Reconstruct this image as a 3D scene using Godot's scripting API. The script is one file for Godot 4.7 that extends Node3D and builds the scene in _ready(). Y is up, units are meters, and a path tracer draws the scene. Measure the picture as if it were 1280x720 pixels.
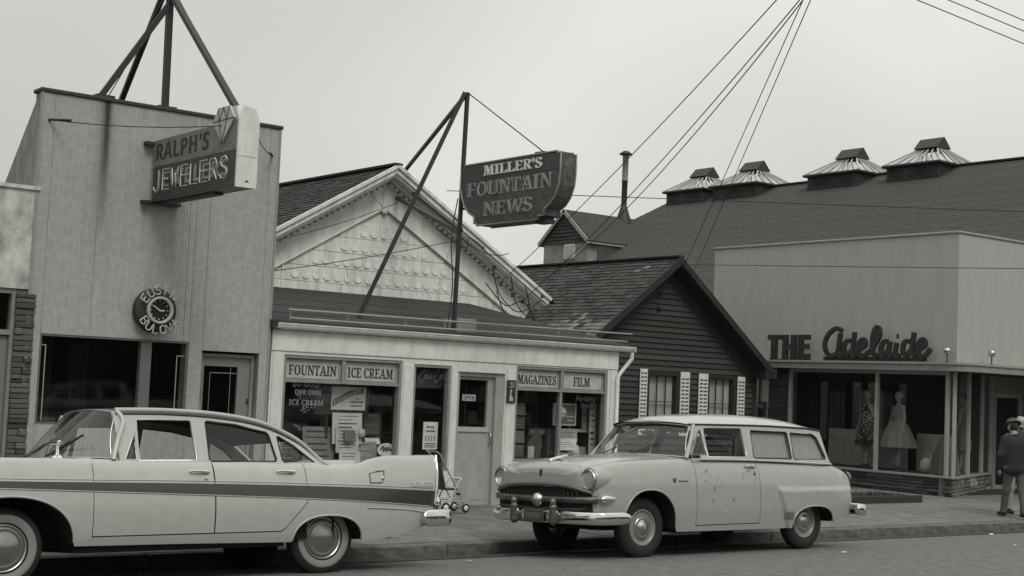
extends Node3D
# A grey overcast day on a small-town main street: two parked cars, a jeweller's, a fountain and news shop, a cottage and a dress shop.

var M := {}
var used := {}
var rng := RandomNumberGenerator.new()
var local_root := {}          # things whose parts use the thing's own axes


# ---------------------------------------------------------------- mesh building
class MB:
	var st := SurfaceTool.new()
	var n := 0
	func _init() -> void:
		st.begin(Mesh.PRIMITIVE_TRIANGLES)
		st.set_smooth_group(0xFFFFFFFF)
	func flat() -> MB:
		st.set_smooth_group(0xFFFFFFFF)
		return self
	func smooth(g := 1) -> MB:
		st.set_smooth_group(g)
		return self
	func col(c: Color) -> MB:
		st.set_color(c)
		return self
	func tri(a: Vector3, b: Vector3, c: Vector3) -> void:
		st.add_vertex(a)
		st.add_vertex(b)
		st.add_vertex(c)
		n += 1
	func quad(a: Vector3, b: Vector3, c: Vector3, d: Vector3) -> void:
		tri(a, b, c)
		tri(a, c, d)
	# axis box from corner to corner, optionally turned by a transform
	func box(lo: Vector3, hi: Vector3, xf := Transform3D()) -> MB:
		var p := []
		for k in 8:
			p.append(xf * Vector3(hi.x if k & 1 else lo.x, hi.y if k & 2 else lo.y, hi.z if k & 4 else lo.z))
		for f in [[4, 6, 7, 5], [1, 3, 2, 0], [0, 2, 6, 4], [5, 7, 3, 1], [2, 3, 7, 6], [0, 4, 5, 1]]:
			quad(p[f[0]], p[f[1]], p[f[2]], p[f[3]])
		return self
	# box with its edges cut off by b
	func cham(lo: Vector3, hi: Vector3, b: float, xf := Transform3D()) -> MB:
		b = minf(b, minf(minf(hi.x - lo.x, hi.y - lo.y), hi.z - lo.z) * 0.45)
		var c := (lo + hi) * 0.5
		var h := (hi - lo) * 0.5
		var v := func(sx: int, sy: int, sz: int, ax: int) -> Vector3:
			var q := Vector3(sx * (h.x - (0.0 if ax == 0 else b)), sy * (h.y - (0.0 if ax == 1 else b)), sz * (h.z - (0.0 if ax == 2 else b)))
			return xf * (c + q)
		for s in [-1, 1]:
			fq(v.call(s, -1, -1, 0), v.call(s, 1, -1, 0), v.call(s, 1, 1, 0), v.call(s, -1, 1, 0), s > 0)
			fq(v.call(-1, s, -1, 1), v.call(-1, s, 1, 1), v.call(1, s, 1, 1), v.call(1, s, -1, 1), s > 0)
			fq(v.call(-1, -1, s, 2), v.call(1, -1, s, 2), v.call(1, 1, s, 2), v.call(-1, 1, s, 2), s > 0)
		for s in [-1, 1]:
			for t in [-1, 1]:
				fq(v.call(s, t, -1, 0), v.call(s, t, -1, 1), v.call(s, t, 1, 1), v.call(s, t, 1, 0), s * t < 0)
				fq(v.call(s, -1, t, 0), v.call(s, -1, t, 2), v.call(s, 1, t, 2), v.call(s, 1, t, 0), s * t > 0)
				fq(v.call(-1, s, t, 1), v.call(-1, s, t, 2), v.call(1, s, t, 2), v.call(1, s, t, 1), s * t < 0)
		for sx in [-1, 1]:
			for sy in [-1, 1]:
				for sz in [-1, 1]:
					var a: Vector3 = v.call(sx, sy, sz, 0)
					var d: Vector3 = v.call(sx, sy, sz, 1)
					var e: Vector3 = v.call(sx, sy, sz, 2)
					if sx * sy * sz > 0:
						tri(a, e, d)
					else:
						tri(a, d, e)
		return self
	func fq(a: Vector3, b: Vector3, c: Vector3, d: Vector3, turn: bool) -> void:
		if turn:
			quad(a, d, c, b)
		else:
			quad(a, b, c, d)
	# a grid of points, rows of equal length
	func grid(rows: Array, wrap := false, turn := false) -> MB:
		for i in rows.size() - 1:
			var r: PackedVector3Array = rows[i]
			var s: PackedVector3Array = rows[i + 1]
			var m := r.size()
			for j in (m if wrap else m - 1):
				var k := (j + 1) % m
				if turn:
					quad(r[j], r[k], s[k], s[j])
				else:
					quad(r[j], s[j], s[k], r[k])
		return self
	# round bar along points
	func tube(pts: Array, r: float, sides := 6, closed := false, r_end := -1.0) -> MB:
		smooth(2)
		var rows := []
		var up := Vector3.UP
		var m := pts.size()
		for i in m:
			var a: Vector3 = pts[(i - 1 + m) % m] if (i > 0 or closed) else pts[i]
			var b: Vector3 = pts[(i + 1) % m] if (i < m - 1 or closed) else pts[i]
			var d := (b - a).normalized()
			if absf(d.dot(up)) > 0.95:
				up = Vector3.RIGHT if absf(d.x) < 0.9 else Vector3.FORWARD
			var x := d.cross(up).normalized()
			var y := x.cross(d).normalized()
			up = y
			var rr := r if r_end < 0.0 else lerpf(r, r_end, i / float(m - 1))
			var row := PackedVector3Array()
			for k in sides:
				var t := TAU * k / sides
				row.append(pts[i] + (x * cos(t) + y * sin(t)) * rr)
			rows.append(row)
		if closed:
			rows.append(rows[0])
		grid(rows, true)
		if not closed:
			flat()
			for e in [0, m - 1]:
				for k in sides:
					if e == 0:
						tri(pts[e], rows[e][k], rows[e][(k + 1) % sides])
					else:
						tri(pts[e], rows[e][(k + 1) % sides], rows[e][k])
		flat()
		return self
	# square bar between two points
	func bar(a: Vector3, b: Vector3, w: float, h: float, up := Vector3.UP) -> MB:
		var d := (b - a)
		var l := d.length()
		d /= l
		if absf(d.dot(up)) > 0.98:
			up = Vector3.BACK
		var x := d.cross(up).normalized()
		var y := x.cross(d)
		return box(Vector3(-w / 2, -h / 2, 0), Vector3(w / 2, h / 2, l), Transform3D(Basis(x, y, d) if x.cross(y).dot(d) > 0 else Basis(-x, y, d), a))
	# profile of (radius, height) turned about the y axis of xf
	func lathe(prof: Array, sides := 24, xf := Transform3D(), sm := true) -> MB:
		if sm:
			smooth(3)
		var rows := []
		for p in prof:
			var row := PackedVector3Array()
			for k in sides:
				var t := TAU * k / sides
				row.append(xf * Vector3(p[0] * cos(t), p[1], p[0] * sin(t)))
			rows.append(row)
		grid(rows, true)
		flat()
		return self
	# flat polygon in the xy plane of xf, drawn out from z = 0 to z = depth
	func prism(poly: PackedVector2Array, depth: float, xf := Transform3D()) -> MB:
		if Geometry2D.is_polygon_clockwise(poly):
			poly.reverse()
		var ix := Geometry2D.triangulate_polygon(poly)
		for k in range(0, ix.size(), 3):
			var a := poly[ix[k]]
			var b := poly[ix[k + 1]]
			var c := poly[ix[k + 2]]
			if (b - a).cross(c - a) > 0:
				var s := b
				b = c
				c = s
			tri(xf * Vector3(a.x, a.y, depth), xf * Vector3(b.x, b.y, depth), xf * Vector3(c.x, c.y, depth))
			tri(xf * Vector3(a.x, a.y, 0), xf * Vector3(c.x, c.y, 0), xf * Vector3(b.x, b.y, 0))
		for k in poly.size():
			var a := poly[k]
			var b := poly[(k + 1) % poly.size()]
			quad(xf * Vector3(a.x, a.y, 0), xf * Vector3(a.x, a.y, depth), xf * Vector3(b.x, b.y, depth), xf * Vector3(b.x, b.y, 0))
		return self
	func mesh() -> ArrayMesh:
		st.generate_normals()
		return st.commit()


func numbered(called: String, parent: Node) -> String:
	var key := str(parent.get_instance_id()) + "/" + called
	var k: int = used.get(key, -1) + 1
	used[key] = k
	return called if k == 0 else "%s_%03d" % [called, k]


# one named mesh; a child of a thing keeps world coordinates unless the thing has axes of its own
func obj(called: String, b, m: Material, parent: Node3D = self) -> MeshInstance3D:
	var o := MeshInstance3D.new()
	o.mesh = b.mesh() if b is MB else b
	o.material_override = m
	o.name = numbered(called, parent)
	if parent != self and parent.get_parent() == self and not local_root.has(parent):
		o.position = -parent.position
	parent.add_child(o, true)
	return o


func thing(called: String, label: String, category: String, at := Vector3.ZERO, group := "", own_axes := false) -> Node3D:
	var o := Node3D.new()
	o.name = numbered(called, self)
	o.position = at
	add_child(o, true)
	if own_axes:
		local_root[o] = true
	return tag(o, label, category, group)


func tag(o: Node3D, label: String, category: String, group := "") -> Node3D:
	o.set_meta("label", label)
	o.set_meta("category", category)
	if group:
		o.set_meta("group", group)
	return o


func stuff(o: Node3D) -> Node3D:
	o.set_meta("kind", "stuff")
	return o


func struct(called: String, b, m: Material) -> MeshInstance3D:
	var o := obj(called, b, m)
	o.set_meta("kind", "structure")
	return o


# ---------------------------------------------------------------- materials
func grey(v: float) -> Color:
	return Color(v * 1.0, v * 1.004, v * 0.955).linear_to_srgb()


func lin(v: float) -> Color:
	return Color(v * 1.0, v * 1.004, v * 0.955)


func noise_tex(sd: int, freq: float, octaves: int, lo: float, hi: float, size := 512, cellular := false, power := 1.0) -> ImageTexture:
	var f := FastNoiseLite.new()
	f.seed = sd
	f.frequency = freq
	f.noise_type = FastNoiseLite.TYPE_CELLULAR if cellular else FastNoiseLite.TYPE_SIMPLEX_SMOOTH
	f.fractal_octaves = octaves
	f.fractal_gain = 0.6
	var im := f.get_seamless_image(size, size)
	im.convert(Image.FORMAT_L8)
	var d := im.get_data()
	for k in d.size():
		d[k] = int(255.0 * lerpf(lo, hi, pow(d[k] / 255.0, power)))
	var out := Image.create_from_data(size, size, false, Image.FORMAT_L8, d)
	out.convert(Image.FORMAT_RGB8)
	return ImageTexture.create_from_image(out)


func bump_tex(sd: int, freq: float, octaves: int, strength: float, size := 512) -> ImageTexture:
	var f := FastNoiseLite.new()
	f.seed = sd
	f.frequency = freq
	f.fractal_octaves = octaves
	var im := f.get_seamless_image(size, size)
	im.convert(Image.FORMAT_RGBA8)
	im.bump_map_to_normal_map(strength)
	return ImageTexture.create_from_image(im)


func mat(v: float, rough := 0.8, tex: Texture2D = null, sc := Vector3.ONE, bump: Texture2D = null, bump_amount := 0.5, metal := 0.0) -> StandardMaterial3D:
	var m := StandardMaterial3D.new()
	m.albedo_color = grey(v)
	m.roughness = rough
	m.metallic = metal
	if tex:
		m.albedo_texture = tex
	if bump:
		m.normal_enabled = true
		m.normal_texture = bump
		m.normal_scale = bump_amount
	if tex or bump:
		m.uv1_triplanar = true
		m.uv1_world_triplanar = true
		m.uv1_scale = sc
	return m


func vmat(rough := 0.85, bump: Texture2D = null, sc := Vector3.ONE, tex: Texture2D = null) -> StandardMaterial3D:
	var m := mat(1.0, rough, tex, sc, bump, 0.4)
	m.albedo_color = Color.WHITE
	m.vertex_color_use_as_albedo = true
	return m


func glass(v := 0.02, a := 0.10) -> StandardMaterial3D:
	var m := StandardMaterial3D.new()
	m.albedo_color = Color(grey(v), a)
	m.transparency = BaseMaterial3D.TRANSPARENCY_ALPHA
	m.roughness = 0.03
	m.metallic_specular = 0.68
	return m


func make_materials() -> void:
	var fine := noise_tex(1, 0.05, 5, 0.80, 1.0)
	var blotch := noise_tex(2, 0.012, 5, 0.72, 1.0)
	var grain := noise_tex(3, 0.16, 3, 0.70, 1.0)
	var dirt := noise_tex(4, 0.008, 6, 0.55, 1.0, 512, false, 0.8)
	var faint := noise_tex(5, 0.01, 5, 0.88, 1.0)
	var b_fine := bump_tex(6, 0.12, 4, 3.0)
	var b_soft := bump_tex(7, 0.03, 4, 4.0)
	M.asphalt = mat(0.172, 0.93, noise_tex(8, 0.02, 6, 0.72, 1.0, 1024), Vector3.ONE * 0.22, b_fine, 0.5)
	M.gutter = mat(0.06, 0.9, dirt, Vector3.ONE * 0.7, b_fine, 0.5)
	M.kerb = mat(0.175, 0.9, dirt, Vector3(0.9, 2.0, 0.9), b_soft, 0.5)
	M.pave = mat(0.20, 0.92, blotch, Vector3.ONE * 0.35, b_fine, 0.35)
	M.pave_b = mat(0.185, 0.92, blotch, Vector3.ONE * 0.35, b_fine, 0.35)
	M.joint = mat(0.12, 0.95, dirt)
	M.white = mat(0.72, 0.6, faint, Vector3(0.9, 0.35, 0.9), b_soft, 0.12)
	M.white_old = mat(0.80, 0.75, noise_tex(9, 0.012, 5, 0.78, 1.0, 512, false, 0.7), Vector3(0.8, 0.2, 0.8), b_soft, 0.2)
	M.cream = mat(0.37, 0.65, faint, Vector3(0.8, 0.5, 0.8))
	M.panel = mat(0.46, 0.6, faint, Vector3.ONE)
	M.ralph = vmat(0.8, b_fine, Vector3.ONE * 1.5, faint)
	M.ralph_plain = mat(0.32, 0.8, blotch, Vector3(0.9, 0.3, 0.9))
	M.neigh = mat(0.68, 0.8, dirt, Vector3(0.6, 0.4, 0.6), b_soft, 0.2)
	M.dark_wood = vmat(0.85, b_soft, Vector3(0.4, 4, 4), noise_tex(10, 0.03, 4, 0.7, 1.0))
	M.tar = mat(0.035, 0.9, dirt, Vector3(0.5, 0.5, 0.5), b_fine, 0.7)
	M.shingle = vmat(0.9, b_fine, Vector3.ONE * 2.0, grain)
	M.hall_roof = mat(0.068, 0.95, noise_tex(11, 0.03, 5, 0.62, 1.0, 1024), Vector3(0.10, 0.5, 0.14), b_fine, 0.4)
	M.stucco = mat(0.375, 0.9, noise_tex(42, 0.01, 5, 0.945, 1.0), Vector3(0.5, 0.12, 0.5), null, 0.0)
	M.concrete_trim = mat(0.30, 0.8, faint)
	M.stone = vmat(0.9, b_fine, Vector3.ONE * 2.5, grain)
	M.mortar = mat(0.10, 0.95)
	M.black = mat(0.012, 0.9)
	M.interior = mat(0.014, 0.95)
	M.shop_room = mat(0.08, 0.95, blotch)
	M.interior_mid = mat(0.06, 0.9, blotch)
	M.steel_dark = mat(0.035, 0.6, grain, Vector3.ONE * 2.0, null, 0.0, 0.0)
	M.iron = mat(0.05, 0.7, dirt, Vector3.ONE * 3.0)
	M.alu = mat(0.55, 0.42, null, Vector3.ONE, null, 0.0, 0.7)
	M.frame = mat(0.26, 0.5, faint)
	M.wire = mat(0.02, 0.8)
	M.chrome = mat(0.72, 0.10, null, Vector3.ONE, null, 0.0, 1.0)
	M.chrome_dull = mat(0.50, 0.28, null, Vector3.ONE, null, 0.0, 1.0)
	M.chrome_worn = mat(0.30, 0.30, noise_tex(41, 0.02, 5, 0.6, 1.0, 256), Vector3.ONE * 3.0, null, 0.0, 0.9)
	M.rubber = mat(0.022, 0.85, grain, Vector3.ONE * 6.0)
	M.white_rubber = mat(0.26, 0.7, fine, Vector3.ONE * 3.0)
	M.dark_pole = mat(0.06, 0.9, dirt, Vector3(2, 0.4, 2))
	M.crack = mat(0.05, 0.95)
	M.patch = mat(0.115, 0.9, grain, Vector3.ONE * 1.5)
	M.under = mat(0.008, 0.95)
	M.glass = glass()
	M.shop_glass = glass(0.02, 0.06)
	M.car_glass = glass(0.03, 0.07)
	M.letter_dark = mat(0.025, 0.7)
	M.letter_gold = mat(0.20, 0.5)
	M.neon = mat(0.50, 0.25)
	M.paper = vmat(0.9, null, Vector3.ONE, faint)
	M.vcol = vmat(0.8)
	M.vcol_soft = vmat(0.9, b_soft, Vector3.ONE * 4.0)
	M.ply_paint = paint(0.405)
	M.ply_dark = paint(0.034)
	M.ply_roof = mat(0.05, 0.7, faint, Vector3.ONE * 2.0)
	M.ford_paint = paint(0.345)
	M.ford_roof = paint(0.42)
	M.seat = mat(0.05, 0.8, blotch, Vector3.ONE * 2.0)
	M.seat_light = mat(0.22, 0.8, blotch, Vector3.ONE * 2.0)
	M.blind = mat(0.26, 0.7, faint, Vector3.ONE * 1.5)
	M.lens = mat(0.45, 0.12)
	M.lens_glass = glass(0.5, 0.25)
	M.hub = mat(0.30, 0.25, null, Vector3.ONE, null, 0.0, 0.9)
	M.ford_rim = mat(0.20, 0.4)
	M.curtain = mat(0.50, 0.9, noise_tex(12, 0.03, 3, 0.8, 1.0), Vector3(6, 0.3, 6))
	M.soil = mat(0.05, 1.0, dirt, Vector3.ONE, b_fine, 0.8)
	M.opposite = mat(0.16, 0.9, blotch, Vector3.ONE * 0.3)
	M.opposite_b = mat(0.05, 0.9, blotch, Vector3.ONE * 0.3)


func paint(v: float) -> StandardMaterial3D:
	var m := mat(v, 0.27, noise_tex(20, 0.012, 5, 0.955, 1.0), Vector3.ONE * 0.9)
	m.clearcoat_enabled = true
	m.clearcoat = 0.6
	m.clearcoat_roughness = 0.08
	return m


# a catmull-rom through (x, value) pairs
func tab(t: Array, x: float) -> float:
	var n := t.size()
	if x <= t[0][0]:
		return t[0][1]
	if x >= t[n - 1][0]:
		return t[n - 1][1]
	var i := 0
	while x > t[i + 1][0]:
		i += 1
	var h: float = t[i + 1][0] - t[i][0]
	var s: float = (x - t[i][0]) / h
	var d: float = (t[i + 1][1] - t[i][1]) / h
	var d0: float = d if i == 0 else (t[i][1] - t[i - 1][1]) / (t[i][0] - t[i - 1][0])
	var d1: float = d if i == n - 2 else (t[i + 2][1] - t[i + 1][1]) / (t[i + 2][0] - t[i + 1][0])
	var m0 := 0.0 if d0 * d <= 0.0 else 2.0 * d0 * d / (d0 + d)
	var m1 := 0.0 if d1 * d <= 0.0 else 2.0 * d1 * d / (d1 + d)
	if i == 0:
		m0 = d
	if i == n - 2:
		m1 = d
	var s2 := s * s
	var s3 := s2 * s
	return (2 * s3 - 3 * s2 + 1) * t[i][1] + (s3 - 2 * s2 + s) * h * m0 + (3 * s2 - 2 * s3) * t[i + 1][1] + (s3 - s2) * h * m1


# points on a smooth line through the given ones
func curve(pts: Array, per := 6, closed := false) -> Array:
	var out := []
	var n := pts.size()
	for i in (n if closed else n - 1):
		var a = pts[(i - 1 + n) % n] if (i > 0 or closed) else pts[i]
		var b = pts[i]
		var c = pts[(i + 1) % n]
		var d = pts[(i + 2) % n] if (i < n - 2 or closed) else c
		for k in per:
			out.append(b.cubic_interpolate(c, a, d, k / float(per)))
	if not closed:
		out.append(pts[n - 1])
	return out


# a hanging wire
func wire_pts(a: Vector3, b: Vector3, sag: float, n := 24) -> Array:
	var out := []
	for k in n + 1:
		var t := k / float(n)
		out.append(a.lerp(b, t) + Vector3.DOWN * sag * 4.0 * t * (1.0 - t))
	return out


# front sheet with rectangular openings and their reveals; faces +z at zf, back at zb
func holed(b: MB, x0: float, x1: float, y0: float, y1: float, holes: Array, zf: float, zb: float) -> MB:
	var xs := [x0, x1]
	var ys := [y0, y1]
	for h in holes:
		xs.append_array([h.position.x, h.end.x])
		ys.append_array([h.position.y, h.end.y])
	xs.sort()
	ys.sort()
	for i in xs.size() - 1:
		for j in ys.size() - 1:
			if xs[i + 1] - xs[i] < 1e-4 or ys[j + 1] - ys[j] < 1e-4 or xs[i] < x0 - 1e-4 or xs[i + 1] > x1 + 1e-4 or ys[j] < y0 - 1e-4 or ys[j + 1] > y1 + 1e-4:
				continue
			var c := Vector2((xs[i] + xs[i + 1]) / 2, (ys[j] + ys[j + 1]) / 2)
			var inside := false
			for h in holes:
				inside = inside or h.has_point(c)
			if inside:
				continue
			for z in [zf, zb]:
				b.fq(Vector3(xs[i], ys[j], z), Vector3(xs[i], ys[j + 1], z), Vector3(xs[i + 1], ys[j + 1], z), Vector3(xs[i + 1], ys[j], z), z == zb)
	for h in holes:
		var q := [Vector2(h.position.x, h.position.y), Vector2(h.position.x, h.end.y), Vector2(h.end.x, h.end.y), Vector2(h.end.x, h.position.y)]
		for k in 4:
			var a: Vector2 = q[k]
			var c: Vector2 = q[(k + 1) % 4]
			if a.y <= y0 + 1e-3 and c.y <= y0 + 1e-3:
				continue
			b.quad(Vector3(a.x, a.y, zf), Vector3(c.x, c.y, zf), Vector3(c.x, c.y, zb), Vector3(a.x, a.y, zb))
	b.quad(Vector3(x0, y0, zb), Vector3(x0, y1, zb), Vector3(x0, y1, zf), Vector3(x0, y0, zf))
	b.quad(Vector3(x1, y0, zf), Vector3(x1, y1, zf), Vector3(x1, y1, zb), Vector3(x1, y0, zb))
	b.quad(Vector3(x0, y1, zf), Vector3(x0, y1, zb), Vector3(x1, y1, zb), Vector3(x1, y1, zf))
	return b


func R(x0: float, y0: float, x1: float, y1: float) -> Rect2:
	return Rect2(x0, y0, x1 - x0, y1 - y0)


# a rectangular frame of four mitre-less bars around an opening
func frame_bars(b: MB, x0: float, x1: float, y0: float, y1: float, w: float, zb: float, zf: float) -> MB:
	b.box(Vector3(x0, y0 + w, zb), Vector3(x0 + w, y1 - w, zf))
	b.box(Vector3(x1 - w, y0 + w, zb), Vector3(x1, y1 - w, zf))
	b.box(Vector3(x0, y0, zb), Vector3(x1, y0 + w, zf))
	b.box(Vector3(x0, y1 - w, zb), Vector3(x1, y1, zf))
	return b


# a pane of glass facing +z
func pane(called: String, x0: float, x1: float, y0: float, y1: float, z: float, parent: Node3D, m: Material = null) -> MeshInstance3D:
	var b := MB.new()
	b.quad(Vector3(x0, y0, z), Vector3(x0, y1, z), Vector3(x1, y1, z), Vector3(x1, y0, z))
	return obj(called, b, m if m else M.shop_glass, parent)


# lettering: solid letters scaled into a box w wide and h high (capital height) whose lower left corner is at xf's origin
var fonts := {}
func letters(called: String, text: String, serif: bool, w: float, h: float, depth: float, xf: Transform3D, m: Material, parent: Node3D, mono := false) -> MeshInstance3D:
	var key := "%s%s" % [serif, mono]
	if not fonts.has(key):
		var f := SystemFont.new()
		f.font_names = PackedStringArray(["Droid Sans Mono" if mono else ("Droid Serif" if serif else "Droid Sans")])
		f.font_weight = 700
		fonts[key] = f
	var t := TextMesh.new()
	t.font = fonts[key]
	t.text = text
	t.font_size = 64
	t.pixel_size = 0.01
	t.depth = 0.1
	t.curve_step = 2.0
	var arrays := t.get_mesh_arrays()
	var v: PackedVector3Array = arrays[Mesh.ARRAY_VERTEX]
	var lo := Vector3(1e9, 1e9, 1e9)
	var hi := -lo
	for p in v:
		lo = lo.min(p)
		hi = hi.max(p)
	var s := (hi - lo)
	for k in v.size():
		var q := (v[k] - lo) / s
		v[k] = xf * Vector3(q.x * w, q.y * h, q.z * depth)
	arrays[Mesh.ARRAY_VERTEX] = v
	var nn: PackedVector3Array = arrays[Mesh.ARRAY_NORMAL]
	for k in nn.size():
		nn[k] = (xf.basis * nn[k]).normalized()
	arrays[Mesh.ARRAY_NORMAL] = nn
	arrays[Mesh.ARRAY_TANGENT] = null
	arrays[Mesh.ARRAY_TEX_UV] = null
	var am := ArrayMesh.new()
	am.add_surface_from_arrays(Mesh.PRIMITIVE_TRIANGLES, arrays)
	return obj(called, am, m, parent)


# single-stroke capitals for neon tubing, in a cell 0.6 wide and 1 high
var STROKES := {
	"A": [[0, 0, .3, 1, .6, 0], [.12, .38, .48, .38]], "B": [[0, 0, 0, 1, .4, 1, .52, .78, .4, .54, 0, .54], [.4, .54, .58, .28, .42, 0, 0, 0]],
	"E": [[.55, 0, 0, 0, 0, 1, .55, 1], [0, .52, .42, .52]], "F": [[0, 0, 0, 1, .55, 1], [0, .52, .42, .52]], "I": [[.3, 0, .3, 1]],
	"J": [[.45, 1, .45, .2, .3, 0, .1, .02, 0, .22]], "L": [[0, 1, 0, 0, .55, 0]], "M": [[0, 0, 0, 1, .3, .4, .6, 1, .6, 0]], "N": [[0, 0, 0, 1, .56, 0, .56, 1]],
	"O": [[.3, 0, .06, .16, 0, .5, .06, .84, .3, 1, .54, .84, .6, .5, .54, .16, .3, 0]], "R": [[0, 0, 0, 1, .4, 1, .55, .76, .4, .5, 0, .5], [.3, .5, .58, 0]],
	"S": [[.56, .82, .4, 1, .14, .98, .02, .78, .14, .57, .44, .46, .57, .24, .42, .01, .14, .01, 0, .18]], "T": [[0, 1, .6, 1], [.3, 1, .3, 0]],
	"U": [[0, 1, 0, .2, .15, 0, .42, 0, .56, .2, .56, 1]], "V": [[0, 1, .28, 0, .56, 1]], "W": [[0, 1, .15, 0, .3, .7, .45, 0, .6, 1]],
	"G": [[.56, .8, .4, 1, .12, .95, 0, .5, .12, .05, .42, 0, .56, .2, .56, .45, .32, .45]], "C": [[.56, .8, .4, 1, .12, .95, 0, .5, .12, .05, .42, 0, .56, .2]],
	"Y": [[0, 1, .3, .5, .6, 1], [.3, .5, .3, 0]], "P": [[0, 0, 0, 1, .42, 1, .56, .76, .42, .5, 0, .5]], "H": [[0, 0, 0, 1], [.56, 0, .56, 1], [0, .52, .56, .52]], "'": [[.1, 1, .05, .75]],
}
func neon(called: String, text: String, w: float, h: float, r: float, xf: Transform3D, m: Material, parent: Node3D) -> MeshInstance3D:
	var step := w / (text.length() - 0.28)
	var o: MeshInstance3D
	for k in text.length():
		if text[k] == " " or text[k] == "'":
			continue
		var b := MB.new()
		for s in STROKES[text[k]]:
			var pts := []
			for q in range(0, s.size(), 2):
				pts.append(xf * Vector3((k + s[q] * 1.2) * step, s[q + 1] * h, 0))
			b.tube(pts, r, 5)
		o = obj(called, b, m, parent)
	return o


# basis whose x runs along d (in the ground plane), y up, z out to the viewer's side
func facing(d: Vector3, at: Vector3) -> Transform3D:
	var x := d.normalized()
	return Transform3D(Basis(x, Vector3.UP, x.cross(Vector3.UP)), at)


# ---------------------------------------------------------------- the street
func road_y(z: float) -> float:
	return tab([[-13.7, -0.115], [-12.1, 0.0], [-10.0, 0.10], [-7.0, 0.16], [-4.5, 0.17], [-2.0, 0.16], [1.0, 0.09], [4.6, -0.115]], z)


func walk_y(z: float) -> float:
	return 0.03 + (-13.7 - z) * 0.021


func build_street() -> void:
	var b := MB.new()
	# ground in one sheet to the horizon
	b.box(Vector3(-400, -0.6, -500), Vector3(500, -0.13, 300))
	struct("ground", b, M.soil)
	b = MB.new().smooth(1)
	var rows := []
	for k in 56:
		var x := -80.0 + 200.0 * k / 55.0
		var row := PackedVector3Array()
		for j in 41:
			var z := lerpf(-13.70, 4.6, j / 40.0)
			row.append(Vector3(x, road_y(z) + 0.004 * sin(x * 1.3 + z * 2.1) * smoothstep(0.0, 2.0, z + 13.7), z))
		rows.append(row)
	b.grid(rows)
	struct("road", b, M.asphalt)
	# old cracks and tarred seams in the asphalt
	b = MB.new()
	for k in 14:
		var p := Vector3(rng.randf_range(3.0, 26.0), 0, rng.randf_range(-12.6, -8.5))
		var a := rng.randf_range(-0.25, 0.25) + (PI / 2 if k % 2 == 0 else 0.0)
		var w := rng.randf_range(0.002, 0.005)
		for q in rng.randi_range(6, 18):
			var n := p + Vector3(cos(a), 0, sin(a)) * rng.randf_range(0.08, 0.22)
			a += rng.randf_range(-0.35, 0.35)
			if n.z > -7.0 or n.z < -13.0:
				break
			var sd := (n - p).cross(Vector3.UP).normalized() * w
			var ya := Vector3(0, road_y(p.z) + 0.009, 0)
			var yb := Vector3(0, road_y(n.z) + 0.009, 0)
			b.quad(p - sd + ya, n - sd + yb, n + sd + yb, p + sd + ya)
			p = n
	stuff(struct("road_cracks", b, M.crack))
	b = MB.new()
	b.quad(Vector3(-80, road_y(-13.69) + 0.004, -13.69), Vector3(120, road_y(-13.69) + 0.004, -13.69), Vector3(120, road_y(-13.15) + 0.007, -13.15), Vector3(-80, road_y(-13.15) + 0.007, -13.15))
	struct("gutter", b, M.gutter)
	# kerbs in lengths with a rounded nose
	for side in [[-13.70, -1.0, 0.03], [4.6, 1.0, 0.03]]:
		var kerb := thing_struct("kerb", Vector3(0, 0, side[0]))
		for k in 42:
			var x := -14.0 + k * 1.83
			if side[1] > 0 and (x < -6 or x > 30):
				continue
			var z0: float = side[0]
			var z1: float = side[0] + side[1] * 0.16
			b = MB.new()
			b.cham(Vector3(x + 0.004, -0.25, minf(z0, z1)), Vector3(x + 1.826, side[2] + rng.randf_range(-0.004, 0.004), maxf(z0, z1)), 0.018)
			obj("kerb_stone", b, M.kerb, kerb)
	# the pavement, slab by slab
	var walk := thing_struct("pavement", Vector3(0, 0, -13.9))
	b = MB.new()
	b.quad(Vector3(-80, walk_y(-13.86) - 0.03, -13.86), Vector3(-80, walk_y(-24.0) - 0.03, -24.0), Vector3(120, walk_y(-24.0) - 0.03, -24.0), Vector3(120, walk_y(-13.86) - 0.03, -13.86))
	obj("paving_bed", b, M.joint, walk)
	var zs := [-13.86, -15.45, -17.02]
	for k in 38:
		for j in 2:
			var x := -12.0 + k * 1.52
			var z0: float = zs[j]
			var z1: float = zs[j + 1]
			var dy := rng.randf_range(-0.004, 0.003)
			b = MB.new()
			var p := [Vector3(x + 0.003, walk_y(z0) + dy, z0 - 0.003), Vector3(x + 0.003, walk_y(z1) + dy, z1 + 0.003), Vector3(x + 1.517, walk_y(z1) + dy, z1 + 0.003), Vector3(x + 1.517, walk_y(z0) + dy, z0 - 0.003)]
			b.quad(p[0], p[1], p[2], p[3])
			for q in 4:
				var u: Vector3 = p[q]
				var v: Vector3 = p[(q + 1) % 4]
				b.quad(u, v, v - Vector3(0, 0.04, 0), u - Vector3(0, 0.04, 0))
			obj("paving_slab", b, M.pave if (k * 7 + j * 3) % 3 else M.pave_b, walk)
	# the yard in front of the cottage and round the dress shop's corner
	b = MB.new()
	b.quad(Vector3(15.3, walk_y(-17.02) + 0.001, -17.02), Vector3(15.3, 0.13, -22.0), Vector3(48, 0.13, -22.0), Vector3(48, walk_y(-17.02) + 0.001, -17.02))
	struct("paved_yard", b, M.pave)
	b = MB.new()
	b.box(Vector3(-80, -0.3, 4.76), Vector3(120, 0.03, 8.0))
	struct("far_pavement", b, M.pave)


func thing_struct(called: String, at: Vector3) -> Node3D:
	var o := Node3D.new()
	o.name = numbered(called, self)
	o.position = at
	add_child(o, true)
	o.set_meta("kind", "structure")
	return o


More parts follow.
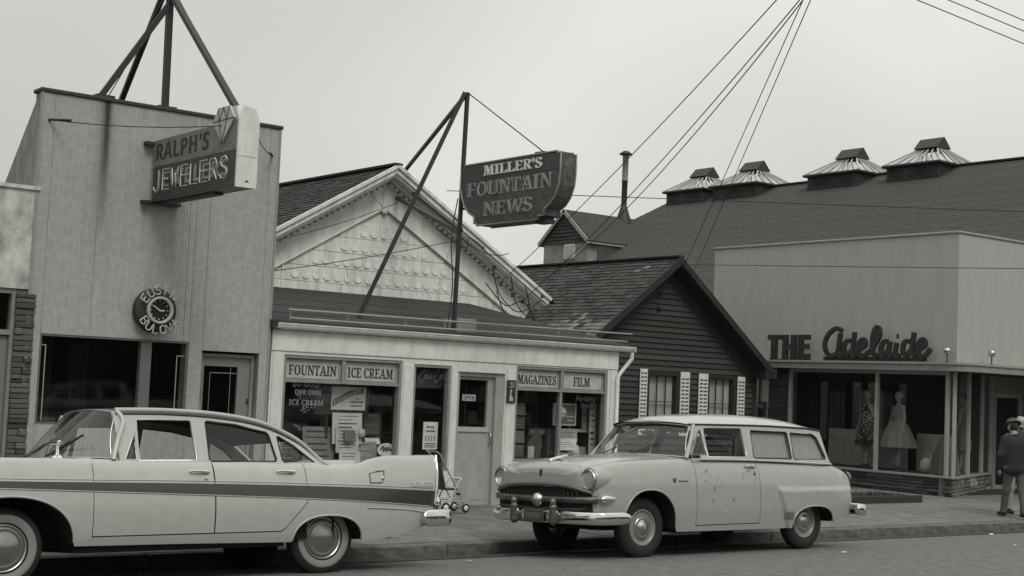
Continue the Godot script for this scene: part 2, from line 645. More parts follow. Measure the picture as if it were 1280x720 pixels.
# ---------------------------------------------------------------- left neighbour
func build_left_neighbour() -> void:
	var t := thing("shop_building", "pale rendered shop front with stone pilaster at the left edge, beside the jeweller's", "building", Vector3(4.0, 0.1, -17.0))
	var b := MB.new()
	b.box(Vector3(0.5, 2.77, -17.3), Vector3(5.94, 3.955, -17.0))
	b.box(Vector3(0.5, 3.955, -17.33), Vector3(5.92, 4.0, -16.97))
	obj("upper_wall", b, M.neigh, t)
	b = MB.new()
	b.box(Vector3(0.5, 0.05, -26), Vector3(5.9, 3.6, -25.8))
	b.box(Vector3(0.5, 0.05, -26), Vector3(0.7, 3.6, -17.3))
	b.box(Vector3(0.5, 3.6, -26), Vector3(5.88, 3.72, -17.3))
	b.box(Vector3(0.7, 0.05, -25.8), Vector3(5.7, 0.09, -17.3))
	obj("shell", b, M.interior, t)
	b = MB.new()
	b.box(Vector3(5.73, 0.05, -17.3), Vector3(5.95, 2.76, -17.02))
	var pil := obj("pilaster", b, M.mortar, t)
	var y := 0.06
	while y < 2.70:
		var h := rng.randf_range(0.045, 0.085)
		var split := rng.randf() < 0.3
		var cuts := [5.725, 5.955]
		if split:
			cuts = [5.725, 5.725 + rng.randf_range(0.08, 0.15), 5.955]
		for k in cuts.size() - 1:
			b = MB.new()
			b.col(lin(rng.randf_range(0.07, 0.19)))
			b.cham(Vector3(cuts[k] + 0.003, y + 0.003, -17.05), Vector3(cuts[k + 1] - 0.003, minf(y + h, 2.76) - 0.003, -16.985 + rng.randf_range(0.0, 0.035)), 0.008)
			obj("stone", b, M.stone, pil)
		y += h
	# window over a door with its light frame
	b = MB.new()
	b.box(Vector3(5.69, 0.1, -17.12), Vector3(5.73, 2.77, -17.03))
	b.box(Vector3(4.6, 2.22, -17.12), Vector3(5.69, 2.28, -17.035))
	b.box(Vector3(4.6, 2.71, -17.12), Vector3(5.69, 2.77, -17.035))
	obj("door_frame", b, M.frame, t)
	pane("transom_window", 4.6, 5.69, 2.28, 2.71, -17.09, t)
	b = MB.new()
	b.cham(Vector3(4.85, 0.1, -17.13), Vector3(5.69, 2.22, -17.08), 0.01)
	b.box(Vector3(4.95, 0.3, -17.08), Vector3(5.6, 1.0, -17.07))
	obj("door", b, mat(0.17, 0.6), t)
	b = MB.new()
	holed(b, 0.5, 4.85, 0.1, 2.77, [R(0.9, 0.7, 4.5, 2.4)], -17.03, -17.2)
	obj("wall", b, M.ralph_plain, t)
	pane("window", 0.9, 4.5, 0.7, 2.4, -17.1, t)


# ---------------------------------------------------------------- the jeweller's
func striated(b: MB, x0: float, x1: float, y0: float, y1: float, z: float, tone: float) -> void:
	var ny := maxi(1, int(ceil((y1 - y0) / 0.16)))
	var x := x0
	var xs := []
	while x < x1 - 0.01:
		var w := rng.randf_range(0.020, 0.042)
		var g := 0.0065
		xs.append([x, 0.0])
		xs.append([minf(x + w - g, x1), 0.0])
		xs.append([minf(x + w - g * 0.7, x1), -0.0026])
		xs.append([minf(x + w - g * 0.15, x1), -0.0026])
		x += w
	xs.append([x1, 0.0])
	for k in xs.size() - 1:
		var t := tone * rng.randf_range(0.955, 1.045)
		for j in ny:
			var ya := lerpf(y0, y1, j / float(ny))
			var yb := lerpf(y0, y1, (j + 1) / float(ny))
			var p := [[xs[k], ya], [xs[k], yb], [xs[k + 1], yb], [xs[k + 1], ya]]
			var v := []
			for q in p:
				v.append(Vector3(q[0][0], q[1], z + q[0][1]))
			for tr in [[0, 1, 2], [0, 2, 3]]:
				for i in tr:
					b.st.set_color(lin(t * stain(v[i].x, v[i].y)))
					b.st.add_vertex(v[i])


# rust and rain marks on the jeweller's front
func stain(x: float, y: float) -> float:
	var s := 1.0
	s -= 0.72 * exp(-pow((x - 6.70) / 0.045, 2.0)) * smoothstep(3.2, 4.9, y)
	s -= 0.30 * exp(-pow((x - 6.66) / 0.10, 2.0)) * smoothstep(2.6, 4.9, y)
	s -= 0.20 * exp(-pow((x - 7.25) / 0.03, 2.0)) * smoothstep(2.9, 4.0, y) * (1.0 if y < 4.0 else 0.0)
	s -= 0.18 * exp(-pow((x - 7.62) / 0.05, 2.0)) * smoothstep(3.0, 4.0, y) * (1.0 if y < 4.0 else 0.0)
	s -= 0.10 * exp(-pow((x - 8.4) / 0.2, 2.0)) * smoothstep(3.8, 5.1, y)
	s -= 0.12 * smoothstep(4.9, 5.15, y) * (0.6 + 0.4 * sin(x * 23.0))
	return s


func build_jeweller() -> void:
	var t := thing("jeweller_shop", "tall grey false-front shop of vertically grooved panels with a clock over its window", "building", Vector3(7.48, 0.1, -17.0))
	var win := R(6.04, 1.18, 7.95, 2.26)
	var door := R(8.14, 0.1, 8.95, 2.16)
	var b := MB.new()
	holed(b, 5.88, 9.09, 0.06, 5.15, [win, door], -17.012, -17.22)
	obj("wall", b, M.ralph_plain, t)
	# grooved panels, butted at their seams
	for s in [[5.88, 6.04], [6.04, 6.645], [6.645, 7.865], [7.865, 7.95], [7.95, 8.14], [8.14, 8.95], [8.95, 9.09]]:
		for r in [[0.06, 1.18], [1.18, 2.16], [2.16, 2.26], [2.26, 5.15]]:
			var c := Vector2((s[0] + s[1]) / 2, (r[0] + r[1]) / 2)
			if win.has_point(c) or door.has_point(c):
				continue
			b = MB.new()
			striated(b, s[0] + 0.002, s[1] - 0.002, r[0] + (0.002 if r[0] != 2.26 else 0.0), r[1], -16.995, 0.41)
			obj("grooved_panel", b, M.ralph, t)
	b = MB.new()
	b.cham(Vector3(5.85, 5.15, -17.25), Vector3(9.12, 5.20, -16.97), 0.01)
	obj("coping", b, M.iron, t)
	b = MB.new()
	b.box(Vector3(5.865, 0.06, -17.03), Vector3(5.90, 5.15, -16.985))
	obj("corner_strip", b, M.concrete_trim, t)
	b = MB.new()
	b.box(Vector3(9.07, 0.06, -17.03), Vector3(9.10, 5.15, -16.985))
	obj("corner_strip", b, M.concrete_trim, t)
	# sloping return of the false front and the body behind
	b = MB.new()
	var xf := Transform3D(Basis(Vector3(0, 0, -1), Vector3.UP, Vector3(1, 0, 0)), Vector3(5.9, 0, -17.22))
	b.prism(PackedVector2Array([Vector2(0, 3.5), Vector2(0, 5.12), Vector2(1.25, 3.92), Vector2(1.25, 3.5)]), 0.1, xf)
	obj("sloping_side_return", b, M.ralph_plain, t)
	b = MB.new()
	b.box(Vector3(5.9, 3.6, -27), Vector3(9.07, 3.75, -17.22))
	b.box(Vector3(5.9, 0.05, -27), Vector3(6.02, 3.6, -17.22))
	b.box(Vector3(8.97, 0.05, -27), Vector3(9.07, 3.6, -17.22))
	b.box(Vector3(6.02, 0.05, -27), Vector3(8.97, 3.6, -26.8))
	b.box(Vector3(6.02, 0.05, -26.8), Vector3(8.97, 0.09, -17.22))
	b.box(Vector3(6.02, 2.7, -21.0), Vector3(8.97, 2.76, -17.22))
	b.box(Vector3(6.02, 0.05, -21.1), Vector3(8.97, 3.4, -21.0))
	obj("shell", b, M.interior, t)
	# show window
	b = MB.new()
	frame_bars(b, 6.04, 7.95, 1.18, 2.26, 0.025, -17.09, -17.005)
	b.box(Vector3(7.33, 1.205, -17.12), Vector3(7.47, 2.235, -17.03))
	obj("window_frame", b, mat(0.13, 0.5), t)
	var p := pane("window", 6.065, 7.33, 1.205, 2.235, -17.06, t)
	b = MB.new()
	b.box(Vector3(6.13, 1.22, -17.057), Vector3(6.142, 2.12, -17.055))
	b.box(Vector3(6.065, 2.12, -17.057), Vector3(6.142, 2.132, -17.055))
	obj("painted_line", b, M.cream, p)
	p = pane("window", 7.47, 7.925, 1.205, 2.235, -17.06, t)
	b = MB.new()
	b.box(Vector3(7.82, 1.22, -17.057), Vector3(7.832, 2.08, -17.055))
	b.box(Vector3(7.832, 2.068, -17.057), Vector3(7.925, 2.08, -17.055))
	obj("painted_line", b, M.cream, p)
	b = MB.new()
	b.box(Vector3(6.04, 1.12, -17.9), Vector3(7.95, 1.18, -17.10))
	for k in 5:
		var x := 6.3 + k * 0.34
		b.cham(Vector3(x, 1.18, -17.7), Vector3(x + 0.16, 1.24 + 0.05 * (k % 3), -17.45), 0.01)
	obj("display_shelf", b, M.interior_mid, t)
	b = MB.new()
	b.box(Vector3(6.55, 1.18, -18.6), Vector3(6.75, 2.3, -18.5))
	b.box(Vector3(7.1, 1.18, -18.9), Vector3(7.35, 2.2, -18.8))
	obj("display_case", b, M.interior_mid, t)
	# door set back a little in its opening
	b = MB.new()
	b.box(Vector3(8.16, 0.1, -17.17), Vector3(8.2, 2.13, -17.08))
	b.box(Vector3(8.89, 0.1, -17.17), Vector3(8.93, 2.13, -17.08))
	b.box(Vector3(8.16, 2.09, -17.17), Vector3(8.93, 2.13, -17.079))
	obj("door_frame", b, M.ralph_plain, t)
	b = MB.new()
	holed(b, 8.2, 8.89, 0.12, 2.09, [R(8.24, 1.2, 8.72, 1.97)], -17.12, -17.16)
	var d := obj("door", b, mat(0.20, 0.5), t)
	b = MB.new()
	b.quad(Vector3(8.24, 1.2, -17.14), Vector3(8.24, 1.97, -17.14), Vector3(8.72, 1.97, -17.14), Vector3(8.72, 1.2, -17.14))
	obj("window", b, M.shop_glass, d)
	b = MB.new()
	b.box(Vector3(8.33, 1.2, -17.137), Vector3(8.337, 1.88, -17.135))
	b.box(Vector3(8.62, 1.2, -17.137), Vector3(8.627, 1.96, -17.135))
	b.box(Vector3(8.33, 1.88, -17.137), Vector3(8.715, 1.89, -17.135))
	obj("painted_line", b, M.frame, d)
	b = MB.new()
	b.lathe([[0.0, 0.0], [0.012, 0.0], [0.012, 0.04], [0.03, 0.05], [0.03, 0.075], [0.0, 0.085]], 10, Transform3D(Basis(Vector3.RIGHT, Vector3.BACK, Vector3.DOWN), Vector3(8.83, 1.08, -17.12)))
	obj("handle", b, M.chrome_dull, d)
	# mail slot and small plate by the door
	b = MB.new()
	b.cham(Vector3(8.86, 1.50, -17.118), Vector3(8.885, 1.56, -17.10), 0.004)
	obj("lock", b, M.iron, d)


func build_clock() -> void:
	var t := thing("wall_clock", "round neon clock with a light rim above the jeweller's window", "clock", Vector3(7.47, 2.62, -17.0))
	var face := Transform3D(Basis(Vector3.RIGHT, Vector3.BACK, Vector3.DOWN), Vector3(7.43, 2.625, -16.99))
	var b := MB.new()
	b.lathe([[0.0, 0.0], [0.265, 0.0], [0.275, 0.03], [0.275, 0.10], [0.26, 0.125], [0.19, 0.13], [0.0, 0.13]], 40, face)
	obj("case", b, M.steel_dark, t)
	var f2 := Transform3D(face.basis, Vector3(7.46, 2.625, -16.86))
	b = MB.new()
	b.lathe([[0.165, 0.0], [0.172, 0.05], [0.158, 0.06], [0.138, 0.052], [0.135, 0.02]], 40, f2)
	obj("rim", b, M.panel, t)
	b = MB.new()
	b.lathe([[0.15, 0.005], [0.0, 0.008]], 40, f2)
	obj("dial", b, M.black, t)
	for k in 12:
		b = MB.new()
		var a := k * TAU / 12.0
		var c := Vector3(7.46 + sin(a) * 0.112, 2.625 + cos(a) * 0.112, -16.849)
		b.lathe([[0.011, 0.0], [0.009, 0.004], [0.0, 0.005]], 8, Transform3D(face.basis, c))
		obj("hour_mark", b, M.panel, t)
	b = MB.new()
	b.bar(Vector3(7.47, 2.62, -16.842), Vector3(7.37, 2.685, -16.842), 0.012, 0.004, Vector3.BACK)
	obj("minute_hand", b, M.white, t)
	b = MB.new()
	b.bar(Vector3(7.455, 2.62, -16.845), Vector3(7.53, 2.625, -16.845), 0.014, 0.004, Vector3.BACK)
	obj("hour_hand", b, M.white, t)
	# neon words bent round the rim
	for w in [["EUSTIN", 56.0, -56.0, 1.0], ["BULOVA", -145.0, -35.0, -1.0]]:
		for k in 6:
			var b2 := MB.new()
			var a := deg_to_rad(lerpf(w[1], w[2], k / 5.0)) if w[3] > 0 else deg_to_rad(lerpf(w[1], w[2], k / 5.0))
			var up := Vector3(-sin(a), cos(a), 0) if w[3] > 0 else Vector3(-cos(a), -sin(a), 0)
			var c := Vector3(7.455, 2.625, -16.80) + (up * 0.20 if w[3] > 0 else Vector3(cos(a), sin(a), 0) * 0.295)
			var right := Vector3(up.y, -up.x, 0)
			for s in STROKES[w[0][k]]:
				var pts := []
				for q in range(0, s.size(), 2):
					pts.append(c + right * (s[q] - 0.3) * 0.125 + up * s[q + 1] * 0.105)
				b2.tube(pts, 0.0085, 5)
			obj("neon_letter", b2, M.neon, t)


func build_jeweller_sign() -> void:
	var t := thing("projecting_sign", "box sign with a diamond at its white outer end, projecting from the grooved front", "sign", Vector3(7.42, 4.0, -16.9))
	var x0 := 7.30
	var x1 := 7.55
	var b := MB.new()
	b.box(Vector3(x0, 3.98, -16.90), Vector3(x1, 4.74, -14.66))
	obj("case", b, mat(0.16, 0.6, null), t)
	var side := facing(Vector3.BACK, Vector3(x0, 0, -16.90))
	for s in [0, 1]:
		var fx := x0 if s == 0 else x1
		var o := 0.012 if s == 0 else -0.012
		b = MB.new()
		b.box(Vector3(minf(fx, fx - o), 4.40, -16.89), Vector3(maxf(fx, fx - o), 4.735, -14.665))
		obj("upper_panel", b, mat(0.19, 0.5, noise_tex(31, 0.02, 4, 0.8, 1.0, 128), Vector3.ONE), t)
		b = MB.new()
		b.box(Vector3(minf(fx, fx - o), 3.99, -16.89), Vector3(maxf(fx, fx - o), 4.395, -14.665))
		obj("lower_panel", b, mat(0.055, 0.5, noise_tex(32, 0.02, 4, 0.7, 1.0, 128), Vector3.ONE), t)
	letters("lettering", "RALPH'S", false, 1.46, 0.215, 0.003, facing(Vector3.BACK, Vector3(x0 - 0.0122, 4.47, -16.82)), M.letter_dark, t)
	letters("lettering", "RALPH'S", false, 1.46, 0.205, 0.012, facing(Vector3.FORWARD, Vector3(x1 + 0.012, 4.47, -15.0)), M.letter_dark, t)
	letters("lettering", "JEWELERS", false, 2.0, 0.25, 0.003, facing(Vector3.BACK, Vector3(x0 - 0.0122, 4.07, -16.82)), mat(0.24, 0.6), t)
	letters("lettering", "JEWELERS", false, 2.0, 0.25, 0.008, facing(Vector3.FORWARD, Vector3(x1 + 0.012, 4.07, -14.80)), mat(0.17, 0.6), t)
	neon("neon_letter", "JEWELERS", 2.0, 0.25, 0.009, facing(Vector3.BACK, Vector3(x0 - 0.045, 4.085, -16.78)), M.neon, t)
	neon("neon_letter", "JEWELERS", 2.0, 0.25, 0.010, facing(Vector3.FORWARD, Vector3(x1 + 0.06, 4.085, -14.80)), M.neon, t)
	# white end with the cut-gem outline
	b = MB.new()
	var fz := Transform3D(Basis(), Vector3(0, 0, -14.665))
	b.prism(PackedVector2Array([Vector2(x0 - 0.004, 3.975), Vector2(x1 + 0.004, 3.975), Vector2(x1 + 0.004, 4.76), Vector2(x1 - 0.05, 4.88), Vector2(x0 + 0.05, 4.90), Vector2(x0 - 0.004, 4.76)]), 0.03, fz)
	b.box(Vector3(x0 - 0.006, 4.33, -14.634), Vector3(x1 + 0.006, 4.335, -14.63))
	obj("end_panel", b, M.white, t)
	b = MB.new()
	b.prism(PackedVector2Array([Vector2(-0.03, 4.035), Vector2(0.03, 4.035), Vector2(0.0, 4.06)]), 0.004, Transform3D(Basis(), Vector3(7.43, 0, -14.635)))
	obj("end_mark", b, M.letter_dark, t)
	for s in [0, 1]:
		var gx := x0 - 0.035 if s == 0 else x1 + 0.035
		var gd := Vector3.BACK if s == 0 else Vector3.FORWARD
		var sg := 1.0 if s == 0 else -1.0
		b = MB.new()
		var gem := PackedVector2Array([Vector2(-0.26, 0.0), Vector2(-0.13, 0.15), Vector2(0.15, 0.15), Vector2(0.28, 0.0), Vector2(0.0, -0.27)])
		b.prism(gem, 0.03, facing(gd, Vector3(gx + 0.03 * sg, 4.765, -14.985)))
		var g := obj("gem", b, M.panel, t)
		b = MB.new()
		var gf := facing(gd, Vector3(gx - 0.003 * sg, 4.765, -14.985))
		for e in [[-0.26, 0, 0.28, 0], [-0.13, 0.15, -0.09, 0], [0.15, 0.15, 0.10, 0], [-0.09, 0, 0, -0.27], [0.10, 0, 0, -0.27], [-0.09, 0, 0.01, 0.15], [0.10, 0, 0.01, 0.15]]:
			b.bar(gf * Vector3(e[0], e[1], 0), gf * Vector3(e[2], e[3], 0), 0.008, 0.006, Vector3.RIGHT)
		obj("facet_line", b, M.iron, g)
	b = MB.new()
	b.prism(PackedVector2Array([Vector2(0, 4.74), Vector2(0.28, 4.74), Vector2(0.22, 4.91), Vector2(0.06, 4.91)]), x1 - x0 - 0.02, Transform3D(Basis(Vector3(0, 0, 1), Vector3.UP, Vector3(1, 0, 0)), Vector3(x0 + 0.01, 0, -14.95)))
	obj("end_cap", b, M.white, t)
	b = MB.new()
	b.box(Vector3(7.18, 3.945, -17.0), Vector3(7.68, 3.985, -16.88))
	b.box(Vector3(7.36, 3.945, -16.88), Vector3(7.48, 3.975, -15.3))
	b.box(Vector3(7.18, 4.68, -17.0), Vector3(7.32, 4.72, -16.88))
	obj("bracket", b, M.steel_dark, t)


func build_jeweller_mast() -> void:
	var t := thing("rooftop_mast", "tripod of dark steel bars on the false-front parapet holding the box sign", "mast", Vector3(7.45, 5.2, -17.1))
	var apex := Vector3(7.46, 6.72, -17.1)
	var b := MB.new()
	b.bar(Vector3(7.48, 5.2, -17.1), apex, 0.075, 0.075)
	obj("mast", b, M.steel_dark, t)
	b = MB.new()
	b.bar(Vector3(6.63, 5.22, -17.1), apex + Vector3(0.03, -0.10, 0.04), 0.07, 0.05, Vector3.BACK)
	obj("brace", b, M.steel_dark, t)
	b = MB.new()
	b.bar(Vector3(7.62, 3.76, -20.6), apex + Vector3(-0.06, 0.0, -0.04), 0.07, 0.05)
	obj("brace", b, M.steel_dark, t)
	b = MB.new()
	b.bar(apex + Vector3(0, -0.05, 0.04), Vector3(7.43, 4.89, -14.95), 0.075, 0.055)
	obj("sign_strut", b, M.steel_dark, t)
	b = MB.new()
	b.box(Vector3(6.55, 5.2, -17.2), Vector3(6.78, 5.235, -17.0))
	b.box(Vector3(7.36, 5.2, -17.2), Vector3(7.6, 5.22, -17.0))
	obj("base_plate", b, M.steel_dark, t)
	var k := 0
	for e in [[apex + Vector3(-0.05, -0.02, 0), Vector3(6.72, 5.23, -17.08)], [apex + Vector3(0.06, 0, 0), Vector3(7.5, 4.80, -14.85)]]:
		b = MB.new()
		b.tube(wire_pts(e[0], e[1], 0.03, 8), 0.007, 5)
		obj("stay_wire", b, M.wire, t)
		k += 1
	# the two guys that keep the sign square to the wall
	for e in [[Vector3(5.97, 4.82, -16.99), Vector3(7.30, 4.70, -14.95), "thin guy wire from the wall's left edge to the box sign"], [Vector3(8.98, 4.78, -16.99), Vector3(7.55, 4.66, -14.75), "thin guy wire from the grooved wall's right side to the sign's white end"]]:
		b = MB.new()
		b.tube(wire_pts(e[0], e[1], 0.05, 10), 0.006, 5)
		b.tube([e[0], e[0].lerp(e[1], 0.13)], 0.016, 6)
		tag(obj("guy_wire", b, M.wire), e[2], "wire", "guys of the box sign")


# ---------------------------------------------------------------- the fountain and news shop
func build_news_shop() -> void:
	var t := thing("news_shop", "low white shop front with three windows and a door under a flat tarred roof", "building", Vector3(12.2, 0.1, -17.0))
	var wl := R(9.33, 0.62, 11.21, 2.17)
	var wm := R(11.41, 0.62, 12.06, 2.135)
	var dr := R(12.18, 0.1, 13.04, 2.06)
	var wr := R(13.25, 0.76, 15.07, 2.19)
	var b := MB.new()
	holed(b, 9.13, 15.27, 0.06, 2.55, [wl, wm, dr, wr], -17.0, -17.14)
	obj("front_wall", b, M.white, t)
	# casing boards and the seams of the fascia
	for x in [9.16, 15.13]:
		b = MB.new()
		b.cham(Vector3(x, 0.1, -17.0), Vector3(x + 0.12, 2.2, -16.985), 0.004)
		obj("post_casing", b, M.white, t)
	for x in [11.23, 12.075, 13.07]:
		b = MB.new()
		b.cham(Vector3(x, 0.1, -17.0), Vector3(x + [0.16, 0.09, 0.15][[11.23, 12.075, 13.07].find(x)], 2.12, -16.985), 0.004)
		obj("post_casing", b, M.white, t)
	for r in [[9.13, 11.33], [11.334, 13.35], [13.354, 15.27]]:
		b = MB.new()
		b.cham(Vector3(r[0], 2.215, -17.0), Vector3(r[1], 2.49, -16.982), 0.003)
		obj("fascia_board", b, M.white, t)
	# side and back walls, floor, ceiling
	b = MB.new()
	b.box(Vector3(9.13, 0.05, -21.3), Vector3(9.23, 2.55, -17.14))
	b.box(Vector3(15.17, 0.05, -21.3), Vector3(15.27, 2.62, -17.14))
	b.prism(PackedVector2Array([Vector2(0, 2.55), Vector2(4.16, 2.55), Vector2(4.16, 3.30), Vector2(0, 2.62)]), 0.1, Transform3D(Basis(Vector3.FORWARD, Vector3.UP, Vector3.RIGHT), Vector3(15.17, 0, -17.14)))
	obj("side_wall", b, M.white, t)
	b = MB.new()
	b.box(Vector3(9.23, 0.05, -21.2), Vector3(15.17, 2.5, -21.1))
	b.box(Vector3(9.23, 0.05, -21.2), Vector3(15.17, 0.1, -17.14))
	b.box(Vector3(9.23, 2.42, -21.2), Vector3(15.17, 2.5, -17.14))
	b.box(Vector3(9.23, 0.1, -21.1), Vector3(9.26, 2.42, -17.14))
	b.box(Vector3(15.14, 0.1, -21.1), Vector3(15.17, 2.42, -17.14))
	b.box(Vector3(12.1, 0.1, -21.1), Vector3(12.14, 2.42, -18.6))
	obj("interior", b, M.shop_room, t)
	# tarred roof rising to the gable
	b = MB.new()
	b.quad(Vector3(9.10, 2.60, -16.95), Vector3(9.10, 3.36, -21.3), Vector3(15.42, 3.36, -21.3), Vector3(15.50, 2.60, -16.95))
	b.quad(Vector3(9.10, 2.55, -16.95), Vector3(9.10, 2.60, -16.95), Vector3(15.50, 2.60, -16.95), Vector3(15.50, 2.55, -16.95))
	b.quad(Vector3(15.50, 2.55, -16.95), Vector3(15.50, 2.60, -16.95), Vector3(15.42, 3.36, -21.3), Vector3(15.42, 3.28, -21.3))
	for z in [-17.9, -18.8, -19.7]:
		var y: float = 2.60 + (-16.95 - z) * 0.1747
		b.quad(Vector3(9.12, y + 0.006, z), Vector3(9.12, y + 0.012, z - 0.04), Vector3(15.44, y + 0.012, z - 0.04), Vector3(15.46, y + 0.006, z))
	obj("roof", b, M.tar, t)
	# gutter: a half-round white trough, and the drip edge above
	b = MB.new().smooth(1)
	var rows := []
	for x in [9.14, 15.53]:
		var row := PackedVector3Array()
		for k in 9:
			var a := PI + PI * k / 8.0
			row.append(Vector3(x, 2.575 + 0.062 * sin(a) * 1.25, -16.93 + 0.062 * -cos(a) * -1.0))
		rows.append(row)
	b.grid(rows)
	b.flat()
	b.box(Vector3(9.14, 2.565, -16.872), Vector3(15.53, 2.582, -16.86))
	b.box(Vector3(15.52, 2.50, -16.99), Vector3(15.53, 2.58, -16.865))
	obj("gutter", b, M.white, t)
	b = MB.new()
	b.tube([Vector3(15.50, 2.50, -16.93), Vector3(15.50, 2.40, -16.93), Vector3(15.30, 2.18, -16.95), Vector3(15.24, 2.10, -16.955), Vector3(15.24, 0.12, -16.955), Vector3(15.24, 0.08, -16.85)], 0.032, 8)
	obj("downspout", b, M.white, t)
	b = MB.new()
	b.tube([Vector3(9.35, 2.77, -17.0), Vector3(12.4, 2.775, -17.0), Vector3(15.55, 2.79, -17.0)], 0.016, 6)
	b.tube([Vector3(9.35, 2.655, -16.96), Vector3(15.42, 2.665, -16.96)], 0.015, 6)
	for x in [9.36, 10.25, 11.2, 12.2, 13.1, 14.0, 14.75]:
		b.tube([Vector3(x, 2.60, -17.0), Vector3(x + 0.03, 2.70, -17.0), Vector3(x, 2.77, -17.0)], 0.008, 5)
	obj("pipe_rail", b, M.concrete_trim, t)
	b = MB.new()
	b.box(Vector3(9.08, 2.50, -17.05), Vector3(9.2, 2.62, -16.9))
	obj("gutter_end", b, M.iron, t)
	# window joinery
	var wid := 0
	for w in [wl, wm, wr]:
		b = MB.new()
		var x0: float = w.position.x
		var x1: float = w.end.x
		var y0: float = w.position.y
		var y1: float = w.end.y
		frame_bars(b, x0, x1, y0, y1, 0.04, -17.11, -17.012)
		if wid != 1:
			b.box(Vector3((x0 + x1) / 2 - 0.03, y1 - 0.36, -17.11), Vector3((x0 + x1) / 2 + 0.03, y1 - 0.04, -17.02))
			b.box(Vector3(x0 + 0.04, y1 - 0.365, -17.11), Vector3((x0 + x1) / 2 - 0.03, y1 - 0.33, -17.02))
			b.box(Vector3((x0 + x1) / 2 + 0.03, y1 - 0.365, -17.11), Vector3(x1 - 0.04, y1 - 0.33, -17.02))
		if wid == 2:
			b.box(Vector3(14.13, y0 + 0.04, -17.10), Vector3(14.18, y1 - 0.365, -17.03))
		obj("window_frame", b, M.frame, t)
		pane("window", x0 + 0.04, x1 - 0.04, y0 + 0.04, y1 - (0.36 if wid != 1 else 0.04), -17.085, t)
		wid += 1
	for q in [[9.37, 10.24, "FOUNTAIN", 9.44, 0.74], [10.30, 11.17, "ICE CREAM", 10.36, 0.74], [13.29, 14.13, "MAGAZINES", 13.33, 0.74], [14.19, 15.03, "FILM", 14.42, 0.34]]:
		var top: float = 2.13 if q[0] < 12.0 else 2.15
		b = MB.new()
		b.box(Vector3(q[0], top - 0.29, -17.09), Vector3(q[1], top, -17.07))
		var tp := obj("transom_panel", b, M.panel, t)
		b = MB.new()
		frame_bars(b, q[0] + 0.02, q[1] - 0.02, top - 0.275, top - 0.015, 0.012, -17.075, -17.062)
		obj("moulding", b, M.frame, tp)
		letters("lettering", q[2], true, q[4], 0.135, 0.006, Transform3D(Basis(), Vector3(q[3], top - 0.225, -17.07)), M.letter_dark, tp)
	# door
	b = MB.new()
	b.box(Vector3(12.18, 0.1, -17.14), Vector3(12.23, 2.06, -17.02))
	b.box(Vector3(12.90, 0.1, -17.2), Vector3(13.04, 2.06, -17.04))
	b.box(Vector3(12.23, 2.0, -17.2), Vector3(12.90, 2.06, -17.05))
	obj("door_frame", b, M.cream, t)
	b = MB.new()
	holed(b, 12.23, 12.90, 0.12, 2.0, [R(12.27, 1.26, 12.80, 1.95)], -17.10, -17.15)
	var d := obj("door", b, M.cream, t)
	b = MB.new()
	b.box(Vector3(12.23, 1.19, -17.10), Vector3(12.82, 1.255, -17.08))
	obj("sill", b, M.panel, d)
	b = MB.new()
	b.box(Vector3(12.27, 0.2, -17.10), Vector3(12.80, 1.14, -17.094))
	obj("kick_panel", b, M.cream, d)
	b = MB.new()
	b.quad(Vector3(12.27, 1.26, -17.13), Vector3(12.27, 1.95, -17.13), Vector3(12.80, 1.95, -17.13), Vector3(12.80, 1.26, -17.13))
	obj("window", b, M.shop_glass, d)
	b = MB.new()
	b.tube([Vector3(12.85, 1.0, -17.10), Vector3(12.85, 1.0, -17.05), Vector3(12.85, 1.18, -17.05), Vector3(12.85, 1.18, -17.10)], 0.01, 6)
	obj("handle", b, M.chrome_dull, d)
	b = MB.new()
	b.box(Vector3(12.15, 0.06, -17.3), Vector3(13.06, 0.115, -16.93))
	obj("threshold", b, M.pave, t)
	# sign boards and notices
	b = MB.new()
	b.cham(Vector3(12.36, 1.64, -17.126), Vector3(12.60, 1.73, -17.122), 0.001)
	var o := obj("hanging_sign", b, M.panel)
	tag(o, "small white notice reading OPEN behind the shop door glass", "sign")
	letters("lettering", "OPEN", false, 0.20, 0.06, 0.003, Transform3D(Basis(), Vector3(12.38, 1.655, -17.1225)), M.letter_dark, o)
	b = MB.new()
	b.cham(Vector3(13.06, 1.63, -16.984), Vector3(13.22, 1.97, -16.962), 0.005)
	o = obj("wall_sign", b, M.steel_dark)
	tag(o, "narrow dark framed sign with white figures on the post right of the door", "sign")
	letters("lettering", "25", true, 0.08, 0.08, 0.003, Transform3D(Basis(), Vector3(13.10, 1.86, -16.962)), M.panel, o)
	b = MB.new()
	b.prism(PackedVector2Array([Vector2(0, 0), Vector2(0.07, 0), Vector2(0.07, 0.05), Vector2(0.03, 0.09), Vector2(0.05, 0.16), Vector2(0.02, 0.18), Vector2(0.01, 0.1)]), 0.003, Transform3D(Basis(), Vector3(13.10, 1.66, -16.962)))
	obj("figure", b, M.panel, o)
	build_window_display(t)


